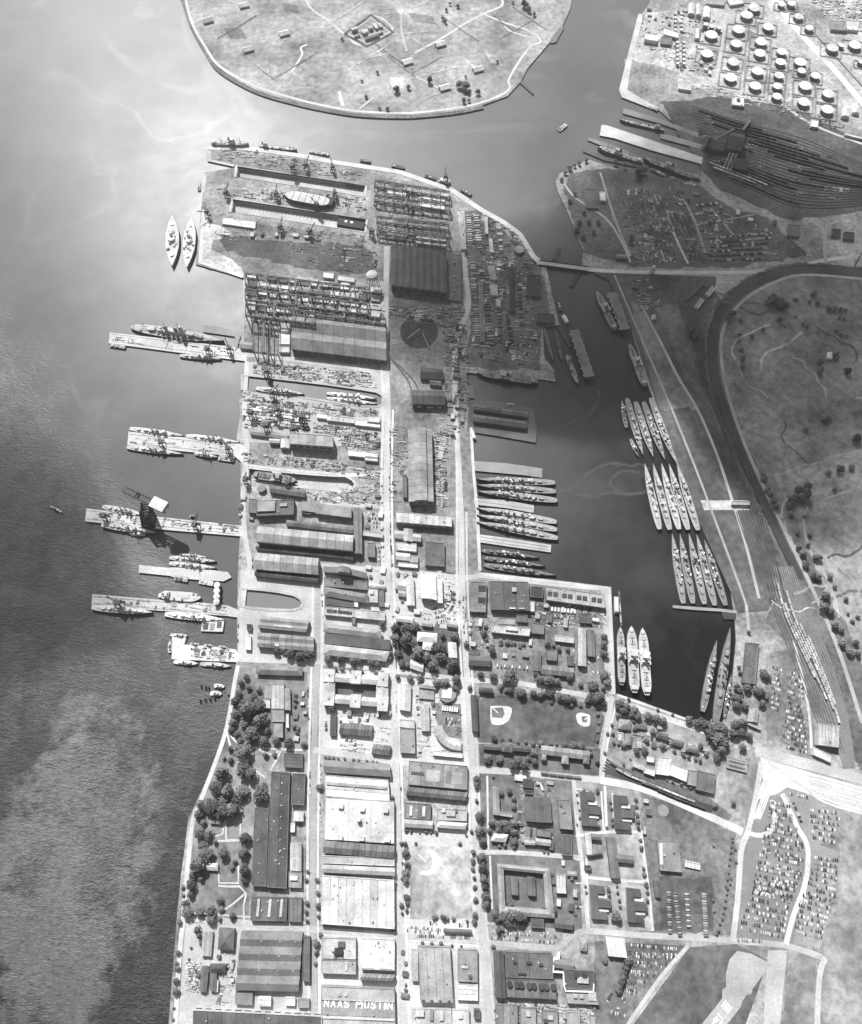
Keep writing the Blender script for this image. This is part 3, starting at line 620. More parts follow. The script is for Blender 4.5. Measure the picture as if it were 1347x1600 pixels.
BLD = '''D|320 258 845 320 312 455|17|mh2+9|.15|long dark twin-ridged assembly shop beside the slipway gantries|
D|245 345 303 347 243 428|8|f|.5|small white flat roofed block against the end of the assembly shop|penthouse:.75,.15,.4,.2,3,.5
D|243 442 300 444 242 474|7|f|.5|low white hut below the small white block by the assembly shop|
D|247 290 305 294 247 335|7|fv+3|.3|grey shed beside the slipway gantry above the small white block|
D|16 415 90 422 18 450|7|mh|.2|small ridged shed at the root of the battleship pier|
o|612 384 697 395 611 446|18|av8|.085|big dark shop with eight barrel vaults right of the slipways|
o|699 396 721 399 698 468|4|fv|.1|low dark annex beside the barrel vaulted shop|vent:.5,.2,4,4,3,.2;vent:.5,.5,4,4,3,.2;vent:.5,.8,4,4,3,.2
D|1045 562 1172 570 1045 622|9|mh|.07|dark gabled workshop below the round dark yard|
D|1098 632 1162 638 1098 660|7|mh|.13|little grey ridged hut between two dark workshops|
D|1000 690 1182 695 1000 768|14|mh+6|.09|dark workshop with pale doors on its lower side|penthouse:.2,1.02,8,1.5,4,.6,-13;penthouse:.55,1.02,14,1.5,4,.6,-13;penthouse:.85,1.02,6,1.5,4,.6,-13
D|455 822 512 829 455 846|6|f|.55|short white shed at the end of the long white shed|
D|512 832 670 850 512 862|6|f|.55|long white flat shed above the steel yard|vent:.2,.5,2,2,1,.1;vent:.4,.5,2,2,1,.1;vent:.6,.5,2,2,1,.1
D|672 856 815 872 672 888|6|f|.58|white flat shed nearest the main street above the steel yard|vent:.5,.4,2,2,1,.1
D|745 835 812 842 745 868|9|f|.55|white square block behind the white shed by the main street|
G|300 132 548 150 298 194|20|fv+5|.26|tall pale roofed plate shop with a deep dark wall|
G|185 165 245 168 184 188|9|mh|.32|little pale shed left of the tall plate shop|
G|250 166 300 168 249 218|9|mv|.34|pale shed touching the tall plate shop|
G|78 112 298 142 76 140|7|mh|.18|low grey shed behind the tall plate shop|
G|635 230 802 248 635 262|6|f|.6|white shed by the main street in the steel yard|
G|728 264 802 272 728 288|6|f|.4|grey shed just below the white shed by the main street|
G|975 116 1108 116 980 522|17|nv+10|.2|very long grey shop with raised nave beside the main street|
G|944 370 968 370 945 500|7|fv|.1|narrow dark shed along the very long grey shop|
G|70 508 115 510 66 586|10|f|.14|dark wing at the water side of the bent dark workshop|
G|116 520 326 512 112 605|13|f|.11|bent dark workshop with a pale raised roof|penthouse:.26,.42,.48,.66,4,.24;penthouse:.72,.35,.2,.2,3,.2
G|190 430 388 458 188 470|9|mh+6|.12|narrow dark ridged shed along the round-headed dry dock|
G|372 520 455 530 372 575|9|sh4|.2|grey saw toothed shed beside the crooked lane|
G|452 532 652 556 450 590|13|sh5|.22|wide grey saw toothed shop with dark wall above the long narrow shed|
G|368 565 425 570 366 590|6|f|.06|black roofed hut in the crooked lane|
G|286 628 662 672 282 660|9|mh+10|.13|long narrow dark ridged shed above the biggest foundry|
G|122 664 662 716 112 752|19|mh+11|.24|biggest foundry with eleven pale roof bays and long dark wall|monitor:.5,.98,.99,.12,5,.12,-4
G|112 775 660 832 110 795|8|mh+11|.07|lean-to with dark striped roof along the biggest foundry|
G|664 565 710 566 666 818|12|cv|.16|narrow dark building with raised ridge at the end of the foundry|
G|716 688 832 702 714 716|7|f|.4|pale flat hall between the narrow dark building and the street|
G|744 758 787 760 744 838|8|f|.13|dark square roofed store below the pale flat hall|
G|905 580 1222 606 905 640|14|fv+9|.34|long pale flat office block with dark window wall|
G|898 688 950 692 898 730|9|mh|.3|left wing of the small cross shaped office|
G|950 676 1000 682 950 745|11|mv|.42|tall pale centre of the small cross shaped office|
G|1000 706 1048 712 1000 745|9|mh|.28|right wing of the small cross shaped office|
G|910 754 1022 764 910 798|8|f+5|.5|white flat roofed block below the cross shaped office|
G|905 812 985 820 905 852|7|mh|.34|grey shed below the white flat roofed block|
G|985 828 1032 832 985 868|7|f|.3|small grey block beside the grey shed by the main street|
G|918 868 1030 878 918 892|6|f|.55|slim white shed at the foot of the office block|
G|1074 752 1182 760 1072 885|8|f|.11|plain dark square roof beside the street to the basin|
J|110 50 464 82 104 142|16|mh+10|.22|second foundry with ten pale roof bays beside the short basin|
J|104 152 462 192 103 180|9|mh+10|.08|dark striped lean-to along the second foundry|
J|497 128 738 164 495 160|9|cv|.16|thin workshop with a dark slot along its ridge|
J|495 190 742 212 497 240|10|fv+4|.14|dark flat workshop with two little vents|vent:.25,.4,3,3,3,.3;vent:.45,.4,3,3,3,.3
J|500 244 742 286 500 294|11|h|.17|wide hipped roof between two dark flat workshops|vent:.5,.4,3,3,6,.2
J|500 304 664 320 500 346|8|f|.1|dark flat annex below the wide hipped roof|
J|668 312 690 315 668 356|9|f|.7|slim white tower block at the end of the dark annex|
J|498 352 842 386 498 402|8|fv+8|.32|long pale flat store with five dark skylights|skylight:.08,.5,8,5,1.5,.06;skylight:.17,.5,8,5,1.5,.06;skylight:.26,.5,8,5,1.5,.06;skylight:.34,.5,8,5,1.5,.06;skylight:.42,.5,8,5,1.5,.06
J|655 415 675 417 655 458|8|f|.13|dark bridge block joining the pale store and the warehouses|
J|755 224 846 234 754 246|6|mh|.3|slim grey shed right of the hipped roof|
J|745 254 802 258 745 330|7|f|.42|pale square store beside the slim grey shed|penthouse:.4,.3,6,6,3,.5
J|806 258 838 260 806 355|7|f|.11|dark square store by the main street|
J|505 452 815 488 500 500|11|h|.25|pale hipped warehouse with dots of vents on its ridge|vent:.2,.4,2,2,5,.5;vent:.4,.4,2,2,5,.5;vent:.6,.4,2,2,5,.5;vent:.8,.4,2,2,5,.5
J|502 508 872 546 500 566|11|sh7|.12|dark saw toothed warehouse below the pale hipped one|
J|520 574 862 612 496 628|11|h|.3|long pale hipped warehouse above a row of trees|
J|142 412 412 438 122 476|11|mh2|.17|grey twin ridged workshop below the short basin|penthouse:.5,.7,.4,.12,3,.4
J|122 504 438 530 118 584|11|mh2+8|.18|second grey twin ridged workshop behind a row of trees|penthouse:.35,.75,8,6,3,.5
J|118 690 366 700 116 740|8|h|.14|dark hipped shed beside the riverside trees|
J|48 520 80 522 48 600|6|f|.6|slim white store on the wharf by the twin ridged workshops|
J|58 455 85 456 58 490|6|f|.06|black roofed hut on the wharf|
J|962 190 1006 192 968 348|9|mv|.5|long white gabled hall beside the big white hall|
J|1044 168 1130 178 1050 308|14|mv|.75|big bright white gabled hall|
J|1132 190 1168 195 1136 332|9|fv+5|.7|white side aisle of the big white hall|
J|900 214 984 224 900 256|7|h|.3|grey hipped block by the main street facing the white halls|
J|918 262 962 268 918 296|7|mh|.22|small dark roofed block below the grey hipped block|
J|906 408 1005 418 905 440|7|mh|.3|long low shed left of the curved car park|
J|1054 438 1112 446 1054 464|7|mh|.24|low shed at the foot of the curved car park|
J|1194 438 1252 446 1194 468|7|mh|.22|low shed where the curved car park meets the street|
J|1030 500 1138 510 1028 552|8|h|.5|large white house among the trees|
J|1060 556 1116 562 1058 600|7|h|.55|white wing of the house among the trees|
J|1200 558 1248 562 1206 645|7|mv|.6|white gabled house right of the trees|
J|988 658 1062 682 985 706|7|mh|.65|white house on the bright lawn|
J|1040 784 1134 796 1038 816|7|mh|.28|grey gabled house above the round reservoir|
L|594 68 632 70 594 150|8|fv|.22|grey side wing of the riverside laundry|
L|632 68 706 70 632 208|10|fv+3|.32|pale flat hall in the riverside block|
L|632 212 706 214 634 283|9|f|.2|grey flat hall below the pale riverside hall|
L|590 155 626 156 590 205|7|f|.45|white low annex of the riverside hall|
L|708 94 740 96 710 215|8|mv|.22|narrow grey hall beside the riverside block|
L|645 286 700 290 645 370|7|f|.18|dark end hall of the riverside block|
L|716 236 733 238 716 316|6|f|.7|thin bright white shed beside the riverside block|
L|706 460 812 466 704 540|7|f+4|.09|dark square store at the corner of the left street|
o|424 1205 453 1207 417 1386|10|fv+2|.085|very long dark roofed warehouse beside the park|vent:.6,.1,2,2,2,.5;vent:.6,.2,2,2,2,.5;vent:.6,.3,2,2,2,.5;vent:.6,.4,2,2,2,.5;vent:.6,.5,2,2,2,.5;vent:.6,.6,2,2,2,.5;vent:.6,.7,2,2,2,.5;vent:.6,.8,2,2,2,.5
o|398 1262 420 1263 393 1384|9|fv|.08|shorter dark aisle on the park side of the very long warehouse|
o|457 1208 477 1209 455 1257|9|fv|.09|dark aisle on the street side of the very long warehouse|
Q|975 125 1042 130 972 188|8|mv|.6|little white gabled house beside the very long warehouse|
Q|952 205 982 206 950 268|6|f|.5|little white flat annex beside the gabled house|
Q|950 342 1026 348 948 532|8|mv2|.55|white twin ridged shed beside the very long warehouse|
Q|940 540 1030 545 938 650|7|f|.2|grey yard building at the foot of the white twin ridged shed|penthouse:.4,.4,12,6,3,.6
Q|680 718 930 722 672 882|8|fv+4|.12|dark store with three white skylight strips|skylight:.2,.45,4,.75,1.2,.5;skylight:.52,.45,4,.75,1.2,.5;skylight:.84,.45,4,.75,1.2,.5
Q|940 722 1030 725 936 888|7|fv+3|.14|dark side hall right of the three skylight strips|
Q|460 934 562 940 448 1078|8|h|.11|dark hipped hall left of the four ridged warehouse|
Q|612 958 1034 968 572 1362|10|mh4|.15|broad dark warehouse with four parallel ridges|vent:.35,.15,2,2,4,.3;vent:.65,.15,2,2,4,.3;vent:.9,.15,2,2,4,.3;vent:.35,.4,2,2,4,.3;vent:.65,.4,2,2,4,.3;vent:.9,.4,2,2,4,.3;vent:.35,.65,2,2,4,.3;vent:.65,.65,2,2,4,.3;vent:.9,.65,2,2,4,.3
Q|1038 990 1086 994 1034 1300|8|fv|.1|dark annex on the street side of the four ridged warehouse|
Q|344 958 412 962 330 1125|6|mv2|.26|grey twin ridged hut row near the river road|
Q|335 1200 386 1202 316 1372|6|mv|.12|dark barrack by the scrap yard|
Q|396 1184 502 1186 388 1240|6|h|.1|dark top wing of the L shaped barrack|
Q|394 1244 440 1246 390 1368|6|mv|.11|dark stem of the L shaped barrack|
Q|424 1296 452 1298 420 1375|5|f|.65|small bright white shed beside the L shaped barrack|
Q|570 1366 690 1372 566 1462|6|f|.15|low dark annex below the four ridged warehouse|
Q|730 1408 816 1412 728 1474|7|mh2|.7|bright white twin ridged shed at the foot of the warehouse|
Q|916 1412 985 1416 914 1470|5|f|.5|small pale shed right of the bright twin ridged shed|
Q|1004 1424 1082 1428 1002 1484|6|f|.2|grey square shed at the street corner of the bottom block|
Q|272 1500 1168 1545 268 1760|14|fv+9|.1|huge dark roofed hangar at the bottom edge beside the river road|
M|95 500 468 524 98 572|10|mh|.15|dark sloping roof at the top end of the white warehouses|
M|100 584 462 612 104 706|10|fh+3|.5|white flat warehouse with a grey strip across it|penthouse:.5,.4,.94,.13,2,.2
R|128 24 604 52 118 318|10|fv+3|.5|broad white flat warehouse with seven roof boxes|penthouse:.23,.2,8,6,5,.5;penthouse:.54,.24,8,6,5,.5;penthouse:.88,.24,8,6,5,.5;penthouse:.23,.94,8,6,5,.5;penthouse:.54,.93,8,6,5,.5;penthouse:.9,.93,9,5,5,.45;vent:.5,.5,5,5,9,.5
R|124 326 606 364 112 412|12|mh+12|.13|dark ribbed gabled roof across the white warehouses|
R|108 428 606 448 106 484|10|f|.42|upper pale strip of the ridged white store|
R|106 492 606 516 106 546|10|mh|.3|lower grey strip of the ridged white store|
R|104 568 604 602 96 905|10|fv+9|.5|broad white warehouse with nine roof bays|vent:.25,.2,2,2,3,.7;vent:.15,.45,2,2,3,.7;vent:.38,.9,3,3,4,.6;vent:.85,.5,2,2,3,.7
R|102 998 338 1004 100 1145|8|f|.34|mottled grey flat block with a black machine house|penthouse:.5,.62,12,8,6,.05;penthouse:.58,.3,10,7,4,.1;penthouse:.4,.85,4,9,2,.15;penthouse:.58,.85,6,9,2,.15
R|100 1152 340 1160 98 1248|9|f|.26|grey flat block with a white roof hatch|skylight:.72,.4,4,12,1.5,.75
R|378 1002 608 1012 374 1218|9|f|.55|white flat block nearest the main street|penthouse:.2,.98,.36,.05,2,.2;penthouse:.75,.98,.38,.05,2,.2;vent:.5,.12,3,3,2,.2;vent:.85,.4,3,3,2,.2
R|384 1252 608 1262 366 1292|11|mh+8|.18|grey ribbed gable below the white flat block|
R|680 62 858 72 676 172|8|fv+2|.15|dark block with two bright skylights above the pale ball field|skylight:.24,.5,4.5,.62,2,.7;skylight:.74,.5,4.5,.62,2,.7
R|676 178 872 190 674 232|9|mh|.26|grey gabled front of the block with two skylights|
R|906 106 1112 112 902 186|8|f|.24|grey flat complex with small roof boxes above the pale ball field|penthouse:.45,.35,.3,.5,3,.35;penthouse:.2,.1,6,6,3,.4;penthouse:.6,.1,6,5,3,.1
R|918 192 1108 206 900 234|9|h|.5|white hipped front of the grey flat complex|
R|948 940 1142 950 948 964|6|mh|.1|thin dark shed in the car park below the pale ball field|
R|722 1078 768 1080 726 1300|7|fv|.32|pale side aisle of the four bay hall|
R|768 1058 992 1064 786 1448|10|fv+4|.26|grey hall with four long roof bays at the bottom|vent:.1,.97,5,2,2,.08;vent:.35,.97,5,2,2,.08;vent:.6,.97,5,2,2,.08;vent:.88,.97,5,2,2,.08
R|1046 1078 1182 1084 1046 1304|9|f|.22|grey flat hall beside the four bay hall|vent:.62,.83,6,6,2,.1;penthouse:.35,.55,10,3,2,.4
R|1046 1318 1186 1324 1044 1432|6|fh+3|.55|white panelled terrace building below the grey flat hall|
R|728 1490 1000 1496 730 1640|8|f|.3|pale mixed block at the bottom edge below the four bay hall|penthouse:.2,.2,12,8,4,.5;penthouse:.5,.3,5,12,3,.15;penthouse:.75,.3,6,12,3,.4
R|1005 1498 1125 1502 1005 1640|7|f|.36|white block at the bottom edge beside the right street|penthouse:.5,.3,6,6,3,.5
R|1158 1496 1200 1498 1158 1560|7|f|.08|black hut at the bottom edge beside the right street|
M|132 238 166 240 130 362|6|f|.1|slim dark hut right of the left street|
M|192 288 372 304 182 350|8|mh+9|.12|dark ribbed hall with white side wall below the square office|
M|378 408 476 420 366 462|8|mh+5|.13|smaller dark ribbed hall at the street corner|
M|530 66 592 76 524 214|8|mv|.5|pale gabled chapel-like hall between the two streets|
M|526 268 612 276 526 314|7|f|.36|pale flat end of the grey barrack between the streets|
M|528 320 612 324 530 460|8|f|.2|grey flat barrack between the streets|
M|645 184 692 186 650 335|7|mv|.26|slim grey hall left of the motor pool|
M|636 90 722 98 636 150|4|f|.18|grey walled garden left of the round reservoir|
M|716 446 884 462 716 474|6|f|.65|long white shed below the curved building|
M|580 505 912 534 574 640|9|fv+5|.18|dark grey gymnasium with courts on its roof|skylight:.15,.5,.22,.12,1,.08;skylight:.42,.55,.24,.5,.4,.24;skylight:.68,.55,.1,.5,.4,.14;skylight:.83,.55,.2,.5,.4,.24
M|578 654 912 686 562 700|9|mh+18|.12|dark ribbed long roof of the gymnasium|
N|130 408 232 414 130 440|8|mh|.1|left wing of the dark barrack below the ball field|
N|236 398 292 402 236 452|10|h|.12|taller centre of the dark barrack below the ball field|
N|296 414 396 422 296 448|8|mh|.1|right wing of the dark barrack below the ball field|
N|458 418 732 450 456 468|9|mh+7|.2|long barrack with three wings below the ball field|
N|460 470 486 472 460 500|9|h|.17|left wing of the long three winged barrack|
N|576 474 612 478 576 520|10|h|.22|centre wing of the long three winged barrack|
N|696 478 728 482 698 520|9|h|.15|right wing of the long three winged barrack|
S|160 158 202 162 166 338|8|mv|.2|narrow gabled barrack along the right street|
S|208 318 288 330 208 344|7|f|.26|pale roofed hut behind the narrow gabled barrack|
S|356 108 418 114 356 164|7|f|.06|black roofed store near the railway|
S|370 180 416 184 370 206|6|f|.05|small black store below the black roofed store|
S|366 222 528 232 376 380|9|cv2|.1|dark mess hall with two raised ridges|
S|578 240 658 246 592 428|8|f|.15|dark grey flat hall between two lanes|vent:.4,.4,5,5,2,.25;vent:.2,.2,5,5,2,.1
S|600 466 664 470 606 596|7|f|.09|black flat hall at the lane corner|skylight:.5,.5,.5,.8,1,.11
S|172 458 262 466 152 506|8|h|.34|pale hipped house among dark trees|
S|366 500 432 506 366 528|7|mh|.32|small pale gabled hut in the barracks yard|
S|442 428 532 438 444 474|7|f|.13|dark hut with pale edge in the barracks yard|
S|436 488 534 500 434 528|8|mh|.24|grey gabled hut in the barracks yard|
S|750 458 788 460 762 592|8|mv|.36|pale spine of the open court building|
S|790 460 850 466 794 496|8|mh|.12|upper dark wing of the open court building|
S|766 590 862 574 768 606|8|mh|.11|lower dark wing of the open court building|
S|888 482 944 486 918 740|8|mv|.13|long dark stem of the T shaped barrack|
S|950 592 1056 602 952 640|8|mh|.12|dark arm of the T shaped barrack|
S|750 660 790 662 750 690|6|f|.06|small black hut on the barracks lawn|
S|566 714 628 718 570 838|7|fv+3|.42|white flat hall beside the courtyard barrack|
S|640 700 698 704 640 728|6|h|.3|small pale hut with a hipped roof near the white flat hall|
S|1210 500 1346 512 1232 694|7|fv|.2|grey flat shed with a white strip on the rough ground|skylight:.12,.45,5,.7,1.5,.7
S|1190 758 1226 762 1200 864|5|mv|.1|narrow dark hut left of the truck park|
T|405 264 488 270 408 322|7|f+4|.1|dark square hut in the lower car park|
T|560 264 674 280 558 324|7|mh|.11|dark gabled hut at the edge of the lower car park|
T|168 474 232 476 182 768|10|cv|.09|long dark hall with raised ridge at the bottom|
T|240 474 540 486 246 640|9|fv+4|.1|dark upper roofs of the dining hall complex|penthouse:.2,.4,5,3,3,.06;penthouse:.5,.4,8,3,3,.06;penthouse:.75,.45,6,3,3,.06;penthouse:.35,.85,12,2,2,.05
T|246 648 560 664 254 766|9|fv+6|.12|dark roof of the dining hall with a row of round tanks|roof_tank:.07,.28,8,8,4,.05;roof_tank:.22,.3,8,8,4,.05;roof_tank:.31,.3,8,8,4,.05;roof_tank:.46,.32,8,8,4,.05;roof_tank:.56,.32,8,8,4,.05;roof_tank:.71,.33,8,8,4,.05;roof_tank:.81,.33,8,8,4,.05;roof_tank:.95,.33,8,8,4,.05
T|545 520 680 540 545 576|10|mh|.13|small ridged centre block of the dining hall complex|
T|612 588 808 600 616 712|9|f|.09|dark court block edged by a white wall|penthouse:.62,.5,.36,.3,3,.3;penthouse:.42,.25,6,6,4,.05;penthouse:.68,.25,6,6,4,.05
T|620 720 818 730 640 806|8|f|.2|mottled grey end block of the dining hall complex|penthouse:.3,.4,6,5,3,.3;penthouse:.5,.4,6,5,3,.3;penthouse:.85,.4,.25,.6,2,.36
T|885 386 1002 398 902 504|9|mv4|.6|white ribbed hangar beside the lower car park|
T|182 810 322 816 180 960|6|fv+3|.16|dark ribbed shed at the bottom beside the right street|
T|340 830 440 836 338 960|6|f|.2|dark yard shed at the bottom edge|penthouse:.5,.3,6,6,3,.4
T|480 850 580 856 478 960|6|f|.17|low dark shed with pale boxes at the bottom edge|penthouse:.5,.4,8,5,3,.5;penthouse:.2,.6,6,4,3,.08
T|640 858 720 864 640 960|6|f|.3|grey shed at the bottom end of the lane|
T|720 404 762 408 722 470|6|h|.22|small dark hut in the fenced corner above the lane|
K|130 214 220 218 124 384|9|fv|.16|dark store with three dark courts by the right street|penthouse:.75,.22,.5,.2,.6,.04;penthouse:.75,.62,.5,.2,.6,.04
K|238 210 456 216 246 372|12|fv+3|.09|big dark roofed hall near the basin quay|penthouse:.62,.3,8,8,4,.3;penthouse:.55,.95,10,2,3,.5;penthouse:.78,.95,10,2,3,.5
K|470 240 542 246 468 300|7|f|.06|black roofed store right of the big dark hall|
K|455 324 492 326 455 382|6|f|.7|bright white square store beside the big dark hall|
K|556 242 888 288 562 318|9|fv+4|.24|long grey quayside store with eight dark roof hatches|skylight:.06,.5,8,8,1,.07;skylight:.16,.5,8,8,1,.07;skylight:.31,.5,8,8,1,.07;skylight:.41,.5,8,8,1,.07;skylight:.56,.5,8,8,1,.07;skylight:.66,.5,8,8,1,.07;skylight:.81,.5,8,8,1,.07;skylight:.91,.5,8,8,1,.07
K|748 394 816 398 750 448|7|f|.1|dark square store beside two white drums|
K|258 460 470 482 250 502|10|f|.36|long pale flat office below the big dark hall|penthouse:.5,.3,.32,.5,4,.5
K|475 448 546 454 476 508|8|f|.13|dark block at the end of the long pale office|
K|390 402 452 406 390 442|6|f|.1|small dark roof beside the zigzag lane|
K|610 518 716 530 610 552|7|f|.36|pale flat block above the U shaped school|
K|740 478 786 484 740 690|10|mv|.26|tall gabled barrack beside the basin car park|
K|790 488 832 492 796 638|8|mv|.13|dark side wing of the tall gabled barrack|
K|490 608 530 612 490 720|8|mv|.12|left arm of the dark U shaped school|
K|536 688 716 706 530 738|9|mh+6|.16|base of the dark U shaped school|
K|562 600 622 606 560 660|7|f|.13|middle block of the dark U shaped school|
K|680 634 714 638 684 690|8|mv|.1|right arm of the dark U shaped school|
K|120 632 242 640 118 690|8|mh|.12|dark ridged block by the right street below the store with courts|
K|118 600 176 604 118 628|6|f|.1|small dark hut above the dark ridged block|
K|284 420 382 424 284 456|1|f|.17|fenced court below the big dark hall|
O|468 482 545 492 452 580|8|fv+3|.62|white square hall on the housing green|
O|540 516 638 556 530 585|8|f|.66|brightest white hall on the housing green|
O|640 556 690 566 634 640|7|fv|.24|grey hall beside the brightest white hall|
O|694 560 796 585 682 668|7|fv+2|.13|dark hall at the end of the housing green|
O|328 508 386 530 326 538|6|f|.5|left step of the white stepped shed by the railway|
O|388 536 448 556 386 574|6|f|.55|right step of the white stepped shed by the railway|
O|404 478 446 484 402 510|5|f|.7|small white hut above the white stepped shed|
O|246 268 312 276 240 322|7|h|.16|dark roofed house under the first trees of the housing green|
O|282 352 318 358 278 410|7|h|.15|dark house with a pale path on the housing green|
O|460 338 526 356 456 372|7|h|.11|first dark house in the row on the housing green|
O|548 380 612 398 544 410|7|h|.11|second dark house in the row on the housing green|
O|628 420 700 436 624 448|7|h|.12|third dark house in the row on the housing green|
O|985 210 1040 218 975 280|7|mv|.26|grey house among trees at the head of the basin|
O|985 290 1052 318 980 300|6|f|.5|white narrow hut among trees at the head of the basin|
O|860 482 972 510 858 545|3|f|.2|walled garden by the gate crossing|penthouse:.5,.3,.8,.1,1,.1;penthouse:.5,.7,.8,.1,1,.1
e|1005 150 1165 170 1000 322|12|fv+6|.32|large grey hangar between the railway and the bright road|
e|965 338 1100 400 962 400|6|f|.5|white low annex in front of the large grey hangar|
g|48 1040 104 1046 30 1220|7|fv+9|.13|long dark barrack beside the basin head|
E|505 252 606 258 505 300|8|fv+2|.07|dark shed inside the loop of the quay road|
E|448 30 530 36 445 150|8|f|.05|black roofed shed near the bridge|
E|345 -10 374 -8 352 240|7|mv|.05|black long shed in the storage yard|
E|175 70 196 72 186 412|5|fv+8|.2|thin pale striped shed in the storage yard|
E|225 -20 262 -18 240 60|6|f|.3|pale shed in the middle of the storage yard|
E|240 90 280 92 244 150|6|f|.36|white patched shed in the storage yard|
E|272 170 298 172 276 215|6|f|.32|small white store in the storage yard|
B|558 466 588 468 585 688|6|fv+7|.62|long white shed along the road above the vaulted shop|
B|715 500 735 504 720 600|5|f|.3|pale stack shed beside the outer road|
B|742 625 762 628 750 706|5|f|.5|slim white shed in the upper storage yard|
B|165 356 272 366 163 384|5|f+4|.72|white flat shed under the upper crane runway|
B|352 388 492 408 350 446|5|f+5|.66|second white flat shed under the upper crane runway|
B|112 556 500 604 112 584|5|fv+9|.6|long white store under the lower crane runway|
B|165 600 270 612 165 624|5|f|.55|low white store below the lower crane runway|
B|330 614 498 634 330 656|5|f+4|.62|white store at the foot of the lower crane runway|
A|358 505 545 532 354 545|4|f|.62|low white slab-roofed store between dry dock and filled slip|
A|930 820 990 826 928 850|5|f|.6|white hut beside the white water tower|
A|1012 838 1108 850 1010 866|5|f|.4|pale sheds beside the white water tower|
Y|165 178 236 188 165 214|10|f|.6|white pump house near the oil wharf|
Y|268 155 348 178 268 186|7|f|.68|white long shed above the tank rows of the oil depot|
Y|405 18 437 22 402 74|8|mv|.6|first white gabled shed of the oil depot|
Y|446 22 472 26 444 78|8|mv|.55|second white gabled shed of the oil depot|
Y|488 36 522 42 484 92|8|mv|.6|third white gabled shed of the oil depot|
Y|440 148 462 150 438 208|7|fv|.55|slim white store of the oil depot|
Y|345 420 412 430 348 482|6|f|.55|white shed at the edge of the oil wharf yard|
Y|642 522 706 532 640 570|6|f|.6|white office below the oil tanks|penthouse:.5,.4,8,8,3,.1
Y|1070 650 1110 656 1066 688|6|f|.55|small white office at the depot road|
Y|1240 588 1276 592 1238 630|9|mv|.66|bright white house with grey end wall by the depot road|
Y|1294 590 1330 594 1296 612|7|mv|.7|bright white house nearest the long diagonal road|
Y|1255 722 1350 745 1252 734|5|f|.72|long thin white shed beside the coal railway|
Y|255 200 312 206 252 238|6|fh+3|.16|dark rack store of the oil depot|
Y|505 -10 600 0 500 20|6|f|.3|grey store at the top edge of the oil depot|
Y|610 0 690 -12 630 30|6|f|.4|pale warehouse at the top edge of the oil depot|
Y|1170 110 1258 118 1178 160|7|f|.2|dark plant building beyond the diagonal road|
Y|1262 112 1330 118 1255 160|7|f|.6|white plant hall beyond the diagonal road|
Z|235 432 258 434 240 470|6|f|.65|bright white hut on the wooded point|
Z|165 420 215 424 180 500|5|f|.1|dark shed on the wooded point|
Z|310 698 352 700 308 712|6|mh|.16|small grey hut near the bridge road|
Z|1220 588 1258 592 1218 618|6|f|.05|black block in the far right compound|
Z|1272 602 1315 606 1270 632|6|f|.05|second black block in the far right compound|
Z|1035 570 1085 576 1032 618|6|f|.14|lone grey building above the big embankment|
a|582 146 608 128 520 205|6|fv|.18|slim grey depot row in the dark triangle|
a|640 140 660 150 608 180|6|fv+4|.42|pale ribbed depot shed in the dark triangle|
a|586 195 606 206 556 238|6|fv+3|.3|lower pale depot shed in the dark triangle|
a|1186 452 1208 455 1184 480|7|h|.7|lone white club house on the meadow|
a|358 276 374 278 358 296|5|h|.6|white hut on the bank above the moored ships|
a|268 122 296 124 266 148|6|f|.09|dark hut beside the moored carriers|
Q|360 480 445 486 358 530|6|h|.5|white house in the riverside park|
Q|395 180 470 186 390 206|6|h|.4|pale house with a garden in the riverside park|
L|440 492 500 498 438 520|6|h|.42|pale house under the big trees below the grove|
b|660 620 752 622 658 640|6|f|.24|grey pump building on the pale embankment|'''
NB = 0
def bname(label):
    for w in ('foundry','hangar','warehouse','barrack','house','hut','shed','shop','office','hall','store','block','hotel','garden','court'):
        if w in label.split() or w + 's' in label.split(): return {'shop': 'workshop', 'office': 'office_building', 'hall': 'hall_building', 'block': 'block_building', 'store': 'storehouse', 'court': 'court_yard', 'garden': 'walled_garden'}.get(w, w)
    return 'building'
for ln in BLD.split('\n'):
    z, pts, h, typ, tone, label, ex = ln.split('|')
    building(bname(label), z, [float(q) for q in pts.split()], float(h), typ, float(tone) if tone[0] != '.' else float('0' + tone), label, extras=ex,
             wall=0.62 if 'white side wall' in label else 0.4 if label.startswith('huge dark roofed hangar') else None)
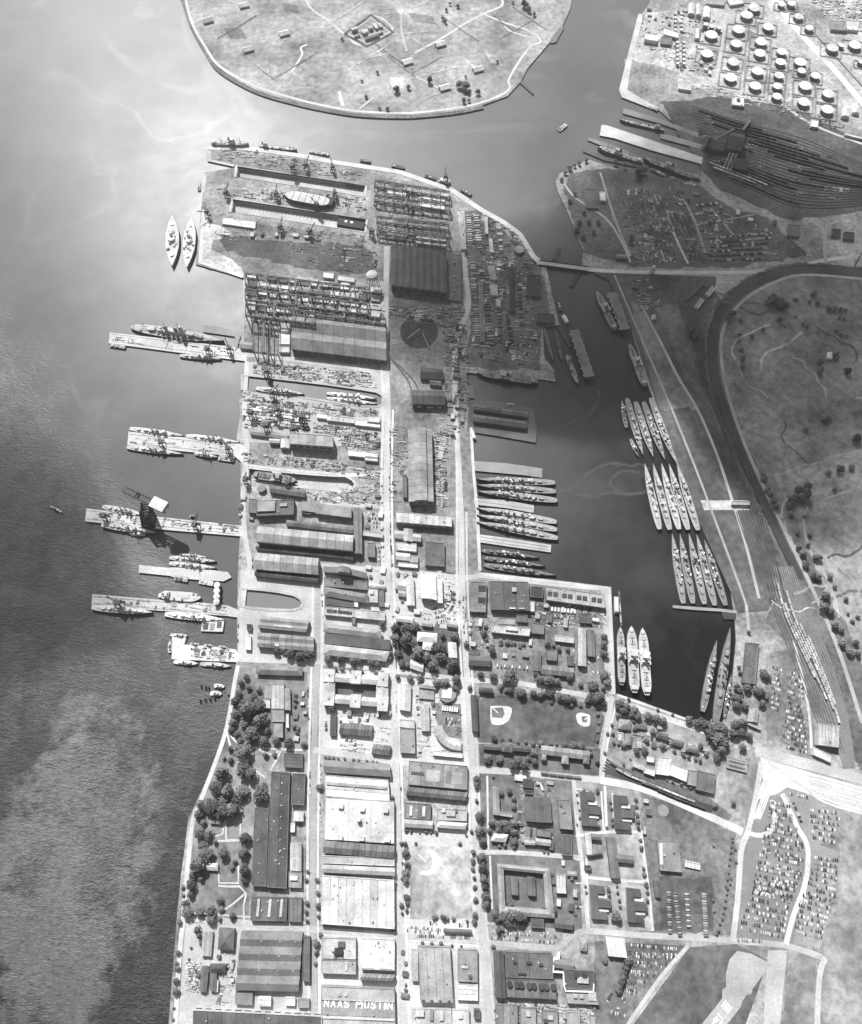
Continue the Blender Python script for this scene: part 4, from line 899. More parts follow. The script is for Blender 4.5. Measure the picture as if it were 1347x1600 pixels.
# ------------------------------------------------------------------ special buildings
# hangar with roof lettering
r, pt, rz = building('hangar', 'R', [98,1336, 606,1356, 96,1640], 10, 'fh+3', .25, 'grey hangar with big white roof lettering at the bottom edge', extras='vent:.25,.18,6,4,2,.4;vent:.33,.18,6,4,2,.4;monitor:.5,.31,.98,.03,1.5,.3;monitor:.5,.72,.98,.05,2.0,.45')
a = W('R', 112, 1456, 10); b = W('R', 600, 1476, 10); q = W('R', 356, 1466, 10.2); n_ = len('NAAS MUSTIN'); rot_ = math.atan2((b - a).y, (b - a).x)
cw = {'M': 1.25, 'I': .5, ' ': .75}; tot = sum(cw.get(ch, 1.0) for ch in 'NAAS MUSTIN'); pos = 0.0
for ch in 'NAAS MUSTIN':
    w_ = cw.get(ch, 1.0)
    if ch != ' ':
        cu = bpy.data.curves.new('letter', 'FONT'); cu.body = ch; cu.extrude = .02; cu.align_x = 'CENTER'; cu.align_y = 'CENTER'; cu.size = 1.0; cu.offset = .035
        to = bpy.data.objects.new('letter', cu); COL.objects.link(to); bpy.context.view_layer.update()
        me = bpy.data.meshes.new_from_object(to.evaluated_get(bpy.context.evaluated_depsgraph_get())); dim = to.dimensions.copy(); bpy.data.objects.remove(to)
        me.materials.clear(); me.materials.append(mat(.85, 'paint'))
        lo = bpy.data.objects.new('letter', me); link(lo); lo.parent = r; lo.rotation_euler = (0, 0, rot_); c_ = a.lerp(b, (pos + w_ / 2) / tot)
        lo.location = (c_.x - r.location.x, c_.y - r.location.y, 10.5); lo.scale = ((b - a).length / tot * w_ * .78 / max(dim.x, .05), 10.0 / max(dim.y, .05), 1)
    pos += w_
# square office with an inner court
def quad(name, z, O, I, h, tone, label, pav=None):
    o = [W(z, O[i], O[i + 1], h) for i in range(0, 8, 2)]; n = [W(z, I[i], I[i + 1], h) for i in range(0, 8, 2)]
    c = sum(o, Vector()) / 4; c.z = 0; r = root(name, c, label, 'building')
    for i in range(4):
        j = (i + 1) % 4; P = [o[i], o[j], n[j], n[i]]
        P = [p - c for p in P]; rise = 2.5
        vs = [Vector((p.x, p.y, 0)) for p in P] + [Vector((p.x, p.y, h)) for p in P]
        meshobj('wing_wall', vs, [(0, 1, 5, 4), (2, 3, 7, 6)], mat(tone * .8, 'roof'), r)
        m1 = (P[0] + P[3]) / 2; m2 = (P[1] + P[2]) / 2
        vs = [Vector((p.x, p.y, h)) for p in P] + [Vector((m1.x, m1.y, h + rise)), Vector((m2.x, m2.y, h + rise))]
        meshobj('wing_roof', vs, [(0, 1, 5, 4), (2, 3, 4, 5)], mat(tone, 'roof'), r)
    if pav:
        d = o[1] - o[0]; rz = math.atan2(d.y, d.x)
        for (u, v, su, sv) in pav:
            p = o[0].lerp(o[1], u).lerp(o[3].lerp(o[2], u), v) - c
            k = part(r, 'pavilion', 'box', mat(tone * 1.15, 'roof'), (p.x, p.y, 0), (su, sv, h + 3.4), rz)
            part(k, 'roof_vent', 'box', mat(.15, 'roof'), (0, 0, 1), (.1, .1, .12))
    ci = [p - c for p in n]
    vs = [Vector((p.x, p.y, .5)) for p in ci]; meshobj('court_floor', vs, [(0, 1, 2, 3)], mat(.1, 'roof'), r)
    return r
quad('office_building', 'M', [95,2, 462,24, 460,202, 92,172], [158,54, 394,72, 390,146, 158,126], 12, .36, 'square white office round a dark inner court',
     [(.09,.1,18,22), (.5,.1,18,22), (.92,.12,18,24), (.92,.9,18,24), (.5,.88,18,22), (.09,.88,18,22)])
quad('barrack', 'S', [190,652, 528,684, 560,1000, 205,975], [232,690, 486,716, 500,945, 244,925], 10, .24, 'big courtyard barrack with pale wings and dark court')
for k, (x0, y0, x1, y1, x2, y2) in enumerate(((276,732,320,736,282,848), (382,732,432,738,388,852))):
    building('barrack', 'S', [x0, y0, x1, y1, x2, y2], 8, 'mv', .13, ('left', 'right')[k] + ' inner hall of the big courtyard barrack')
# comb shaped barracks
for k, (dx, dy, wh) in enumerate(((0, 0, 'upper left'), (212, 22, 'upper right'), (64, 596, 'lower left'), (296, 616, 'lower right'))):
    c = W('S', 770 + dx, 300 + dy, 0); r = root('barrack', c, 'dark comb shaped barrack with two white courts, %s of four' % wh, 'building')
    for nm, pts, tn, hh in (('spine', (722,190, 766,193, 734,408), .09, 9), ('wing', (767,194, 810,198, 768,246), .09, 8.6), ('wing', (768,282, 852,288, 772,334), .1, 8.6), ('wing', (776,364, 830,370, 780,410), .09, 8.6),
                      ('infill', (766,250, 828,254, 767,274), .7, 5), ('infill', (776,340, 838,346, 778,358), .7, 5)):
        P0, P1, P2 = (W('S', pts[i] + dx, pts[i + 1] + dy, hh) - c for i in (0, 2, 4)); P3 = P1 + P2 - P0
        vs = [Vector((p.x, p.y, zz)) for zz in (0, hh) for p in (P0, P1, P3, P2)]
        wl = meshobj(nm + '_wall', vs, [(0, 1, 5, 4), (1, 2, 6, 5), (2, 3, 7, 6), (3, 0, 4, 7)], mat(.2, 'roof'), r)
        meshobj('roof', [Vector((p.x, p.y, hh)) for p in (P0, P1, P3, P2)], [(0, 1, 2, 3)], mat(tn, 'roof'), wl)
# curved building
ctr = W('M', 872, 292, 8); r = root('curved_building', (ctr.x, ctr.y, 0), 'curved building bending round the motor pool in seven bays', 'building')
ro = (W('M', 715, 312, 8) - ctr).length; ri = ro * .66
for k in range(7):
    a0 = R(186 + k * 12.2); a1 = R(186 + (k + .96) * 12.2); vs = []
    for zz, e in ((0, 0), (8, 0)):
        for a_, rr in ((a0, ro), (a1, ro), (a1, ri), (a0, ri)): vs.append((math.cos(a_) * rr, math.sin(a_) * rr * .93, zz))
    am = [(math.cos(a_) * (ro + ri) / 2, math.sin(a_) * (ro + ri) / 2 * .93, 10.5) for a_ in (a0, a1)]
    w_ = meshobj('bay_wall', vs + am, [(0, 1, 5, 4), (1, 2, 6, 9, 5), (2, 3, 7, 6), (3, 0, 4, 8, 7)], mat(.2, 'roof'), r)
    meshobj('bay_roof', vs[4:] + am, [(0, 1, 5, 4), (2, 3, 4, 5)], mat(.3, 'roof'), w_)
# round reservoir, tanks, drums
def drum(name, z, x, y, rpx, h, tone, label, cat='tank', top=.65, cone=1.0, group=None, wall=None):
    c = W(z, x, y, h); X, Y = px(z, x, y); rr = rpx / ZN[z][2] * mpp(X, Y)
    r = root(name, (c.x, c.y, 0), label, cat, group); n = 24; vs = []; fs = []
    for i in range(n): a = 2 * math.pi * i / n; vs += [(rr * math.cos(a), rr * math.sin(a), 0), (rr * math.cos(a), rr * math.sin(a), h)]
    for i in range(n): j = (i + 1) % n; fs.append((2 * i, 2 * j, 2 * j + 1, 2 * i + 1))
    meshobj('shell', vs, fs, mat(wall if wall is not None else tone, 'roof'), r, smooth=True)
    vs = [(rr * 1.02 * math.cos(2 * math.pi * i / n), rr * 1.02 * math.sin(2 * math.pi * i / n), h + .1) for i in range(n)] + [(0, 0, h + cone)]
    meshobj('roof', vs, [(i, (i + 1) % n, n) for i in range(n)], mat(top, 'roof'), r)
    return r, rr
r, rr = drum('reservoir', 'M', 798, 120, 50, 6, .25, 'round reservoir with a white square roof', 'reservoir', top=.2, cone=.4)
part(r, 'roof_deck', 'box', mat(.75, 'roof'), (-1, 0, 6.2), (rr * 1.1, rr * 1.15, 1.2), R(-6))
TANKS = [(762,40,33),(722,80,33),(838,145,30),(677,158,35),(665,235,33),(528,187,34),(505,290,33),(800,225,33),(793,287,32),(648,335,33),(633,420,34),(912,280,28),(905,335,28),
 (780,385,33),(768,465,33),(897,408,27),(890,467,27),(886,523,27),(1012,335,33),(1020,383,23),(1095,410,26),(1040,465,35),(1032,553,33),(1165,508,33),(1160,593,34),(1187,258,33),(1310,243,34),
 (1062,150,23),(1003,88,25),(912,22,20),(965,18,22),(1345,335,18)]
T_LAB = ['topmost white oil tank beside the diagonal road','second white oil tank at the top left of the diagonal road','pale oil tank standing alone nearest the diagonal road bend','white oil tank at the upper corner of the first depot square',
 'white oil tank below the upper corner tank of the first depot square','white oil tank beside three little tanks','white oil tank above the curved siding','white oil tank at the top of the second depot column','pale fogged oil tank second in the second depot column',
 'pale oil tank in the lower left depot square','white oil tank at the lower left corner of the depot','smaller white tank at the top of the third depot column','smaller white tank second in the third depot column','white oil tank third in the second depot column',
 'white oil tank at the foot of the second depot column','smaller white tank third in the third depot column','smaller white tank fourth in the third depot column','smaller white tank at the foot of the third depot column','pale oil tank touching a small tank in the fourth column',
 'small white tank touching the pale tank in the fourth column','small white tank alone above the lower right tanks','white oil tank with deep dark side in the fourth column','white oil tank at the foot of the fourth depot column','white oil tank at the lower right edge of the depot',
 'pale oil tank in the last square of the depot','white oil tank beyond the diagonal road beside a tiny tank','white oil tank at the right edge beyond the diagonal road','small pale tank just beyond the diagonal road','pale tank beyond the diagonal road near its top','first of two small pale tanks at the top edge','second of two small pale tanks at the top edge','half seen pale tank at the right edge']
for (x, y, q), lb in zip(TANKS, T_LAB):
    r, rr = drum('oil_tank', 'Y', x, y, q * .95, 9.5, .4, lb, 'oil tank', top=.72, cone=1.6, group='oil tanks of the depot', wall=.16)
    a = R(200 + (x % 40)); part(r, 'stair', 'box', mat(.1, 'steel'), (math.cos(a) * rr * 1.02, math.sin(a) * rr * 1.02, 0), (1.2, 3, 9.5), a)
    # low earth bund round each tank
    b = rr * 1.75; rb = R(-14)
    for i in range(4):
        aa = rb + i * math.pi / 2; part(r, 'bund', 'gable', mat(.17, 'ground'), (math.cos(aa) * b, math.sin(aa) * b, 0), (2 * b, 4, 2.2), aa + math.pi / 2)
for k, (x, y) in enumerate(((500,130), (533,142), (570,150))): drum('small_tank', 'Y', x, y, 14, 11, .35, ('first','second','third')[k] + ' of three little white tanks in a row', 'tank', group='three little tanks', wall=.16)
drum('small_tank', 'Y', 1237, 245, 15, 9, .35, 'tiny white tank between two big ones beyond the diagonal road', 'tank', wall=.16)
for i in range(2):
    for j in range(6): drum('upright_drum', 'Y', 345 + i * 36, 228 + j * 23, 9, 8, .5, 'white drum in the double row of the oil depot', 'tank', top=.75, group='double row of white drums', wall=.3)
for i in range(2):
    for j in range(5): drum('upright_drum', 'Y', 335 + i * 32, 72 + j * 22, 9, 6, .4, 'pale drum in the upper double row of the oil depot', 'tank', top=.6, group='upper double row of drums', wall=.3)
for k, (x, y) in enumerate(((475,340), (500,375), (526,355), (520,395))): drum('upright_drum', 'Y', x, y, 10, 6, .4, 'small pale drum beside the curved siding', 'tank', group='drums by the siding', top=.55)
for i, (y, h) in enumerate(((233,9), (266,9), (298,9), (328,9))): drum('mooring_drum', 'I', 797 - i, y, 17, h, .35, ('topmost','second','third','lowest')[i] + ' of four white round-topped drums off the basin mouth', 'drum', top=.8, cone=2.5, wall=.3)
drum('squat_tank', 'B', 915, 690, 26, 7, .15, 'squat grey tank in the corner of the outer road', 'tank', top=.26)
drum('squat_tank', 'G', 140, 446, 24, 7, .12, 'round dark tank beside the round-headed dry dock', 'tank', top=.16)
for k, (x, y) in enumerate(((832,430), (850,432))): drum('squat_tank', 'K', x, y, 11, 6, .5, ('first','second')[k] + ' white drum beside the dark square store', 'tank', top=.7)
sheet('concrete_pad', [W('S', 1250, 312, 0) + Vector((math.cos(R(i * 15)) * 9, math.sin(R(i * 15)) * 9, 0)) for i in range(24)], mat(.2, 'road'))
sheet('concrete_pad', [W('S', 1265, 436, 0) + Vector((math.cos(R(i * 15)) * 11, math.sin(R(i * 15)) * 11, 0)) for i in range(24)], mat(.15, 'road'))
# water towers on legs
def water_tower(z, x, y, h, rr, tone, label, flat=.45):
    top = W(z, x, y, h); r = root('water_tower', (top.x, top.y, 0), label, 'water tower'); m = mat(tone, 'roof')
    part(r, 'tank_body', 'cyl', m, (0, 0, h - 4), (rr * 2, rr * 2, 5)); part(r, 'tank_dome', 'dome', m, (0, 0, h + 1), (rr * 2, rr * 2, rr * flat * 2))
    for i in range(6):
        a = R(i * 60); bar(r, 'leg', mat(.08, 'steel'), (math.cos(a) * rr * 1.15, math.sin(a) * rr * 1.15, 0), (math.cos(a) * rr * .8, math.sin(a) * rr * .8, h - 4), .9)
        b = R(i * 60 + 60); bar(r, 'brace', mat(.08, 'steel'), (math.cos(a) * rr, math.sin(a) * rr, h * .45), (math.cos(b) * rr, math.sin(b) * rr, h * .45), .6)
    part(r, 'riser_pipe', 'cyl', mat(.1, 'steel'), (0, 0, 0), (1.6, 1.6, h))
water_tower('A', 1206, 838, 36, 13, .8, 'big bright white water tower beside the main street')
water_tower('R', 358, 182, 17, 3.5, .6, 'little water tower rising from the broad white warehouse')
water_tower('Z', 466, 753, 22, 4.5, .8, 'white ball shaped water tower beside the bridge road', flat=.9)
# sports stands
for pts, lb in (((56,132, 90,132, 66,338), 'long dark grandstand along the side of the ball field'), ((104,86, 182,92, 104,114), 'short dark grandstand at the corner of the ball field')):
    building('grandstand', 'N', list(pts), 9, 'mv' if pts[5] > 200 else 'mh', .07, lb)
# magazines of the fort
for k, (z, x, y) in enumerate((('W',440,26), ('W',235,112), ('W',668,186), ('W',465,276), ('X',467,246), ('X',280,348), ('X',680,390), ('X',490,494))):
    lb = ['pale magazine house nearest the top edge of the fort meadow','pale magazine house nearest the river road bend','pale magazine house left of the two light triangles','pale magazine house above the white path','pale magazine house at the road fork',
          'pale magazine house below the end of the straight road','pale magazine house at the end of the thin lane','white magazine house beside the dark trees'][k]
    c = W(z, x, y, 5); r = root('magazine_house', (c.x, c.y, 0), lb, 'house', 'magazine houses on the fort meadow', R(22))
    vs = [(-13,-9,0),(13,-9,0),(13,9,0),(-13,9,0),(-13,-9,5),(13,-9,5),(13,9,5),(-13,9,5),(-13,0,9),(13,0,9)]
    meshobj('wall', vs, [(0,1,5,4),(2,3,7,6),(1,2,6,9,5),(3,0,4,8,7)], mat(.24, 'roof'), r)
    meshobj('roof', [(-14,-10,4.9),(14,-10,4.9),(14,10,4.9),(-14,10,4.9),(-14,0,9.4),(14,0,9.4)], [(0,1,5,4),(2,3,4,5)], mat(.52, 'roof'), r)
# walled compound of the fort
strip('moat', loop('W', [1015,195, 1165,85, 1290,185, 1140,265, 1015,195]), 9, mat(.09, 'grass'), smooth=False)
strip('path', loop('W', [1035,195, 1165,105, 1270,182, 1140,248, 1035,195]), 5, mat(.4, 'road'), smooth=False)
for k, (x, y, a, b, h) in enumerate(((1070,165,16,9,6),(1130,180,16,12,7),(1162,158,12,9,6),(1190,150,9,20,5),(1215,145,9,16,5),(1170,210,40,9,5),(1190,195,42,7,4),(1085,205,14,5,4))):
    c = W('W', x, y, h); r = root('fort_building', (c.x, c.y, 0), ['white square house in the corner of the fort compound','largest white house in the fort compound','small white house beside the largest one in the fort compound','first slim barrack in the fort compound',
       'second slim barrack in the fort compound','long dark range along the lower wall of the fort','long pale range across the fort court','short range near the gate of the fort'][k], 'house', 'buildings inside the fort compound', R(28))
    part(r, 'wall', 'box', mat(.24, 'roof'), (0, 0, 0), (a, b, h)); part(r, 'roof', 'gable', mat(.4 if k not in (5,) else .15, 'roof'), (0, 0, h), (a * 1.04, b * 1.06, 3))
# coal loading station at the rail yard
c = W('f', 640, 400, 0); r = root('coal_station', c, 'dark coal loading station with sloping ramps at the rail yard', 'building', None, R(-16))
dk = mat(.055, 'roof')
part(r, 'main_house', 'gable', dk, (0, 10, 0), (36, 60, 30)); part(r, 'side_house', 'gable', mat(.07, 'roof'), (-38, 0, 0), (34, 44, 18)); part(r, 'lower_house', 'box', mat(.04, 'roof'), (22, -58, 0), (34, 34, 14))
for x in (-14, -6, 2): bar(r, 'ramp', mat(.2, 'steel'), (x, -72, 1), (x + 6, -30, 16), 4, 1.5)
bar(r, 'conveyor', mat(.12, 'steel'), (-10, 40, 26), (-75, -20, 6), 5, 3); bar(r, 'conveyor', mat(.12, 'steel'), (10, 40, 26), (30, 110, 3), 6, 3); part(r, 'hoist_tower', 'box', mat(.09, 'steel'), (-62, -14, 0), (8, 8, 34))
# ================================================================== piers
def pier(z, pts, tone, label, h=.35, name='pier', rails=None, cat='pier'):
    L = loop(z, pts); c = sum(L, Vector()) / len(L); c.z = 0
    r = root(name, c, label, cat)
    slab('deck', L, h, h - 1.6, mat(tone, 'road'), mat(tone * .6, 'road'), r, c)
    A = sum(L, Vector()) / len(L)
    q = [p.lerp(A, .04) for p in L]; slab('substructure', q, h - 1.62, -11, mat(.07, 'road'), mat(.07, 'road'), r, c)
    if rails:
        for (x0, y0, x1, y1) in rails:
            a, b = W(z, x0, y0), W(z, x1, y1); a -= c; b -= c
            strip('crane_rail', [Vector((a.x, a.y, 0)), Vector((b.x, b.y, 0))], 1.1, mat(.16, 'road'), z=h + .15, parent=r, kind=None)
            d = (b - a).normalized()
    return r
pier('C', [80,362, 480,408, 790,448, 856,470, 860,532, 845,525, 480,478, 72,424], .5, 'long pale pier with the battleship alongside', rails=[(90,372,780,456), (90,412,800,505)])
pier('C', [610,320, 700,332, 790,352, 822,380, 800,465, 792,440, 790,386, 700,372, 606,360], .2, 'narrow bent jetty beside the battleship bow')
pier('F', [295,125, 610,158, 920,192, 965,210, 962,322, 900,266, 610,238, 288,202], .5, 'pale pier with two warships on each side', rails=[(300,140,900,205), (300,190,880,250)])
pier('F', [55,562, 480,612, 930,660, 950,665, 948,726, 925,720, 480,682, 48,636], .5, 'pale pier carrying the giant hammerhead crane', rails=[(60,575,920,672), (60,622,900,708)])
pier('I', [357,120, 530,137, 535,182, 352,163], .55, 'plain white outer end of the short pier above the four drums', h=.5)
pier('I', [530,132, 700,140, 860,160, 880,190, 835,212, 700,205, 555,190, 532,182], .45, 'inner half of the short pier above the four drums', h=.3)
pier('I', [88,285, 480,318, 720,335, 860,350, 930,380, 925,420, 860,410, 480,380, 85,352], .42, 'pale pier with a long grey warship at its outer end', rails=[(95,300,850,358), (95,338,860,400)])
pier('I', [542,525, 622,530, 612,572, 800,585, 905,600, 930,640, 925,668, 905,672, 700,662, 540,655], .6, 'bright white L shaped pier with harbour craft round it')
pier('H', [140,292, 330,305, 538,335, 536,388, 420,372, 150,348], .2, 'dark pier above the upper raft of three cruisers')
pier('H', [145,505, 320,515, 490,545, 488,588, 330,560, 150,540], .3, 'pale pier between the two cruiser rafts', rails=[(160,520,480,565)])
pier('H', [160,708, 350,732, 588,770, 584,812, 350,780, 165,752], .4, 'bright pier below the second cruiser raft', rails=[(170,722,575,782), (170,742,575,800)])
pier('E', [118,745, 300,755, 485,795, 505,915, 500,990, 300,955, 110,925], .1, 'dark pier with two long black sheds in the basin', h=.3)
for k, pts in enumerate(([148,772, 450,815, 146,800], [145,828, 445,868, 143,866])):
    building('pier_shed', 'E', pts, 9, 'mh+4', .085, ('upper','lower')[k] + ' long black shed on the basin pier')
pier('P', [368,348, 500,358, 640,368, 735,380, 735,396, 640,384, 500,376, 370,364], .22, 'thin dark jetty closing the lower end of the reserve rafts')
pier('P', [645,385, 730,385, 728,430, 660,428], .06, 'dark square landing stage beside the thin jetty', h=.2)
pier('Z', [165,252, 260,285, 440,322, 440,336, 255,300, 166,262], .1, 'low dark jetty below the coal ship', h=.2)
pier('f', [-80,320, -70,262, -40,265, 200,345, 480,440, 475,475, 200,400, 0,335], .6, 'bright white coal pier with a pale grey deck', h=.6)
pier('f', [50,170, 250,230, 490,320, 485,340, 250,255, 45,200], .16, 'dark lattice pier above the coal slip', h=.4)
pier('f', [250,310, 300,318, 480,370, 478,395, 300,348, 250,335], .2, 'old grey hulk-like jetty inside the coal slip', h=.3)
pier('f', [-140,330, -10,370, 155,440, 150,452, -20,395, -145,345], .16, 'dark wharf strip beside the coal ships', h=.3)
pier('Y', [25,490, 70,310, 130,75, 160,80, 95,330, 70,490, 240,590, 235,605, 40,530], .5, 'long pale oil wharf at the mouth of the creek', h=.6)
pier('X', [925,455, 1000,530, 996,540, 918,470], .1, 'thin dark jetty sticking out from the fort shore', h=.1)
pier('X', [1090,225, 1150,150, 1170,158, 1125,240, 1095,245], .14, 'small dark landing at the fort corner', h=.1)
pier('L', [388,55, 418,60, 408,130, 380,130], .12, 'small dark boat stage by the riverside road', h=.2)
pier('E', [626,332, 634,330, 700,440, 690,450], .1, 'thin quay between the slip hulls and the carrier', h=.3)
pier('E', [95,665, 140,668, 148,735, 105,735], .14, 'small square stage with a white float in the basin corner', h=.2)
for (x, y) in ((705,805),(730,812),(748,815),(700,888),(730,882),(756,880),(782,876)):
    c = W('I', x, y, 1); tag(part(None, 'mooring_pile', 'cyl', mat(.05, 'steel'), (c.x, c.y, -5), (3.5, 3.5, 8)), 'dark mooring pile off the yacht stage', 'pile', 'mooring piles by the yacht stage')
# bridge with its timber fenders
a, b = wp(846, 412), wp(914, 421); r = root('bridge', (a + b) / 2, 'low dark road bridge over the creek mouth', 'bridge'); d = b - a; rz = math.atan2(d.y, d.x); L_ = d.length
part(r, 'deck', 'box', mat(.3, 'road'), (0, 0, 1.0), (L_ + 20, 12, 1.4), rz)
for s in (-1, 1): part(r, 'girder', 'box', mat(.05, 'steel'), (-math.sin(rz) * 6.6 * s, math.cos(rz) * 6.6 * s, 0), (L_ + 10, 1.0, 4.2), rz)
for i in range(5):
    t = -.4 + i * .2; part(r, 'pier_leg', 'box', mat(.12, 'road'), (d.x * t, d.y * t, -9), (4, 13, 9.8), rz)
for (x0, y0, x1, y1, lb) in ((866,407,874,387,'dark timber fender above the bridge'), (905,424,893,448,'dark timber fender below the bridge')):
    p, q = wp(x0, y0), wp(x1, y1); e = q - p; rr_ = root('timber_fender', (p + q) / 2, lb, 'fender'); g_ = math.atan2(e.y, e.x)
    part(rr_, 'timber_deck', 'box', mat(.05, 'steel'), (0, 0, -2), (e.length, 10, 1.5), g_)
    for i in range(5): part(rr_, 'pile', 'cyl', mat(.04, 'steel'), (e.x * (-.4 + i * .2), e.y * (-.4 + i * .2), -9), (2, 2, 8))
# ================================================================== ships
HS = {'war': [(0,.5),(.05,.72),(.14,.88),(.3,1),(.55,1),(.7,.84),(.82,.58),(.92,.28),(.97,.1),(1,.015)],
      'bb':  [(0,.3),(.05,.6),(.15,.88),(.3,1),(.6,1),(.72,.86),(.84,.5),(.93,.22),(.97,.1),(1,.015)],
      'mer': [(0,.42),(.04,.7),(.12,.95),(.25,1),(.75,1),(.86,.82),(.94,.45),(.98,.16),(1,.02)],
      'fat': [(0,.06),(.06,.25),(.18,.62),(.34,.94),(.5,1),(.66,.94),(.82,.6),(.94,.22),(1,.02)],
      'box': [(0,.96),(.03,1),(.97,1),(1,.96)], 'tug': [(0,.55),(.08,.85),(.3,1),(.6,1),(.82,.7),(.94,.35),(1,.03)]}
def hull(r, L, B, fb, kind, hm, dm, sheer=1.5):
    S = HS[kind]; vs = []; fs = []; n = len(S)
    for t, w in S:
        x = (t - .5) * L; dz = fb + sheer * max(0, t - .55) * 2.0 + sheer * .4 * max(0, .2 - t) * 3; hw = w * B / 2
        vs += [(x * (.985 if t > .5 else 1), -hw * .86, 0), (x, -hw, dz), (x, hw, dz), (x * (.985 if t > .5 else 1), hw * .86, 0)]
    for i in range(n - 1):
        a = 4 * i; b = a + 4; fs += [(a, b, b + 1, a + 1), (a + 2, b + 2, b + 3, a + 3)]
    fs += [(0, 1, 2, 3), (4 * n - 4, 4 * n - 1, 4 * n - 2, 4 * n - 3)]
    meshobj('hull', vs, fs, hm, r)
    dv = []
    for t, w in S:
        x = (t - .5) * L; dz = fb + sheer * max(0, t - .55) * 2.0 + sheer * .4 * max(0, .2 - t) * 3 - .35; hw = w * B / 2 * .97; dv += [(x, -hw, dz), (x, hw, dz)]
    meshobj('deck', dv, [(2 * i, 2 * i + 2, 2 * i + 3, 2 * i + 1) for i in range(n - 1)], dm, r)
def ship(kind, z, bx, by, sx, sy, beam, tone, label, name=None, cat='ship', group=None, seed=0, deck=None):
    fb = {'bb': 7, 'cr': 6.5, 'dd': 4.5, 'tr': 9, 'cv': 11, 'sub': 3, 'barge': 3, 'lst': 6, 'tug': 3.5, 'yacht': 3, 'fat': 9, 'idle': 4.5, 'idlecr': 6.5, 'house': 3}[kind]
    hz = WL + fb; a = W(z, bx, by, hz); b = W(z, sx, sy, hz); d = a - b; L = d.length; c = (a + b) / 2
    nm = name or {'bb': 'battleship', 'cr': 'cruiser', 'dd': 'destroyer', 'tr': 'transport_ship', 'cv': 'aircraft_carrier', 'sub': 'submarine', 'barge': 'barge', 'lst': 'landing_ship', 'tug': 'tug_boat', 'yacht': 'motor_yacht', 'fat': 'hulk', 'idle': 'destroyer', 'idlecr': 'cruiser', 'house': 'house_boat'}[kind]
    r = root(nm, (c.x, c.y, WL), label, cat, group, math.atan2(d.y, d.x)); rd = random.Random(seed * 13 + int(bx * 7 + by)); B = beam
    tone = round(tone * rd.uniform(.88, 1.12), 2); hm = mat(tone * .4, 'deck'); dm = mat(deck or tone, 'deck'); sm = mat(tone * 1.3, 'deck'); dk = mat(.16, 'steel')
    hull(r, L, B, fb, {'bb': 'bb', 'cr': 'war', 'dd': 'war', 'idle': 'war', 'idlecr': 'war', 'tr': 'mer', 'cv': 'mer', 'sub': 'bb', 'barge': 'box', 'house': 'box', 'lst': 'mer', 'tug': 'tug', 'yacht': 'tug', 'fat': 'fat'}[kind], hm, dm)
    P = lambda nm_, sh, m_, x, y, zz, sx_, sy_, sz_, rz=0: part(r, nm_, sh, m_, (x * L, y * B, fb + zz), (sx_, sy_, sz_), rz)
    if kind == 'bb':
        for x, rz, s in ((.24, 0, 1), (.15, 0, 1), (-.27, math.pi, 1)):
            P('barbette', 'cyl', hm, x, 0, 0, B * .44, B * .44, 2.5 + (3 if x == .15 else 0)); P('gun_turret', 'turret', sm, x, 0, 2.4 + (3 if x == .15 else 0), B * .62, B * .52, 3.6, rz)
        P('deckhouse', 'taper', sm, -.05, 0, 0, L * .34, B * .62, 5); P('upper_deckhouse', 'taper', sm, -.02, 0, 5, L * .2, B * .44, 5); P('conning_tower', 'taper', sm, .06, 0, 5, L * .05, B * .4, 17)
        for x in (.0, -.11): P('funnel', 'taper', mat(.26, 'steel'), x, 0, 9, L * .045, B * .2, 11)
        P('mast', 'mast', dk, .05, 0, 20, 2, 2, 20); P('mast', 'mast', dk, -.1, 0, 12, 1.6, 1.6, 18); P('director', 'cyl', sm, .06, 0, 22, 7, 7, 4); P('director', 'cyl', sm, -.16, 0, 9, 6, 6, 5)
        for s in (-1, 1):
            for x in (.06, .01, -.04, -.09, -.14): P('gun_mount', 'turret', sm, x, s * .38, .2, 6, 5, 3, s * 1.2)
            for x in (.11, -.19, -.38): P('gun_tub', 'cyl', hm, x, s * .3, .1, 5, 5, 2.2)
        P('crane_post', 'mast', dk, -.47, 0, 0, 1.2, 1.2, 9); P('deck_launch', 'taper', mat(.5, 'paint'), -.36, .2, .1, 9, 3, 2)
    elif kind in ('cr', 'dd', 'idle', 'idlecr'):
        big = kind in ('cr', 'idlecr'); u = B / 12.0
        for x, rz in ((.3, 0), (.22, 0), (-.3, math.pi)) if big else ((.3, 0), (-.33, math.pi)):
            P('gun_turret', 'turret', sm, x, 0, .2 + (2.4 if x == .22 else 0), 8 * u, 6 * u, 2.8, rz)
        P('deckhouse', 'taper', sm, rd.uniform(-.02, .02), 0, 0, L * rd.uniform(.32, .42), B * .56, 3); P('bridge_house', 'taper', sm, rd.uniform(.11, .15), 0, 3, L * .07, B * .52, 6)
        for x in rd.choice(((.04, -.08), (.03, -.07), (0.0,), (.05, -.06))): P('funnel', 'taper', mat(.24, 'steel'), x, 0, 3, L * .035, B * .26, 6.5)
        P('mast', 'mast', dk, .1, 0, 9, 1.2, 1.2, 14); P('after_house', 'taper', sm, -.2, 0, 0, L * .09, B * .42, 4)
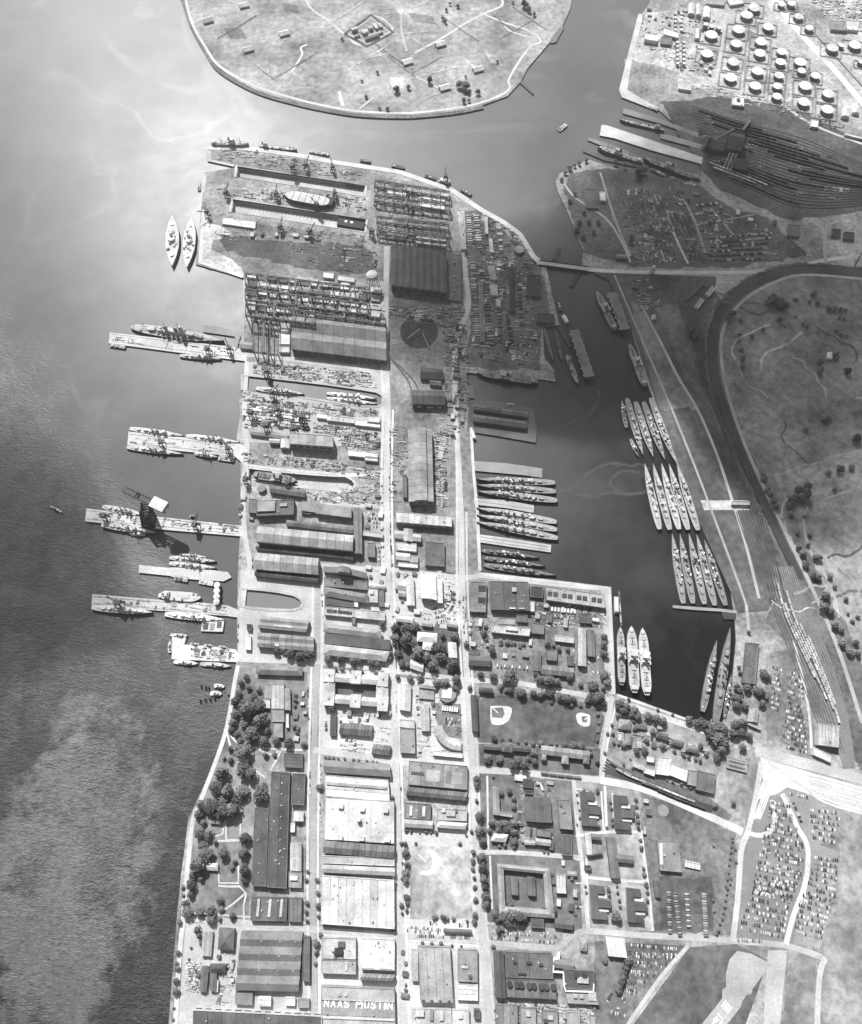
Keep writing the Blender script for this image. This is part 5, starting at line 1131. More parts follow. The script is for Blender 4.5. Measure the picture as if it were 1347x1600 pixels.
        if kind in ('idle', 'idlecr'):                # laid up: guns and hatches sealed under white domes and boxes
            for i in range(26 if big else 18):
                x = rd.uniform(-.22, .24); P('gun_cover', 'dome' if rd.random() < .7 else 'box', mat(rd.choice((.8, .8, .6, .06)), 'paint'), x, rd.uniform(-.32, .32), rd.choice((.1, 3.05)), rd.uniform(2, 4.4), rd.uniform(2, 3.8), rd.uniform(1.6, 4))
            for x in (-.44, .38): P('gun_cover', 'dome', mat(.5, 'paint'), x, rd.uniform(-.1, .1), .1, 3.4, 3.4, 2.4)
        else:
            for s in (-1, 1):
                for x in (.07, -.03, -.13): P('gun_tub', 'cyl', hm, x, s * .36, .1, 3.2, 3.2, 2)
            P('torpedo_mount', 'box', hm, -.03, 0, 3.05, 7, 3, 1.2); P('deck_launch', 'taper', mat(.5, 'paint'), .06, .34, 1.2, 7, 2, 1.4)
    elif kind == 'tr':
        P('bridge_house', 'box', sm, .05, 0, 0, L * .16, B * .8, 7); P('upper_house', 'box', sm, .07, 0, 7, L * .09, B * .62, 4); P('funnel', 'taper', mat(.14, 'steel'), .0, 0, 7, L * .045, B * .28, 9)
        P('after_house', 'box', sm, -.42, 0, 0, L * .07, B * .6, 4)
        for x in (.34, .24, -.14, -.25, -.34): P('hatch', 'box', mat(tone * .8, 'deck'), x, 0, 0, L * .06, B * .42, 1.4)
        for x in (.29, -.2): P('mast', 'mast', dk, x, 0, 0, 1.4, 1.4, 20); bar(r, 'derrick_boom', dk, (x * L, 0, fb + 3), ((x - .09) * L, B * .2, fb + 12), .7)
        for s in (-1, 1):
            for x in (.1, .03, -.04): P('lifeboat', 'taper', mat(.6, 'paint'), x, s * .43, 5, 7.5, 2.4, 2)
        P('forecastle', 'taper', sm, .43, 0, .4, L * .07, B * .4, 2)
    elif kind == 'cv':
        P('flight_deck', 'box', mat(deck or tone, 'deck'), -.01, 0, 3.5, L * .96, B * 1.12, 1.2); P('hangar_house', 'box', hm, -.02, 0, 0, L * .86, B * .9, 3.5)
        P('island', 'taper', sm, .1, -.5, 4.6, L * .08, B * .22, 9); P('mast', 'mast', dk, .1, -.5, 13, 1.2, 1.2, 12); P('funnel', 'taper', dk, .05, -.52, 4.6, 5, 4, 8)
        for s in (-1, 1):
            for i in range(7): P('gun_cover', 'dome', mat(.6, 'paint'), -.42 + i * .14, s * .57, 2.5, 3.6, 3.6, 2.6)
        for x in (.22, -.2): P('lift_hatch', 'box', mat((deck or tone) * .8, 'deck'), x, 0, 4.72, 12, B * .5, .1)
    elif kind == 'fat':
        P('bulwark_house', 'taper', sm, 0, 0, 0, L * .12, B * .5, 5); P('conning_tower', 'taper', sm, .06, 0, 5, 7, 8, 7); P('mast', 'mast', dk, .05, 0, 10, 1.3, 1.3, 12)
        for i in range(13): P('hatch', 'box', mat(rd.choice((.12, .2, .5)), 'deck'), rd.uniform(-.2, .2), rd.uniform(-.36, .36), 0, rd.uniform(3, 6), rd.uniform(3, 6), rd.uniform(1.2, 3))
        for x in (.3, -.3): P('barbette', 'cyl', sm, x, 0, 0, B * .26, B * .26, 2)
    elif kind == 'lst':
        P('bridge_house', 'box', sm, -.34, 0, 0, L * .12, B * .7, 6); P('upper_house', 'box', sm, -.33, 0, 6, L * .06, B * .4, 3); P('funnel', 'taper', dk, -.4, 0, 6, 4, 3, 5); P('mast', 'mast', dk, -.3, 0, 6, 1, 1, 12)
        P('deck_hatch', 'box', mat(tone * .7, 'deck'), .12, 0, 0, L * .16, B * .4, 1)
        for x in (.4, .3, .05, -.15): P('gun_tub', 'cyl', hm, x, .3 * (1 if x > .1 else -1), 0, 4, 4, 2.2)
    elif kind == 'sub':
        P('casing', 'taper', sm, 0, 0, 0, L * .75, B * .4, 1); P('conning_tower', 'taper', sm, .04, 0, 1, 9, 3, 5); P('mast', 'mast', dk, .04, 0, 6, .8, .8, 5)
        for x in (.2, -.15, -.3): P('deck_hatch', 'cyl', dk, x, 0, .9, 2.5, 2.5, .6)
    elif kind in ('barge', 'house'):
        for i in range(3 if kind == 'barge' else 1): P('deck_load', 'box', mat(rd.choice((.2, .35, .1)) if kind == 'barge' else .6, 'deck'), -.3 + i * .3 if kind == 'barge' else 0, rd.uniform(-.1, .1) if kind == 'barge' else 0, 0, L * (.2 if kind == 'barge' else .84), B * (.5 if kind == 'barge' else .78), rd.uniform(1.2, 2.5) if kind == 'barge' else 5)
        for x in (-.45, .45): P('bollard', 'cyl', dk, x, .35, 0, 1, 1, 1.2)
    else:                                             # tug, yacht
        P('wheel_house', 'taper', mat(.55, 'paint'), .12, 0, 0, L * .3, B * .6, 4.5); P('funnel', 'taper', dk, -.08, 0, 0, B * .35, B * .3, 6); P('mast', 'mast', dk, .08, 0, 4, .8, .8, 8); P('after_house', 'box', sm, -.2, 0, 0, L * .2, B * .5, 2)
    return r
SHIPS = '''bb|C|730 408 198 326|27|.3|large grey battleship lying along the pale pier
dd|C|715 513 475 492|11|.42|slim destroyer on the lower side of the battleship pier
barge|C|168 446 80 434|9|.31|flat barge at the outer corner of the battleship pier
fat|A|68 492 68 782|33|.52|outer of the two moored white ships off the filled slip
fat|A|178 500 152 790|30|.52|inner of the two moored white ships beside the quay
tr|A|505 88 290 82|11|.56|pale ship lying outside the topmost pier
barge|A|222 306 222 356|7|.56|small pale float off the end of the second pier
lst|A|780 122 565 98|9|.45|low craft lying outside the topmost quay road
barge|A|960 152 850 130|9|.42|barge cluster below the low craft by the outer quay
barge|B|70 192 10 182|8|.16|first dark float along the outer quay road
barge|B|262 228 190 212|9|.12|second dark float along the outer quay road
barge|B|440 290 378 270|9|.14|third dark float along the outer quay road
house|B|522 316 462 296|11|.5|white crane float moored by the outer quay road
barge|B|642 382 585 350|8|.13|fourth dark float along the outer quay road
barge|X|1182 708 1138 742|11|.4|lone pale barge drifting in the creek mouth
dd|F|612 148 300 106|12|.48|destroyer at the outer upper side of the second pale pier
dd|F|928 186 620 146|12|.56|white decked destroyer at the inner upper side of the second pale pier
dd|F|606 252 284 212|12|.45|destroyer at the outer lower side of the second pale pier
dd|F|800 270 670 248|9|.42|short escort at the inner lower side of the second pale pier
barge|F|896 284 806 272|12|.31|dark barge at the root of the second pale pier
dd|F|400 602 145 550|13|.36|destroyer under the hammerhead crane on the upper side
cr|F|455 700 140 652|14|.42|cruiser on the lower side of the hammerhead crane pier
tug|F|390 712 300 700|9|.45|tug pushing below the hammerhead crane pier
barge|F|900 662 798 652|5|.20|slim dark lighter by the inner end of the crane pier
tug|F|668 604 642 606|4|.6|small launch off the upper side of the crane pier
dd|I|795 98 525 76|11|.42|outer of three small warships above the short pier
dd|I|795 136 525 108|11|.45|inner of three small warships above the short pier
dd|I|745 76 582 60|7|.42|smallest of three small warships above the short pier
barge|I|632 204 556 192|9|.31|dark lighter under the short pier
barge|I|776 226 696 212|9|.56|pale lighter next to the four round drums
lst|I|708 306 475 288|18|.50|broad landing ship on the upper side of the lower long pier
house|I|488 296 470 294|9|.6|white raft at the stern of the broad landing ship
cr|I|432 388 84 358|14|.48|long grey warship at the outer end of the lower pier
dd|I|842 430 500 398|13|.60|white decked warship at the inner lower side of the lower pier
barge|I|836 466 710 462|22|.50|square lighter with a dark stern below the white decked warship
tug|I|632 522 530 516|7|.5|small craft across the outer end of the white L pier
tug|I|530 548 528 618|7|.4|small craft along the tip of the white L pier
tug|I|688 680 550 668|9|.55|white harbour craft below the white L pier
tug|I|876 694 702 680|9|.36|grey harbour craft below the root of the white L pier
tug|I|700 572 640 566|5|.3|first launch above the white L pier
tug|I|780 580 720 574|5|.3|second launch above the white L pier
tug|I|860 590 806 582|5|.3|third launch above the white L pier
yacht|I|840 812 780 804|8|.7|upper white yacht at the riverside stage
yacht|I|826 852 758 848|9|.6|lower white yacht at the riverside stage
tug|o|78 790 96 800|4|.5|small launch turning with a pale wake on the open river
cr|D|385 712 108 678|13|.48|destroyer lying at the mouth of the flooded dock
idle|D|796 738 512 706|10|.59|upper of two sister escorts at the head of the flooded dock
idle|D|800 768 512 734|10|.59|lower of two sister escorts at the head of the flooded dock
tr|G|345 405 92 368|18|.14|dark freighter inside the round-headed dry dock
tr|E|165 590 512 640|17|.16|dark repair ship lying along the top quay of the basin
sub|E|600 530 545 332|9|.1|left of the two dark hulls in the small slip
sub|E|652 536 612 346|9|.1|right of the two dark hulls in the small slip
cv|E|806 630 714 352|18|.17|escort carrier with flat grey deck at the basin quay
lst|E|740 655 676 490|11|.2|low landing craft tied inside the escort carrier
house|E|680 312 652 266|9|.5|white raft near the quay road loop
barge|E|640 240 628 190|7|.1|dark float above the white raft
tr|a|96 165 186 348|16|.18|dark hulled seaplane tender moored by the far bank
cv|a|232 358 164 176|18|.15|laid up carrier with plain deck by the far bank
tr|a|250 412 326 612|16|.2|single laid up transport by the far bank
house|b|0 0 1 1|1|.1|skip
idle|b|72 86 98 232|10|.22|short outermost escort of the upper reserve raft
idlecr|b|185 378 100 74|15.5|.22|second warship of the upper reserve raft
idlecr|b|240 390 146 92|15.5|.22|third warship of the upper reserve raft
idlecr|b|302 404 188 92|15.5|.2|fourth warship of the upper reserve raft
idlecr|b|356 412 226 72|15.5|.22|warship of the upper reserve raft nearest the bank
idle|b|162 386 120 292|8|.22|stubby escort at the lower outer corner of the upper raft
idlecr|b|194 420 274 770|15.5|.3|outermost pale cruiser of the middle reserve raft
idlecr|b|238 420 328 772|15.5|.3|second pale cruiser of the middle reserve raft
idlecr|b|283 420 377 770|15.5|.34|third and brightest cruiser of the middle reserve raft
idlecr|b|323 422 425 772|15.5|.28|fourth pale cruiser of the middle reserve raft
idlecr|b|365 422 478 775|15.5|.28|pale cruiser of the middle raft nearest the bank
idle|o|1050 833 1068 943|15|.19|outermost escort of the lower reserve raft
idle|o|1062 833 1083 943|15|.19|second escort of the lower reserve raft
idle|o|1076 833 1101 944|15|.2|third escort of the lower reserve raft with a white cluster
idle|o|1088 834 1117 946|15|.19|fourth escort of the lower reserve raft
idle|o|1100 842 1134 946|15|.17|escort of the lower raft nearest the bank
idlecr|H|162 394 610 414|15|.17|upper cruiser of the upper raft in the basin
idlecr|H|162 428 614 464|15|.18|middle cruiser of the upper raft in the basin
idlecr|H|168 464 622 516|15|.19|lower cruiser of the upper raft in the basin
idlecr|H|162 558 618 638|15|.24|upper cruiser of the bright second raft in the basin
idlecr|H|162 598 620 682|15|.24|middle cruiser of the bright second raft in the basin
idlecr|H|162 638 625 730|15|.26|lower cruiser of the bright second raft in the basin
idle|H|522 842 190 800|11|.1|upper dark escort of the crowded corner raft
idle|K|555 126 204 78|11|.11|middle dark escort of the crowded corner raft
idle|K|618 178 204 118|13|.13|lower escort with a pointed bow in the crowded corner raft
tr|K|980 470 990 802|14|.26|grey ship nearest the quay of the three below the basin corner
tr|K|1042 464 1064 846|19|.4|middle white transport below the basin corner
tr|K|1106 476 1134 860|18|.42|outer white transport below the basin corner
house|K|955 300 958 396|8|.6|white float moored at the basin quay corner
barge|K|972 268 986 468|4|.12|thin boom log floating beside the white float
idlecr|o|1120 1000 1098 1112|14|.15|outer long dark cruiser at the head of the basin
cr|o|1141 980 1118 1130|17|.14|inner long dark cruiser at the head of the basin
idle|o|1143 1052 1132 1122|8|.14|narrow dark escort squeezed against the bank
tr|Z|228 242 418 304|13|.36|pale coal ship lying below the white coal pier
tr|f|160 442 470 555|16|.2|grey coal ship at the inner end of the coal pier
barge|f|280 540 200 500|11|.12|first dark coal barge by the inner wharf
barge|f|380 575 300 545|11|.12|second dark coal barge by the inner wharf
barge|f|465 600 400 580|11|.14|third dark coal barge by the inner wharf
lst|f|30 232 272 288|9|.3|narrow pale lighter in the coal slip
barge|Y|235 600 150 560|9|.16|dark barge at the foot of the oil wharf
barge|d|1010 855 1070 860|5|.4|little pale float beside the black pier sheds
house|H|132 118 150 172|9|.6|white float moored below the black shed pier'''
for i, ln in enumerate(SHIPS.split('\n')):
    k, z, pts, beam, tone, label = ln.split('|')
    if label == 'skip': continue
    v = [float(q) for q in pts.split()]
    g = 'ships of the upper reserve raft' if 'upper reserve raft' in label else 'cruisers of the middle reserve raft' if 'middle re' in label or 'middle raft' in label else 'escorts of the lower reserve raft' if 'lower reserve' in label or 'lower raft' in label else None
    ship(k, z, *v, float(beam), float('0' + tone), label, group=g, seed=i, cat='boat' if k in ('tug', 'yacht', 'barge', 'house') else 'ship')
# two hulls still building: on the ground beside the dry dock, and in the small slip
c = W('A', 840, 395, 0); a = W('A', 705, 372, 12); b = W('A', 962, 420, 12); d = a - b
r = root('ship_section', ((a + b) / 2).to_2d().to_3d(), 'unfinished ship section with pale deck and dark sides between the dry docks', 'ship section', None, math.atan2(d.y, d.x))
hull(r, d.length, 30, 12, 'mer', mat(.07, 'deck'), mat(.4, 'deck'), .4)
for i in range(6): part(r, 'deck_frame', 'box', mat(.3, 'deck'), ((-.4 + i * .14) * d.length, 0, 11.8), (1.2, 24, .9))
part(r, 'stern_block', 'box', mat(.06, 'deck'), (-d.length * .5, -4, 0), (16, 22, 11))
a = W('A', 1012, 530, -1); b = W('A', 1160, 555, -1); d = b - a
r = root('inner_caisson', ((a + b) / 2).to_2d().to_3d() + Vector((0, 0, -10.8)), 'dark floating caisson with two white hatches inside the dry dock', 'caisson', None, math.atan2(d.y, d.x))
part(r, 'caisson_body', 'box', mat(.05, 'deck'), (0, 0, 0), (d.length, 20, 10))
for x in (-.2, .02): part(r, 'hatch', 'box', mat(.75, 'paint'), (d.length * x, 3, 10), (6, 6, .8))
# ================================================================== cranes and gantries
ST = mat(.06, 'steel')
def portal_crane(z, x, y, label, ang, boom=34, size=1.0, tone=.06):
    c = W(z, x, y, 0); m = mat(tone, 'steel'); r = root('portal_crane', c, label, 'crane', 'portal cranes of the yard', R(-8)); s = size
    for i in (-1, 1):
        for j in (-1, 1): bar(r, 'leg', m, (i * 5 * s, j * 5 * s, .4), (i * 3.4 * s, j * 3.4 * s, 13 * s), 1.3 * s)
        bar(r, 'sill_beam', m, (-5.5 * s, i * 5 * s, 1.2), (5.5 * s, i * 5 * s, 1.2), 1.2 * s)
    part(r, 'platform', 'box', m, (0, 0, 13 * s), (9 * s, 9 * s, 1.2)); part(r, 'machinery_house', 'box', mat(.1, 'steel'), (-1.5 * math.cos(R(ang)), -1.5 * math.sin(R(ang)), 14.2 * s), (10 * s, 7.5 * s, 6 * s), R(ang))
    dx, dy = math.cos(R(ang)), math.sin(R(ang)); tip = (dx * boom, dy * boom, 15 * s + boom * .42)
    for q in (-1, 1): bar(r, 'boom', m, (dx * 3 - dy * 1.2 * q, dy * 3 + dx * 1.2 * q, 16 * s), (tip[0] - dy * .3 * q, tip[1] + dx * .3 * q, tip[2]), .9 * s)
    bar(r, 'back_mast', m, (-dx * 2, -dy * 2, 19 * s), (-dx * 2.5, -dy * 2.5, 27 * s), .9); bar(r, 'stay', m, (-dx * 2.5, -dy * 2.5, 27 * s), tip, .35)
CR = [('C',645,478,'dark portal crane beside the slim destroyer',60),('C',765,470,'dark portal crane at the root of the battleship pier',120),('A',275,505,'portal crane at the corner quay by the two white ships',210),('A',385,392,'portal crane between the two dry dock mouths',80),
 ('A',668,398,'portal crane standing left of the unfinished ship section',95),('A',760,246,'portal crane above the topmost dry dock, left one',70),('A',835,236,'portal crane above the topmost dry dock, middle one',75),('A',985,246,'portal crane above the topmost dry dock, right one',110),
 ('A',998,394,'portal crane below the inner end of the topmost dry dock',100),('A',895,462,'portal crane at the corner of the unfinished ship section',140),('A',690,586,'portal crane below the pale dry dock',80),('A',858,612,'small portal crane above the filled slip',60),
 ('A',1205,612,'portal crane at the head of the pale dry dock',150),('c',228,215,'tall dark crane on the upper edge of the flooded dock',-60),('c',275,400,'dark crane with a long pale boom at the flooded dock',48),('F',490,200,'portal crane in the middle of the second pale pier',120),
 ('F',868,236,'portal crane at the root of the second pale pier',130),('F',172,620,'portal crane on the outer end of the hammerhead pier',10),('F',685,668,'portal crane alone in the middle of the hammerhead pier',80),('I',252,345,'tall dark crane on the lower pale pier',160),
 ('c',228,708,'dark tower crane on the white slabs, left one',20),('c',468,738,'dark tower crane on the white slabs, right one',200),('c',88,590,'dark tower crane at the river edge of the white slabs',0),('c',548,630,'dark tower crane at the yard end of the white slabs',180),('c',320,560,'dark derrick crane in the middle of the white slabs',225),
 ('F',970,410,'dark squat crane beside the mouth of the round-headed dry dock',90),('G',300,432,'pale topped crane beside the freighter in dry dock',60),('B',495,302,'floating crane on the white crane float',100)]
for z, x, y, lb, an in CR: portal_crane(z, x, y, lb, an, 20 if 'squat' not in lb else 12, 1.15 if 'tall' in lb or 'tower' in lb else 1.0)
# hammerhead crane
base = W('F', 412, 640, 0); H_ = 58.0
a = W('F', 268, 452, H_); b = W('F', 512, 568, H_); d = (b - a); d.z = 0; L_ = d.length; d.normalize()
r = root('hammerhead_crane', base, 'giant hammerhead crane with lattice arm and white machinery house', 'crane', None, 0)
cc = a.lerp(b, .62) - base; cc.z = 0; s_ = Vector((-d.y, d.x, 0)); top = Vector((cc.x, cc.y, 0))
for i in (-1, 1):
    for j in (-1, 1): bar(r, 'tower_leg', ST, (i * 11, j * 11, 0), (top.x * .5 + i * 7.5, top.y * .5 + j * 7.5, H_ - 4), 3)
for k in range(6):
    z0 = k * 9; z1 = z0 + 9; f0 = 11 - k * .6; f1 = f0 - .6; o0 = top * .5 * (z0 / (H_ - 4)); o1 = top * .5 * (z1 / (H_ - 4))
    for i in (-1, 1):
        bar(r, 'tower_brace', ST, (o0.x - f0, o0.y + i * f0, z0), (o1.x + f1, o1.y + i * f1, z1), 1.4); bar(r, 'tower_brace', ST, (o0.x + f0, o0.y + i * f0, z0), (o1.x - f1, o1.y + i * f1, z1), 1.4)
        bar(r, 'tower_brace', ST, (o0.x + i * f0, o0.y - f0, z0), (o1.x + i * f1, o1.y + f1, z1), 1.4); bar(r, 'tower_brace', ST, (o0.x + i * f0, o0.y + f0, z0), (o1.x + i * f1, o1.y - f1, z1), 1.4)
for sgn in (-1, 1):
    for zz in (H_ - 3, H_ + 5):
        p = a - base + s_ * sgn * 5.5; q = b - base + s_ * sgn * 5.5; bar(r, 'arm_chord', ST, (p.x, p.y, zz if zz < H_ else H_ + 2), (q.x, q.y, zz), 1.8)
n = 18
for k in range(n):
    p = (a.lerp(b, k / n) - base); q = (a.lerp(b, (k + 1) / n) - base)
    for sgn in (-1, 1): bar(r, 'arm_lattice', ST, (p.x + s_.x * 5.5 * sgn, p.y + s_.y * 5.5 * sgn, H_ - 3 if k % 2 else H_ + 3), (q.x + s_.x * 5.5 * sgn, q.y + s_.y * 5.5 * sgn, H_ + 3 if k % 2 else H_ - 3), 1.0)
    bar(r, 'arm_cross', ST, (p.x + s_.x * 6, p.y + s_.y * 6, H_ + 2), (p.x - s_.x * 6, p.y - s_.y * 6, H_ + 2), 1.0)
hp = a.lerp(b, .86) - base
hq = part(r, 'machinery_house', 'box', mat(.2, 'roof'), (hp.x, hp.y, H_ + 2), (L_ * .3, 20, 9), math.atan2(d.y, d.x)); part(hq, 'house_roof', 'gable', mat(.6, 'paint'), (0, 0, 1), (1.04, 1.06, .3))
part(r, 'trolley', 'box', ST, tuple(a.lerp(b, .3) - base + Vector((0, 0, -4))), (8, 10, 4), math.atan2(d.y, d.x))
part(r, 'machinery_base', 'box', mat(.08, 'steel'), (0, 0, 0), (26, 26, 2))
# round dark yard with a two-boom derrick
cy = W('d', 325, 290, 0); sheet('cinder_yard', ragged([cy + Vector((math.cos(R(i * 12)) * 41, math.sin(R(i * 12)) * 44, 0)) for i in range(30)], 6, 2.2), mat(.045, 'ground'), z=.3)
r = root('derrick', W('d', 333, 290, 0), 'tall derrick with two pale booms in the round dark yard', 'crane')
bar(r, 'mast', ST, (0, 0, 0), (0, 0, 22), 1.6)
for tip in ((232,342), (402,415)):
    q = W('d', tip[0], tip[1], 6) - r.location; bar(r, 'boom', mat(.3, 'steel'), (0, 0, 10), tuple(q), 1.3)
for i in range(3): aa = R(90 + i * 120); bar(r, 'stay', ST, (0, 0, 22), (math.cos(aa) * 30, math.sin(aa) * 30, 0), .4)
# slipway gantries: rows of steel columns carrying lengthwise girders and cross trusses
def gantry(z, p0, p1, p2, h, ncol, label, deckm=None):
    A = W(z, *p0, h); Bq = W(z, *p1, h); C_ = W(z, *p2, h); U = Bq - A; V = C_ - A; base = A + U / 2 + V / 2; base.z = 0
    r = root('slipway_gantry', base, label, 'gantry', 'gantries over the slipways'); m = ST
    f = lambda u, v, zz: Vector(((U * (u - .5) + V * (v - .5)).x, (U * (u - .5) + V * (v - .5)).y, zz))
    for v in (0, 1):
        bar(r, 'girder', m, f(0, v, h), f(1, v, h), 2.4, 1.6); bar(r, 'girder', m, f(0, v, h - 5), f(1, v, h - 5), 1.4)
        for i in range(ncol + 1):
            bar(r, 'column', m, f(i / ncol, v, 0), f(i / ncol, v, h), 1.8)
            if i < ncol: bar(r, 'lattice', m, f(i / ncol, v, h - 5), f((i + 1) / ncol, v, h), .8)
    for i in range(ncol + 1):
        bar(r, 'cross_truss', m, f(i / ncol, 0, h), f(i / ncol, 1, h), 2.0 if i % 2 == 0 else 1.2)
        if i < ncol and i % 2 == 0: bar(r, 'wind_brace', m, f(i / ncol, 0, h), f((i + 1) / ncol, 1, h), .7); bar(r, 'wind_brace', m, f(i / ncol, 1, h), f((i + 1) / ncol, 0, h), .7)
    k = bar(r, 'travelling_crane', mat(.09, 'steel'), f(.42, 0, h + 1.5), f(.42, 1, h + 1.5), 4, 3)
gantry('D', (48,22), (730,108), (48,88), 30, 11, 'uppermost steel gantry over the slipways')
gantry('D', (48,112), (740,198), (48,172), 30, 11, 'middle steel gantry over the slipways')
gantry('D', (50,196), (440,244), (50,262), 30, 7, 'lower steel gantry at the river end of the slipways')
gantry('D', (445,230), (845,282), (445,262), 26, 7, 'lower steel gantry at the yard end of the slipways')
gantry('D', (98,268), (235,286), (96,470), 20, 3, 'small cross gantry beside the assembly shop')
gantry('B', (95,296), (520,360), (92,330), 16, 8, 'upper crane runway beside the topmost dry dock')
gantry('B', (92,380), (520,438), (92,412), 16, 8, 'lower rails of the upper crane runway')
gantry('B', (105,500), (515,548), (105,532), 16, 8, 'upper rails of the lower crane runway')
gantry('B', (105,572), (515,622), (105,600), 16, 8, 'lower crane runway above the vaulted shop')
# pale plates and hull blocks lying under the gantries
rd = random.Random(3)
for row, (y0, y1, n) in enumerate(((38, 122, 13), (88, 172, 13), (128, 214, 13), (180, 262, 13), (216, 300, 13))):
    for i in range(n):
        t = (i + .5) / n; x = 60 + t * 760; y = y0 + (y1 - y0) * t + 4; c = W('D', x, y, 3)
        if x > 440 and row > 3: continue
        o = part(None, 'hull_block', 'box', mat(rd.choice((.55, .5, .3, .1, .62, .16)), 'roof'), (c.x, c.y, 0), (rd.uniform(14, 26), rd.uniform(9, 17), rd.uniform(2, 7)), R(-8))
        tag(o, 'prefabricated plate block lying under the slipway gantries', 'plate block', 'plate blocks under the slipway gantries')
# ================================================================== ball fields, runway, markings
def diamond(z, outer, inner, path):
    sheet('infield_dirt', smooth_line(loop(z, outer), 3), mat(.62, 'road'), z=.45); sheet('infield_grass', loop(z, inner), mat(.12 if z == 'N' else .3, 'grass'), z=.47); strip('base_path', loop(z, path), 2.2, mat(.6, 'road'), z=.49)
diamond('N', [168,195, 205,192, 282,200, 288,235, 272,275, 240,298, 205,302, 175,292, 168,250], [176,206, 240,201, 248,240, 235,262, 178,258], [172,198, 212,232])
diamond('N', [655,245, 668,234, 690,232, 715,238, 735,250, 733,300, 715,310, 685,305, 662,285], [686,252, 722,252, 718,286, 692,286], [735,252, 704,270])
sheet('ball_field', loop('R', [712,360, 1130,372, 1150,860, 900,880, 716,870]), mat(.33, 'grass'))
sheet('infield_dirt', smooth_line(loop('R', [850,385, 885,400, 910,440, 915,490, 900,535, 870,560, 820,568, 785,552, 800,535, 840,535, 862,510, 868,470, 862,430, 845,400]), 3), mat(.8, 'road'), z=.45)
strip('base_path', loop('R', [768,418, 822,472]), 2.4, mat(.8, 'road'), z=.46)
strip('running_track', loop('N', [110,165, 130,140, 200,128, 500,150, 760,205, 790,240, 780,380, 770,440]), 6, mat(.13, 'grass'))
sheet('runway', loop('V', [550,472, 640,490, 768,555, 648,715, 642,748, 612,752, 580,798, 572,832, 420,1020, 260,1020, 455,775, 455,722, 480,700, 478,620, 500,530]), mat(.3, 'road'))
M_P = mat(.85, 'paint')
def vstripe(x0, y0, x1, y1, w): strip('runway_marking', [W('V', x0, y0), W('V', x1, y1)], w, M_P, z=.7)
for i in range(4): vstripe(478 + i * 12.3, 789 + i * 13, 452 + i * 12.3, 828 + i * 13 + (3 if i else 0), 2.2)
vstripe(425, 872, 460, 910, 1.6)
sheet('runway_number', loop('V', [418,888, 428,888, 424,905, 436,912, 418,925, 392,942, 386,936, 400,920, 398,906]), M_P, z=.72)
vstripe(455, 920, 425, 960, 2.2)
for i in range(6): strip('path', loop('S', [690 + 0, 175 + i * 150, 740, 178 + i * 150]), 2.5, mat(.5, 'road'))
for v in ([700,190, 745,415], [855,190, 870,440], [925,200, 940,440], [760,620, 770,1000], [1110,440, 1175,940], [128,90, 135,560], [145,600, 160,940]): strip('path', loop('S', v), 3.0, mat(.6, 'road'), z=.58 + v[0] * 1e-5)
zz = loop('T', [580,480, 578,512, 545,516, 542,595, 606,600, 612,690, 620,716, 795,722, 798,675]); r = root('white_wall', zz[0].lerp(zz[-1], .5), 'zigzag white wall running across the dining hall roofs', 'wall')
for p, q in zip(zz[:-1], zz[1:]): e = q - p; mid = (p + q) / 2 - r.location; part(r, 'wall_run', 'box', mat(.8, 'paint'), (mid.x, mid.y, 0), (e.length + 1.4, 1.6, 11.2 + random.random() * .2), math.atan2(e.y, e.x))
# oil film drifting on the basin water
mo, t_, p_ = nodes('slick'); p_.inputs['Base Color'].default_value = (.085, .085, .085, 1); p_.inputs['Roughness'].default_value = .5
g_ = t_.nodes.new('ShaderNodeNewGeometry').outputs['Position']; n_ = t_.nodes.new('ShaderNodeTexNoise'); n_.inputs['Scale'].default_value = .012; n_.inputs['Detail'].default_value = 6; n_.inputs['Distortion'].default_value = 2.0; t_.links.new(g_, n_.inputs['Vector'])
t_.links.new(ramp(t_, n_.outputs['Fac'], .35, .65, .05, .4), p_.inputs['Alpha'])
ms, t_, p_ = nodes('slick_line'); p_.inputs['Base Color'].default_value = (.1, .1, .1, 1); p_.inputs['Roughness'].default_value = .5; p_.inputs['Alpha'].default_value = .4
DK_ = DOCKS[:]; DOCKS.clear()
sheet('oil_film', smooth_line(loop('o', [1012,735, 985,725, 960,722, 925,735, 905,752, 872,766, 905,774, 950,772, 985,774, 1008,768, 1000,752]), 4), mo, WL + .1)
sheet('oil_film', smooth_line(loop('o', [930,600, 938,618, 926,646, 892,660, 862,676, 858,670, 890,652, 918,640, 930,618]), 4), mo, WL + .1)
DOCKS += DK_
for i, v in enumerate(([1015,733, 1000,724, 985,727, 960,722, 940,727, 925,735, 908,748, 890,763, 862,766], [1010,768, 985,772, 950,769, 930,776, 905,772, 885,766], [1000,738, 975,735, 958,745, 955,757, 972,768, 1002,770], [930,600, 937,620, 922,647, 895,658, 868,673])):
    strip('slick_line', loop('o', v), 6.5, ms, z=WL + .14 + i * .02, w2=4, jit=2.0, sub=9)
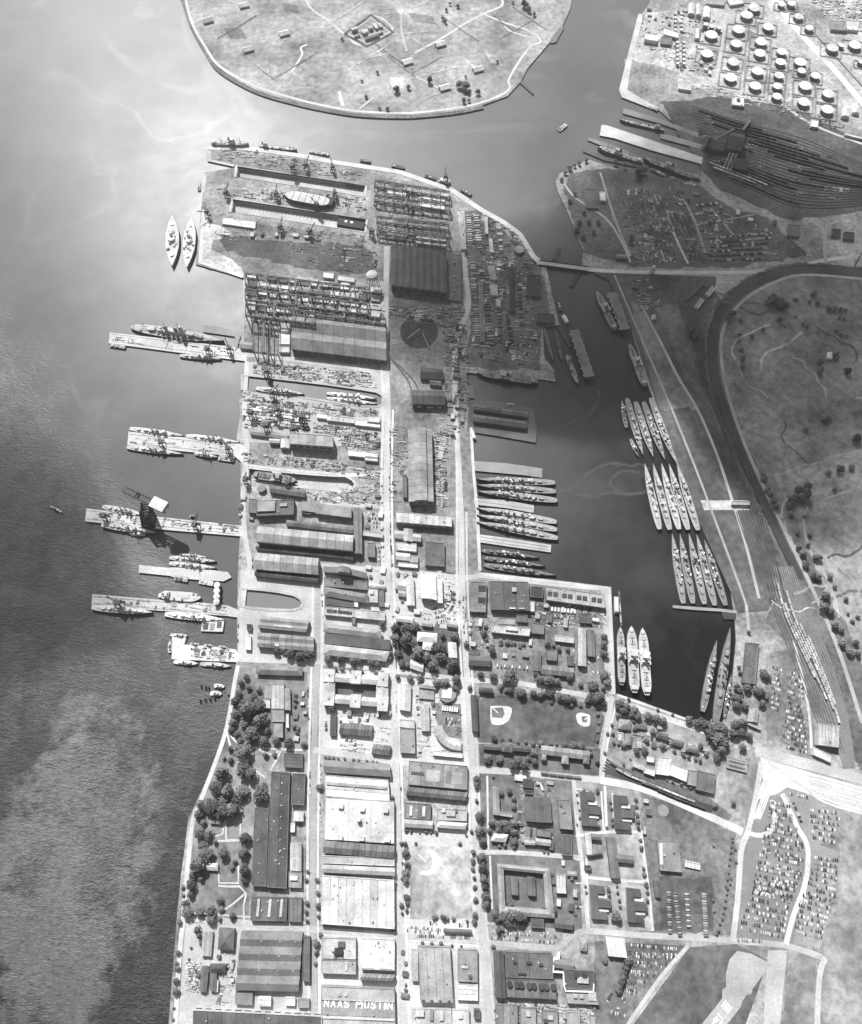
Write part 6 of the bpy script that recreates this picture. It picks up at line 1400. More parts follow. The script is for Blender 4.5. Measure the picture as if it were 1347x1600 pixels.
# ================================================================== trees
def crown_mesh(seed):
    rd = random.Random(seed); vs = []; fs = []
    cl = [(.5 * math.cos(q * 2.4) * (q / 9) ** .5 * 1.2, .5 * math.sin(q * 2.4) * (q / 9) ** .5 * 1.2, .5 - .6 * q / 9 + rd.uniform(-.1, .1), rd.uniform(.4, .56)) for q in range(9)]
    for i in range(420):
        cx, cy, cz, cr = cl[i % 9]; v = Vector((rd.gauss(0, 1), rd.gauss(0, 1), rd.gauss(0, 1))).normalized() * cr * rd.uniform(.8, 1.03)
        p = Vector((cx, cy, cz)) + v; n = (v.normalized() + Vector((rd.uniform(-.35, .35), rd.uniform(-.35, .35), rd.uniform(0, .4)))).normalized()
        t1 = n.orthogonal().normalized(); t1.rotate(Matrix.Rotation(rd.uniform(0, 6.28), 3, n)); t2 = n.cross(t1); s = rd.uniform(.12, .21)
        k = len(vs); vs += [p + t1 * s, p + t2 * s * .8, p - t1 * s, p - t2 * s * .8]; fs.append((k, k + 1, k + 2, k + 3))
    me = bpy.data.meshes.new('crown'); me.from_pydata([tuple(v) for v in vs], [], fs); me.materials.append(mat(.13, 'leaf')); return me
CROWNS = [crown_mesh(s) for s in range(7)]
def trunk_mesh():
    vs = []; fs = []
    def limb(a, b, r0, r1):
        a = Vector(a); b = Vector(b); d = (b - a).normalized(); u = d.orthogonal().normalized(); v = d.cross(u); k = len(vs)
        for q, rr in ((a, r0), (b, r1)):
            for i in range(5): vs.append(q + (u * math.cos(i * 1.2566) + v * math.sin(i * 1.2566)) * rr)
        for i in range(5): fs.append((k + i, k + (i + 1) % 5, k + 5 + (i + 1) % 5, k + 5 + i))
    limb((0, 0, 0), (0, 0, .6), .07, .045)
    for i in range(4): a = i * 1.57 + .4; limb((0, 0, .45), (math.cos(a) * .4, math.sin(a) * .4, .95), .035, .012)
    me = bpy.data.meshes.new('trunk'); me.from_pydata([tuple(v) for v in vs], [], fs); me.materials.append(mat(.07, 'roof')); return me
TRUNK = trunk_mesh(); NT = [0]
def tree(X, Y, z, x, y, rpx, label, group):
    rr = max(2.2, rpx / ZN[z][2] * mpp(X, Y) * .98); hc = rr * .9
    c = W(z, x, y, hc); NT[0] += 1; rd = random.Random(NT[0]); k = rr * rd.uniform(.92, 1.12); sc = (k * rd.uniform(.85, 1.2), k * rd.uniform(.82, 1.15), rr * rd.uniform(.75, 1.15)); a = rd.uniform(0, 6.28)
    if NT[0] <= 295:
        r = root('tree', (c.x, c.y, 0), label, 'tree', group, a)
        o = bpy.data.objects.new('trunk', TRUNK); link(o); o.parent = r; o.scale = (rr, rr, hc * 1.1)
        o = bpy.data.objects.new('crown', CROWNS[NT[0] % 7]); link(o); o.parent = r; o.location = (0, 0, hc); o.scale = sc
    else:                                             # the smallest ones: one joined mass
        me = CROWNS[NT[0] % 7]; n0 = len(TV); ca, sa = math.cos(a), math.sin(a)
        for v in me.vertices:
            p = v.co; X_ = p.x * sc[0]; Y_ = p.y * sc[1]; TV.append((c.x + X_ * ca - Y_ * sa, c.y + X_ * sa + Y_ * ca, hc + p.z * sc[2]))
        TF.extend([tuple(n0 + q for q in f.vertices) for f in me.polygons])
        n0 = len(TV); TV.extend([(c.x + math.cos(q * 2.09) * .3, c.y + math.sin(q * 2.09) * .3, zz) for zz in (0, hc) for q in range(3)]); TF.extend([(n0, n0 + 1, n0 + 4, n0 + 3), (n0 + 1, n0 + 2, n0 + 5, n0 + 4), (n0 + 2, n0, n0 + 3, n0 + 5)])
TV = []; TF = []
TREES = '''L|broad tree in the riverside grove below the boat stage|430 165 34,490 215 46,555 190 40,565 275 44,480 295 25,415 285 24,405 330 20,520 355 40,440 355 22,460 395 25,590 395 30,660 390 25,730 405 28,818 410 20,425 240 26,610 335 20,505 90 20,460 60 22,490 30 20,450 120 20,530 140 22,560 100 18
L|broad tree in the park beside the river road bend|475 450 50,400 435 17,365 490 13,350 575 44,470 560 48,515 580 40,320 655 44,380 680 40,465 680 38,575 700 40,575 660 30,300 770 50,360 790 46,420 780 44,220 810 30,600 470 18,650 470 16,400 500 20
Q|round tree in the park beside the very long dark warehouse|310 150 30,345 200 24,320 270 40,380 280 36,345 360 36,360 420 50,310 490 60,335 540 34,270 570 28,330 590 24,260 635 38,260 700 30,215 760 26,235 820 42,325 825 34,400 820 36,460 740 32,470 800 22,480 410 46,635 310 40,625 410 40,630 530 44,630 600 26,545 515 18,565 470 18,400 870 34,460 870 18,550 850 24,180 890 22,430 335 20,570 40 30,330 80 40,400 100 50,540 110 55,480 60 40
Q|small tree on the strip between river road and seawall|205 650 14,205 705 14,170 1105 18,165 1210 20,155 1300 24,155 1370 26,140 1490 8,135 1570 8,160 1180 14
Q|small tree beside the hut row near the river road|305 945 26,315 985 22,330 1040 20,345 1055 16,260 1070 8,245 1150 8,320 1260 22
Q|street tree in front of the bottom warehouses|1065 760 20,1060 820 20,1065 880 18,1135 600 18,1140 690 18,1140 780 20,1145 850 16,1160 980 16,1130 1040 26,1130 1100 20,1125 1180 14,1070 540 14,1060 600 16
J|shade tree in the row before the twin ridged workshops|225 610 24,265 605 20,300 625 30,360 635 30,405 630 34,345 650 22
J|round tree in the row below the pale hipped warehouse|520 650 26,590 655 26,660 668 26,700 664 20,760 675 28,800 680 20,560 712 16,600 714 18,655 718 16,705 720 20,790 732 14,825 735 16,825 455 26,870 620 22,870 650 18
J|leafy tree in the grove round the white houses|905 480 34,960 475 34,1010 470 28,900 540 36,965 545 40,1000 570 30,920 630 28,1030 620 42,1080 640 34,1150 590 40,1160 640 34,1115 690 36,1240 525 26,1170 520 20,1230 685 36,1250 770 30,1180 790 34,1140 795 26,1045 765 28,985 765 22,915 755 18,940 680 24,970 690 18,1245 820 20,1210 700 24
P|tree beside the long dark barrack at the basin head|745 700 14,750 730 14,735 815 24,790 820 26,880 835 14,840 830 24,890 740 30,915 760 18,800 500 14,740 880 24,900 870 16
O|dark tree in the dense clump at the end of the basin|640 270 26,690 290 28,740 300 30,790 310 44,830 330 36,800 380 44,840 400 34,770 350 36,820 440 34,800 480 26,720 290 24
O|tree among the buildings at the basin head|920 150 30,930 100 28,910 190 26,960 190 26,905 300 30,950 290 28,900 350 30,980 360 26,940 340 24,1050 120 26,1060 180 24,980 90 22,1030 100 18,895 745 18,790 760 16,950 432 22
O|broad tree in the first rows of the housing green|250 180 26,290 200 30,330 220 30,270 220 26,350 250 28,410 250 26,455 265 30,495 280 28,320 240 24,240 250 18,300 155 12,465 215 10,550 240 10,240 200 20
O|small tree scattered over the housing green|210 350 14,215 400 14,205 300 12,270 420 18,335 320 14,345 450 20,390 450 20,400 390 16,435 340 16,490 420 18,560 450 12,610 470 14,640 485 14,680 495 12,705 500 16,710 420 20,740 465 16,310 495 8,270 525 10,320 545 9,350 548 9,375 558 10,550 625 8,600 635 11,650 660 10,460 590 8,490 600 8,520 615 8,180 350 10,165 460 10,300 360 14,255 400 14,330 280 12
N|tree in the row along the top of the ball field|225 90 18,280 105 20,345 120 28,410 120 22,450 135 22,510 125 26,560 140 24,600 150 32,640 160 20,720 165 22,770 160 30,810 175 24,50 90 16,760 130 26,780 240 12,785 290 10,780 340 10,775 390 10,680 190 12,630 190 12,515 170 12
N|dark tree round the barracks below the ball field|190 380 20,235 385 14,280 380 14,325 400 12,370 398 12,410 405 14,455 405 16,510 408 15,545 412 12,590 415 24,640 418 24,685 420 22,730 440 16,150 490 24,220 495 24,300 525 34,360 530 34,330 505 26,415 460 24,420 510 22,775 510 16,475 500 16,385 490 16,740 465 14,250 395 10
K|dark tree in front of the U shaped school|105 570 20,205 510 20,220 545 14,300 555 14,335 558 16,380 565 12,430 570 12,565 565 20,600 575 14,630 590 20,680 600 16,185 745 22,255 750 26,350 750 42,330 770 30,525 770 30,570 775 36,620 785 26,500 740 20,690 760 22
K|tree between the barrack and the basin quay|890 530 22,885 570 24,890 625 26,890 745 28,905 790 24,825 810 32,755 800 16,880 820 18,860 870 36,800 880 24,300 810 16,410 840 26,250 600 26,215 470 12,330 830 16,490 850 22,545 850 20
S|tall tree in the row along the right street|60 110 22,60 150 22,60 250 14,80 350 30,75 440 34,100 510 26,90 610 32,100 680 34,105 750 34,110 800 26,115 860 30,120 905 30,40 580 16,35 640 16,45 740 14,50 800 14,55 880 16,30 450 10
S|dark tree in the barracks yard|165 95 12,215 200 20,270 190 22,295 235 20,295 285 20,160 390 24,200 400 28,240 395 26,300 390 28,140 440 18,200 430 26,255 430 24,300 450 26,300 510 26,240 530 18,205 540 14,300 545 16,490 575 10,515 578 10,540 720 12
T|massive dark tree below the courtyard barrack|180 240 30,230 250 38,280 245 46,330 255 44,360 260 32,260 280 36,300 290 30,195 275 24,545 210 26,210 190 20,490 195 16,275 180 24
T|dark tree in the leaning belt beside the lower car park|1025 490 22,1030 520 24,1020 550 26,1010 580 26,1005 610 26,995 640 26,985 670 26,975 700 26,965 725 24,1035 545 18,990 610 20,880 540 16,1040 500 18
T|small street tree near the comb shaped barracks|755 60 10,760 100 10,955 60 10,960 100 12,970 150 12,975 190 12,900 80 18,905 115 16,950 250 30,965 275 26,930 270 20,1145 60 14,1150 150 14,235 375 10,315 380 12,165 445 14,200 340 22,225 335 14,700 130 10,705 190 10,690 240 10
S|small tree between the comb shaped barracks|700 210 9,705 260 9,715 310 9,720 360 9,915 260 10,920 300 10,925 370 12,930 400 14,830 185 16,840 415 12,890 420 10,700 400 9,1075 240 14,1080 280 14,1085 340 16,1088 380 16,1092 420 16,1105 500 12,1110 550 14,1125 680 12,1130 720 14,1140 780 14,1150 830 14,745 180 8,785 190 8
R|tree in the row beside the pale ball field|680 350 24,685 410 26,690 490 26,685 550 26,685 600 28,690 720 24,695 760 18,690 810 18,655 345 14,660 480 10,655 590 10,885 860 20,945 860 24,970 870 16,1015 870 14,1150 400 18,1150 460 18,1150 520 18,1160 650 16,1165 740 18,1165 840 24,1160 890 22,1110 885 12,755 345 12,1060 345 16
R|tree before the dark block with two skylights|685 255 16,720 260 14,780 270 9,825 262 16,858 268 12,895 270 16,1105 290 10,1140 260 16
R|street tree along the main street at the white warehouses|600 620 20,605 655 16,600 790 16,605 860 16,605 930 18,605 960 16,590 30 14,655 775 16,660 830 12,685 1365 14,685 1330 8
R|small street tree beside the four bay hall|800 1035 14,865 1040 16,930 1042 18,1005 1055 12,1070 1060 8
L|small tree in the row above the white warehouses|940 485 10,960 488 10,985 490 10,1015 495 10,1050 495 10,1100 500 9,1130 502 9,1175 508 9,1210 512 9,1235 515 9,910 655 20,770 130 12,768 160 14,766 190 12,765 310 16,778 345 14,975 200 26,1320 715 14
X|dark tree on the fort meadow|215 505 22,405 455 20,575 480 22,610 488 26,625 520 14,680 522 16,600 570 16,628 570 12,165 618 11,120 615 10,610 435 8,110 412 10,45 550 10,20 460 8,790 350 9,285 495 14,480 105 12,495 120 12,500 55 10,565 35 10,520 20 10,940 20 22,970 50 18,1000 80 12,880 15 8,955 30 18
W|lone dark tree on the left half of the fort meadow|1000 220 9,1200 410 11,1135 550 10,1255 618 10,1310 508 20
a|dark bush on the golf meadow|930 205 30,960 220 26,985 238 20,905 215 14,1120 180 16,1190 245 14,1215 250 14,1245 250 12,1270 255 10,1140 220 12,1100 215 9,1040 205 8,1030 203 7,960 300 16,985 330 8,1035 285 8,830 378 12,880 345 12,770 370 12,768 400 10,780 440 12,785 480 14,785 520 14,775 300 10,1070 320 8,1090 330 8,1250 370 10,1275 375 9,1225 350 8,1240 290 8,1260 295 8,1150 500 22,1150 540 20,1220 460 16,1230 480 14,1280 540 18,545 355 20,560 375 16,740 270 20,715 290 18
b|dark tree along the winding road on the meadow|830 500 14,825 480 12,850 550 16,860 580 16,880 620 20,890 650 20,1010 560 30,1050 580 30,980 610 26,1060 540 24,1020 600 26,965 640 22,1150 180 20,1170 180 16,1170 470 16,1230 450 20,1290 440 16,1200 560 14,1070 800 12,1060 850 14,1040 700 10,1075 640 12,1320 290 26,1100 920 20,1050 240 14
g|tree on the slope beside the long railway|245 465 14,275 550 12,330 560 12,370 660 18,420 745 14,440 790 11,490 845 12,520 945 10,345 740 16,365 745 16,440 960 22,470 980 16,475 1040 20,510 1080 20,535 1040 18,545 1090 18,300 640 20,280 610 16,390 880 26,400 830 22,420 900 20,310 690 18,120 310 12,135 360 10,545 925 10,500 910 9
V|small tree in the row beside the path left of the boundary road|512 10 9,505 45 9,490 75 10,485 110 9,478 150 9,470 190 11,462 230 9,455 270 9,440 300 10,430 340 13,420 365 12,395 150 8,405 220 8
U|small tree in the upper row left of the boundary road|520 590 9,515 625 9,510 660 10,505 700 9,500 740 9,540 640 10,545 720 10,495 790 9,488 830 9,480 880 9,400 620 9,520 570 8
Z|low tree on the wooded point|110 330 12,130 320 10,150 310 10,180 300 9,90 350 10,75 380 9,130 440 10,110 470 10,170 520 10,150 560 12,140 590 12,165 620 12,190 560 10,210 600 10,230 560 10,300 305 12,340 320 12,400 350 22,420 340 16'''
AT = []
for ln in TREES.split('\n'):
    z, lb, ps = ln.split('|'); g = lb.replace('tree ', 'trees ').replace('bush ', 'bushes ')
    for q in ps.split(','):
        v = [float(s) for s in q.split()]; X, Y = px(z, v[0], v[1]); AT.append((v[2] / ZN[z][2], X, Y, z, v[0], v[1], v[2], lb, g))
AT.sort(key=lambda q: -q[0])
for q in AT: tree(*q[1:])
o = meshobj('small_trees', TV, TF, mat(.13, 'leaf')); o['kind'] = 'stuff'; o['label'] = 'mass of small trees and bushes across the yard and meadows'; o['category'] = 'trees'
# ================================================================== cars, wagons, clutter
def car_mesh(m):
    pr = [(-2.2,.35),(-2.2,.9),(-1.3,1.0),(-.9,1.55),(.5,1.55),(1.0,1.0),(2.15,.9),(2.2,.35)]; vs = []; fs = []
    for y in (-.88, .88): vs += [(x, y * (.86 if z > 1.2 else 1), z) for x, z in pr]
    n = len(pr)
    for i in range(n): j = (i + 1) % n; fs.append((i, j, n + j, n + i))
    fs += [tuple(range(n))[::-1], tuple(range(n, 2 * n))]
    me = bpy.data.meshes.new('car'); me.from_pydata(vs, [], fs); me.materials.append(m); return me
CARS = []                                             # (pixel size, position, angle, lot)
rd = random.Random(11)
def row(z, x0, y0, x1, y1, lot, fill=.75, gap=3.0, turn=90):
    a, b = W(z, x0, y0), W(z, x1, y1); d = b - a; n = max(1, int(d.length / gap)); ang = math.atan2(d.y, d.x) + R(turn)
    for i in range(n):
        if rd.random() > fill: continue
        p = a + d * ((i + .5) / n) + Vector((rd.uniform(-.3, .3), rd.uniform(-.5, .5), 0)); X, Y = px(z, x0, y0)
        CARS.append((1 / mpp(X, Y), p, ang + rd.uniform(-.06, .06) + (math.pi if rd.random() < .5 else 0), lot))
def grid(z, P, n, lot, fill=.7, turn=90, gap=3.0):       # P: four corners, rows run from P0->P1 down to P3->P2
    for i in range(n):
        t = i / max(1, n - 1); row(z, P[0] + (P[6] - P[0]) * t, P[1] + (P[7] - P[1]) * t, P[2] + (P[4] - P[2]) * t, P[3] + (P[5] - P[3]) * t, lot, fill, gap, turn)
EAST = 'car in the big car park right of the boundary road'
def road_x(y): return 880 + (y - 330) * .39 if y < 600 else 985 if y < 720 else 985 - (y - 720) * .33
for k in range(14):
    y0 = 340 + k * 42; xl = max(648, 760 - k * 9); xr = road_x(y0 + 40) - 12; row('U', xl, y0, xr, y0 + (xr - xl) * .22, EAST, .72, 3.2); 
    if k % 2: row('U', xl, y0 + 17, xr, y0 + 17 + (xr - xl) * .22, EAST, .66, 3.2)
OVAL = 'car in the oval car park below the bright apron'
for k in range(6): row('U', 1012 + k * 3, 392 + k * 34, 1205 - abs(k - 1) * 8, 408 + k * 38, OVAL, .75, 3.2)
row('U', 880, 285, 1000, 310, OVAL, .6); row('U', 905, 340, 960, 470, OVAL, .5)
FAR = 'car in the car park beside the bottom right verge'
for k in range(8): row('U', road_x(690 + k * 30) + 40 + (k > 5) * 20, 690 + k * 32, 1195 - k * 3, 712 + k * 38, FAR, .72, 3.2)
for k in range(8): row('V', 950 - k * 6, 110 + k * 34, 1150 - k * 8, 165 + k * 32, FAR, .7, 3.2)
LOW = 'car in the car park above the runway road'
for k in range(9): row('V', 670 - k * 14, 20 + k * 38, 895 - k * 6, 80 + k * 38, LOW, .72, 3.2)
row('V', 550, 405, 710, 410, LOW, .8)
TRI = 'car in the triangular car park left of the airfield'
[row('T', 1060 - k * 16, 490 + k * 56, 1335 - k * 62, 500 + k * 58, TRI, .85, 3.0) for k in range(7)]; [row('T', 1060 - k * 16, 506 + k * 56, 1320 - k * 62, 516 + k * 58, TRI, .7, 3.0) for k in range(6)]; row('T', 1040, 435, 1340, 462, TRI, .7); row('T', 920, 740, 880, 830, TRI, .7); row('T', 910, 860, 1010, 890, TRI, .8)
MID = 'car in the rows below the courtyard barrack'
row('T', 140, 350, 590, 385, MID, .7); row('T', 150, 390, 560, 420, MID, .7); row('T', 240, 345, 520, 362, MID, .5); row('T', 120, 300, 380, 318, MID, .6)
BALL = 'car parked below the pale ball field'
row('R', 690, 925, 930, 945, BALL, .8); row('R', 690, 950, 930, 965, BALL, .6); row('R', 760, 985, 1130, 1000, BALL, .8); row('R', 700, 885, 1120, 915, BALL, .3)
WEST = 'car parked along the main street'
for z, v in (('G', (868,380,868,480)), ('G', (870,120,874,250)), ('G', (885,360,888,500)), ('J', (880,10,888,130)), ('M', (505,60,505,230)), ('M', (540,545,540,590)), ('M', (535,630,536,700)), ('R', (645,90,650,240)), ('G', (872,560,876,820)), ('d', (125,340,120,470))): row(z, *v, WEST, .55, 5.5, 0)
RST = 'car parked along the street beside the basin yard'
for z, v in (('K', (85,230,92,560)), ('K', (98,280,100,440)), ('K', (715,600,722,700)), ('K', (855,640,850,780)), ('K', (790,650,830,740))): row(z, *v, RST, .6, 5.0, 0)
LST = 'car parked along the left street'
for z, v in (('L', (840,80,850,300)), ('L', (915,490,912,640)), ('L', (905,750,905,840)), ('L', (852,560,855,700)), ('J', (484,280,492,480)), ('Q', (1155,60,1160,200)), ('J', (90,60,92,180)), ('I', (935,20,930,100)), ('I', (920,440,918,580)), ('F', (940,400,930,650))): row(z, *v, LST, .55, 6.0, 0)
CRV = 'car in the curved car park by the white halls'
for k in range(3):
    for i in range(16):
        a = R(-8 - i * 5); c = W('J', 1120, 300); q = c + Vector((math.cos(a), math.sin(a), 0)) * (30 + k * 9)
        if rd.random() < .75: CARS.append((.9, q, a, CRV))
YRD = 'car parked in the yard below the square office'
row('M', 105, 260, 110, 350, YRD, .6, 3.5, 90); row('M', 270, 380, 275, 440, YRD, .8, 3.5, 90); row('M', 200, 385, 260, 390, YRD, .6); row('M', 300, 240, 430, 250, YRD, .3); row('M', 640, 420, 690, 480, YRD, .4, 5); row('M', 625, 130, 632, 250, YRD, .6, 4, 90)
grid('M', [785,265, 870,275, 870,310, 790,305], 3, 'car parked in the motor pool', .5)
grid('J', [770,250, 840,260, 840,300, 775,290], 2, 'car parked beside the hipped roof', .4); grid('G', [800,780, 838,785, 838,860, 790,850], 4, 'car parked behind the dark square store', .5); grid('G', [730,590, 820,600, 820,670, 730,660], 4, 'car parked behind the pale flat hall', .4)
NOR = 'car in the long car park below the eastern railway'
grid('g', [160,1150, 205,1165, 190,1340, 155,1330], 9, NOR, .7); grid('g', [240,1170, 300,1200, 315,1530, 205,1500], 16, NOR, .6)
STO = 'car in the storage field beyond the creek'
for x in (20, 60, 110, 150, 200, 245): row('f', x + 95, 595 + (x % 40), x + 190, 800, STO, .45, 4, 0)
grid('f', [100,880, 330,900, 360,1010, 130,1010], 6, STO, .5, 0, 7)
CARS.sort(key=lambda q: -q[0])
cms = [car_mesh(mat(t, 'paint')) for t in (.6, .4, .2, .1, .05, .5)]
for s, p, a, lot in CARS[:290]:
    o = bpy.data.objects.new('parked_car', rd.choice(cms)); link(o); o.location = (p.x, p.y, .3); o.rotation_euler = (0, 0, a); o.scale = (1, 1, 1)
    tag(o, lot, 'car', lot.replace('car ', 'cars ', 1))
vs = []; fs = []; mi = []
for s, p, a, lot in CARS[290:]:
    u = Vector((math.cos(a), math.sin(a), 0)); v = Vector((-u.y, u.x, 0)); k = rd.randrange(5); box_into(vs, fs, mi, p, u, v, 4.9, 2.0, .75, k, .6); box_into(vs, fs, mi, p - u * .2, u, v, 2.4, 1.7, .7, k, 1.35)
o = meshobj('distant_cars', vs, fs, None, None, [mat(t, 'paint') for t in (.6, .45, .25, .1, .05)], mi); o['kind'] = 'stuff'; o['label'] = 'mass of small cars in the farther car parks'; o['category'] = 'cars'
print('cars', len(CARS))
# small huts between the bigger buildings
def huts(z, poly, n, label, smin=4, smax=9, tones=(.5, .36, .24, .14, .1)):
    L = loop(z, poly); xs = [p.x for p in L]; ys = [p.y for p in L]; k = q = 0
    while k < n and q < n * 40:
        q += 1; p = Vector((rd.uniform(min(xs), max(xs)), rd.uniform(min(ys), max(ys)), 0)); a = rd.uniform(smin, smax); b = a * rd.uniform(1, 2.4); e = max(a, b) * .75 + 2
        if not inside(p, L) or any(inside(p + Vector((dx, dy, 0)), F) for F in FOOT if (F[0] - p).length < 300 for dx in (-e, 0, e) for dy in (-e, 0, e)): continue
        FOOT.append([p + Vector((-e, -e, 0)), p + Vector((e, -e, 0)), p + Vector((e, e, 0)), p + Vector((-e, e, 0))]); k += 1; h = rd.uniform(2.8, 5); t = rd.choice(tones)
        r = root('small_hut', (p.x, p.y, 0), label, 'hut', label.replace('hut', 'huts', 1), R(-7) + rd.choice((0, math.pi / 2)))
        part(r, 'wall', 'box', mat(.25, 'roof'), (0, 0, 0), (b, a, h)); part(r, 'roof', 'gable' if rd.random() < .5 else 'box', mat(t, 'roof'), (0, 0, h), (b * 1.05, a * 1.05, 1.6 if a > 6 else .8))
for z, pl, n, lb in (('K', [490,330, 730,350, 730,470, 560,470, 480,400], 12, 'small hut behind the quayside store'), ('K', [110,400, 240,405, 235,595, 110,590], 8, 'small hut below the store with courts'), ('K', [250,520, 480,540, 480,650, 250,640], 9, 'small hut above the dark lot by the school'),
    ('J', [890,150, 1040,160, 1040,400, 890,400], 8, 'small hut left of the white halls'), ('J', [745,130, 840,135, 845,360, 745,350], 6, 'small hut by the main street near the hipped roof'), ('M', [620,80, 740,90, 720,300, 620,290], 7, 'small hut near the round reservoir'), ('M', [190,210, 470,222, 470,280, 380,285, 190,280], 6, 'small hut just below the square office'),
    ('S', [330,95, 560,105, 550,220, 340,215], 8, 'small hut near the railway siding'), ('S', [330,390, 560,400, 560,570, 330,560], 9, 'small hut in the lower barracks yard'), ('S', [560,640, 700,650, 700,930, 560,920], 7, 'small hut beside the courtyard barrack'), ('T', [180,800, 830,830, 800,930, 190,950], 18, 'small hut at the bottom edge below the dining hall'),
    ('Q', [440,1090, 570,1090, 560,1350, 510,1350, 450,1180], 7, 'small hut left of the four ridged warehouse'), ('G', [20,470, 110,500, 100,640, 20,640], 5, 'small hut on the wharf by the bent workshop'), ('G', [720,470, 830,470, 830,680, 720,670], 7, 'small hut beside the main street near the foundry'), ('L', [710,80, 830,80, 830,380, 740,380], 7, 'small hut along the left street above the corner'),
    ('d', [560,620, 660,640, 680,1000, 560,1150], 9, 'small hut along the street beside the basin'), ('O', [215,290, 450,300, 740,420, 740,480, 450,430, 230,420], 12, 'small garden hut on the housing green'), ('S', [1020,240, 1180,250, 1180,480, 1120,480], 5, 'small hut on the rough ground'), ('f', [280,580, 640,700, 900,800, 700,830, 400,700], 8, 'small hut in the field beyond the creek'),
    ('Y', [150,60, 400,20, 400,130, 160,150], 8, 'small pump hut in the upper oil depot'), ('c', [100,90, 500,130, 480,210, 100,190], 6, 'small hut on the upper side of the flooded dock'), ('A', [300,560, 1150,640, 1150,660, 300,600], 6, 'small hut above the filled slip'), ('R', [640,1090, 720,1100, 720,1480, 650,1480], 6, 'small hut by the main street at the bottom')):
    huts(z, pl, n, lb)
# trucks in rows
def truck_row(z, x0, y0, x1, y1, n, label, L=8, Wd=2.6, tones=(.3,), turn=90):
    a, b = W(z, x0, y0), W(z, x1, y1); d = b - a; g = math.atan2(d.y, d.x) + R(turn)
    for i in range(n):
        p = a + d * ((i + .5) / n); t = tones[i % len(tones)]
        r = root('truck', (p.x, p.y, .6), label, 'truck', label.replace('truck', 'trucks', 1), g)
        part(r, 'load_bed', 'box', mat(t, 'paint'), (-L * .12, 0, .8), (L * .72, Wd, 2.2)); part(r, 'cab', 'taper', mat(t * .9, 'paint'), (L * .38, 0, .7), (L * .24, Wd, 1.9))
truck_row('M', 764, 205, 860, 214, 7, 'white truck in the motor pool row below the round reservoir', 9, 3, (.75,)); truck_row('K', 582, 370, 728, 386, 8, 'white truck in the upper row behind the quayside store', 8, 3, (.7,)); truck_row('K', 580, 404, 690, 420, 6, 'dark truck in the lower row behind the quayside store', 7, 3, (.12, .4))
truck_row('V', 110, 90, 120, 360, 17, 'truck in the first line of the truck park', 7, 2.4, (.35, .2, .1)); truck_row('V', 150, 95, 185, 380, 17, 'truck in the second line of the truck park', 7, 2.4, (.15, .3))
truck_row('V', 225, 100, 240, 320, 13, 'truck in the third line of the truck park', 7, 2.4, (.45, .15)); truck_row('V', 335, 100, 350, 380, 18, 'truck in the fourth line of the truck park', 8, 2.4, (.4, .3, .2)); truck_row('U', 215, 730, 310, 750, 9, 'bright truck at the head of the truck park', 10, 3, (.6, .5))
truck_row('K', 270, 690, 460, 705, 9, 'truck parked on the dark lot by the school', 6, 2.4, (.6, .2)); truck_row('N', 450, 632, 465, 672, 3, 'white trailer in the dark lot near the railway', 5, 3, (.75,), 0)
# railway wagons: strings on the tracks
WAG = []
def string(line, t0, t1, lot, tone, gap=13.5):
    n = len(line); acc = 0; i0 = int(t0 * (n - 1)); i1 = int(t1 * (n - 1)); last = None
    for i in range(i0, i1):
        a, b = line[i], line[i + 1]; d = b - a; L = d.length; k = gap - acc
        while k < L:
            WAG.append((a + d * (k / L), math.atan2(d.y, d.x), lot, tone)); k += gap
        acc = (acc + L) % gap
for i, (t0, t1) in enumerate(((.05,.35),(.12,.5),(.2,.42),(.1,.6),(.3,.7),(.25,.55),(.35,.8),(.4,.62),(.1,.3),(.5,.8),(.45,.75),(.55,.85))): string(TR_COAL[1 + i], t0, t1, 'dark coal wagon in the upper half of the rail yard', .05)
for i, (t0, t1) in enumerate(((.3,.6),(.2,.45),(.1,.5),(.25,.4),(.02,.35),(.05,.3),(.15,.5))): string(TR_COAL[14 + i], t0, t1, 'wagon in the lower half of the rail yard', .3 if i in (4, 5) else .09)
for i, (t0, t1) in enumerate(((.12,.6),(.2,.7),(.3,.5),(.15,.75),(.3,.8),(.35,.7))): string(TR_EAST[1 + i], t0, t1, 'pale wagon on the eastern railway', .34)
for i, (t0, t1) in enumerate(((.0,.25),(.1,.9),(.35,.5),(.5,.95))): string(TR_YARD[i], t0, t1, 'wagon in the siding beside the bright road', (.12, .3, .1, .06)[i])
string(loop('N', [430,572, 560,588, 700,602]), 0, 1, 'wagon in the siding below the long barrack', .12); WAGT = {}
def wagon_mesh(m):
    vs = []; fs = []; mi = []; box_into(vs, fs, mi, Vector((0, 0, 0)), Vector((1, 0, 0)), Vector((0, 1, 0)), 12.2, 3.0, 2.9, 0, 1.1)
    for x in (-4, 4): box_into(vs, fs, mi, Vector((x, 0, 0)), Vector((1, 0, 0)), Vector((0, 1, 0)), 2.4, 2.2, 1.1, 0, 0)
    me = bpy.data.meshes.new('wagon'); me.from_pydata(vs, [], fs); me.materials.append(m); return me
rd.shuffle(WAG); WAG.sort(key=lambda q: q[0].y)
for p, a, lot, tn in WAG[:280]:
    tn = round(tn * rd.choice((.8, 1, 1.3)), 2)
    if tn not in WAGT: WAGT[tn] = wagon_mesh(mat(tn, 'roof'))
    o = bpy.data.objects.new('railway_wagon', WAGT[tn]); link(o); o.location = (p.x, p.y, .7); o.rotation_euler = (0, 0, a); tag(o, lot, 'wagon', lot.replace('wagon', 'wagons', 1))
vs = []; fs = []; mi = []
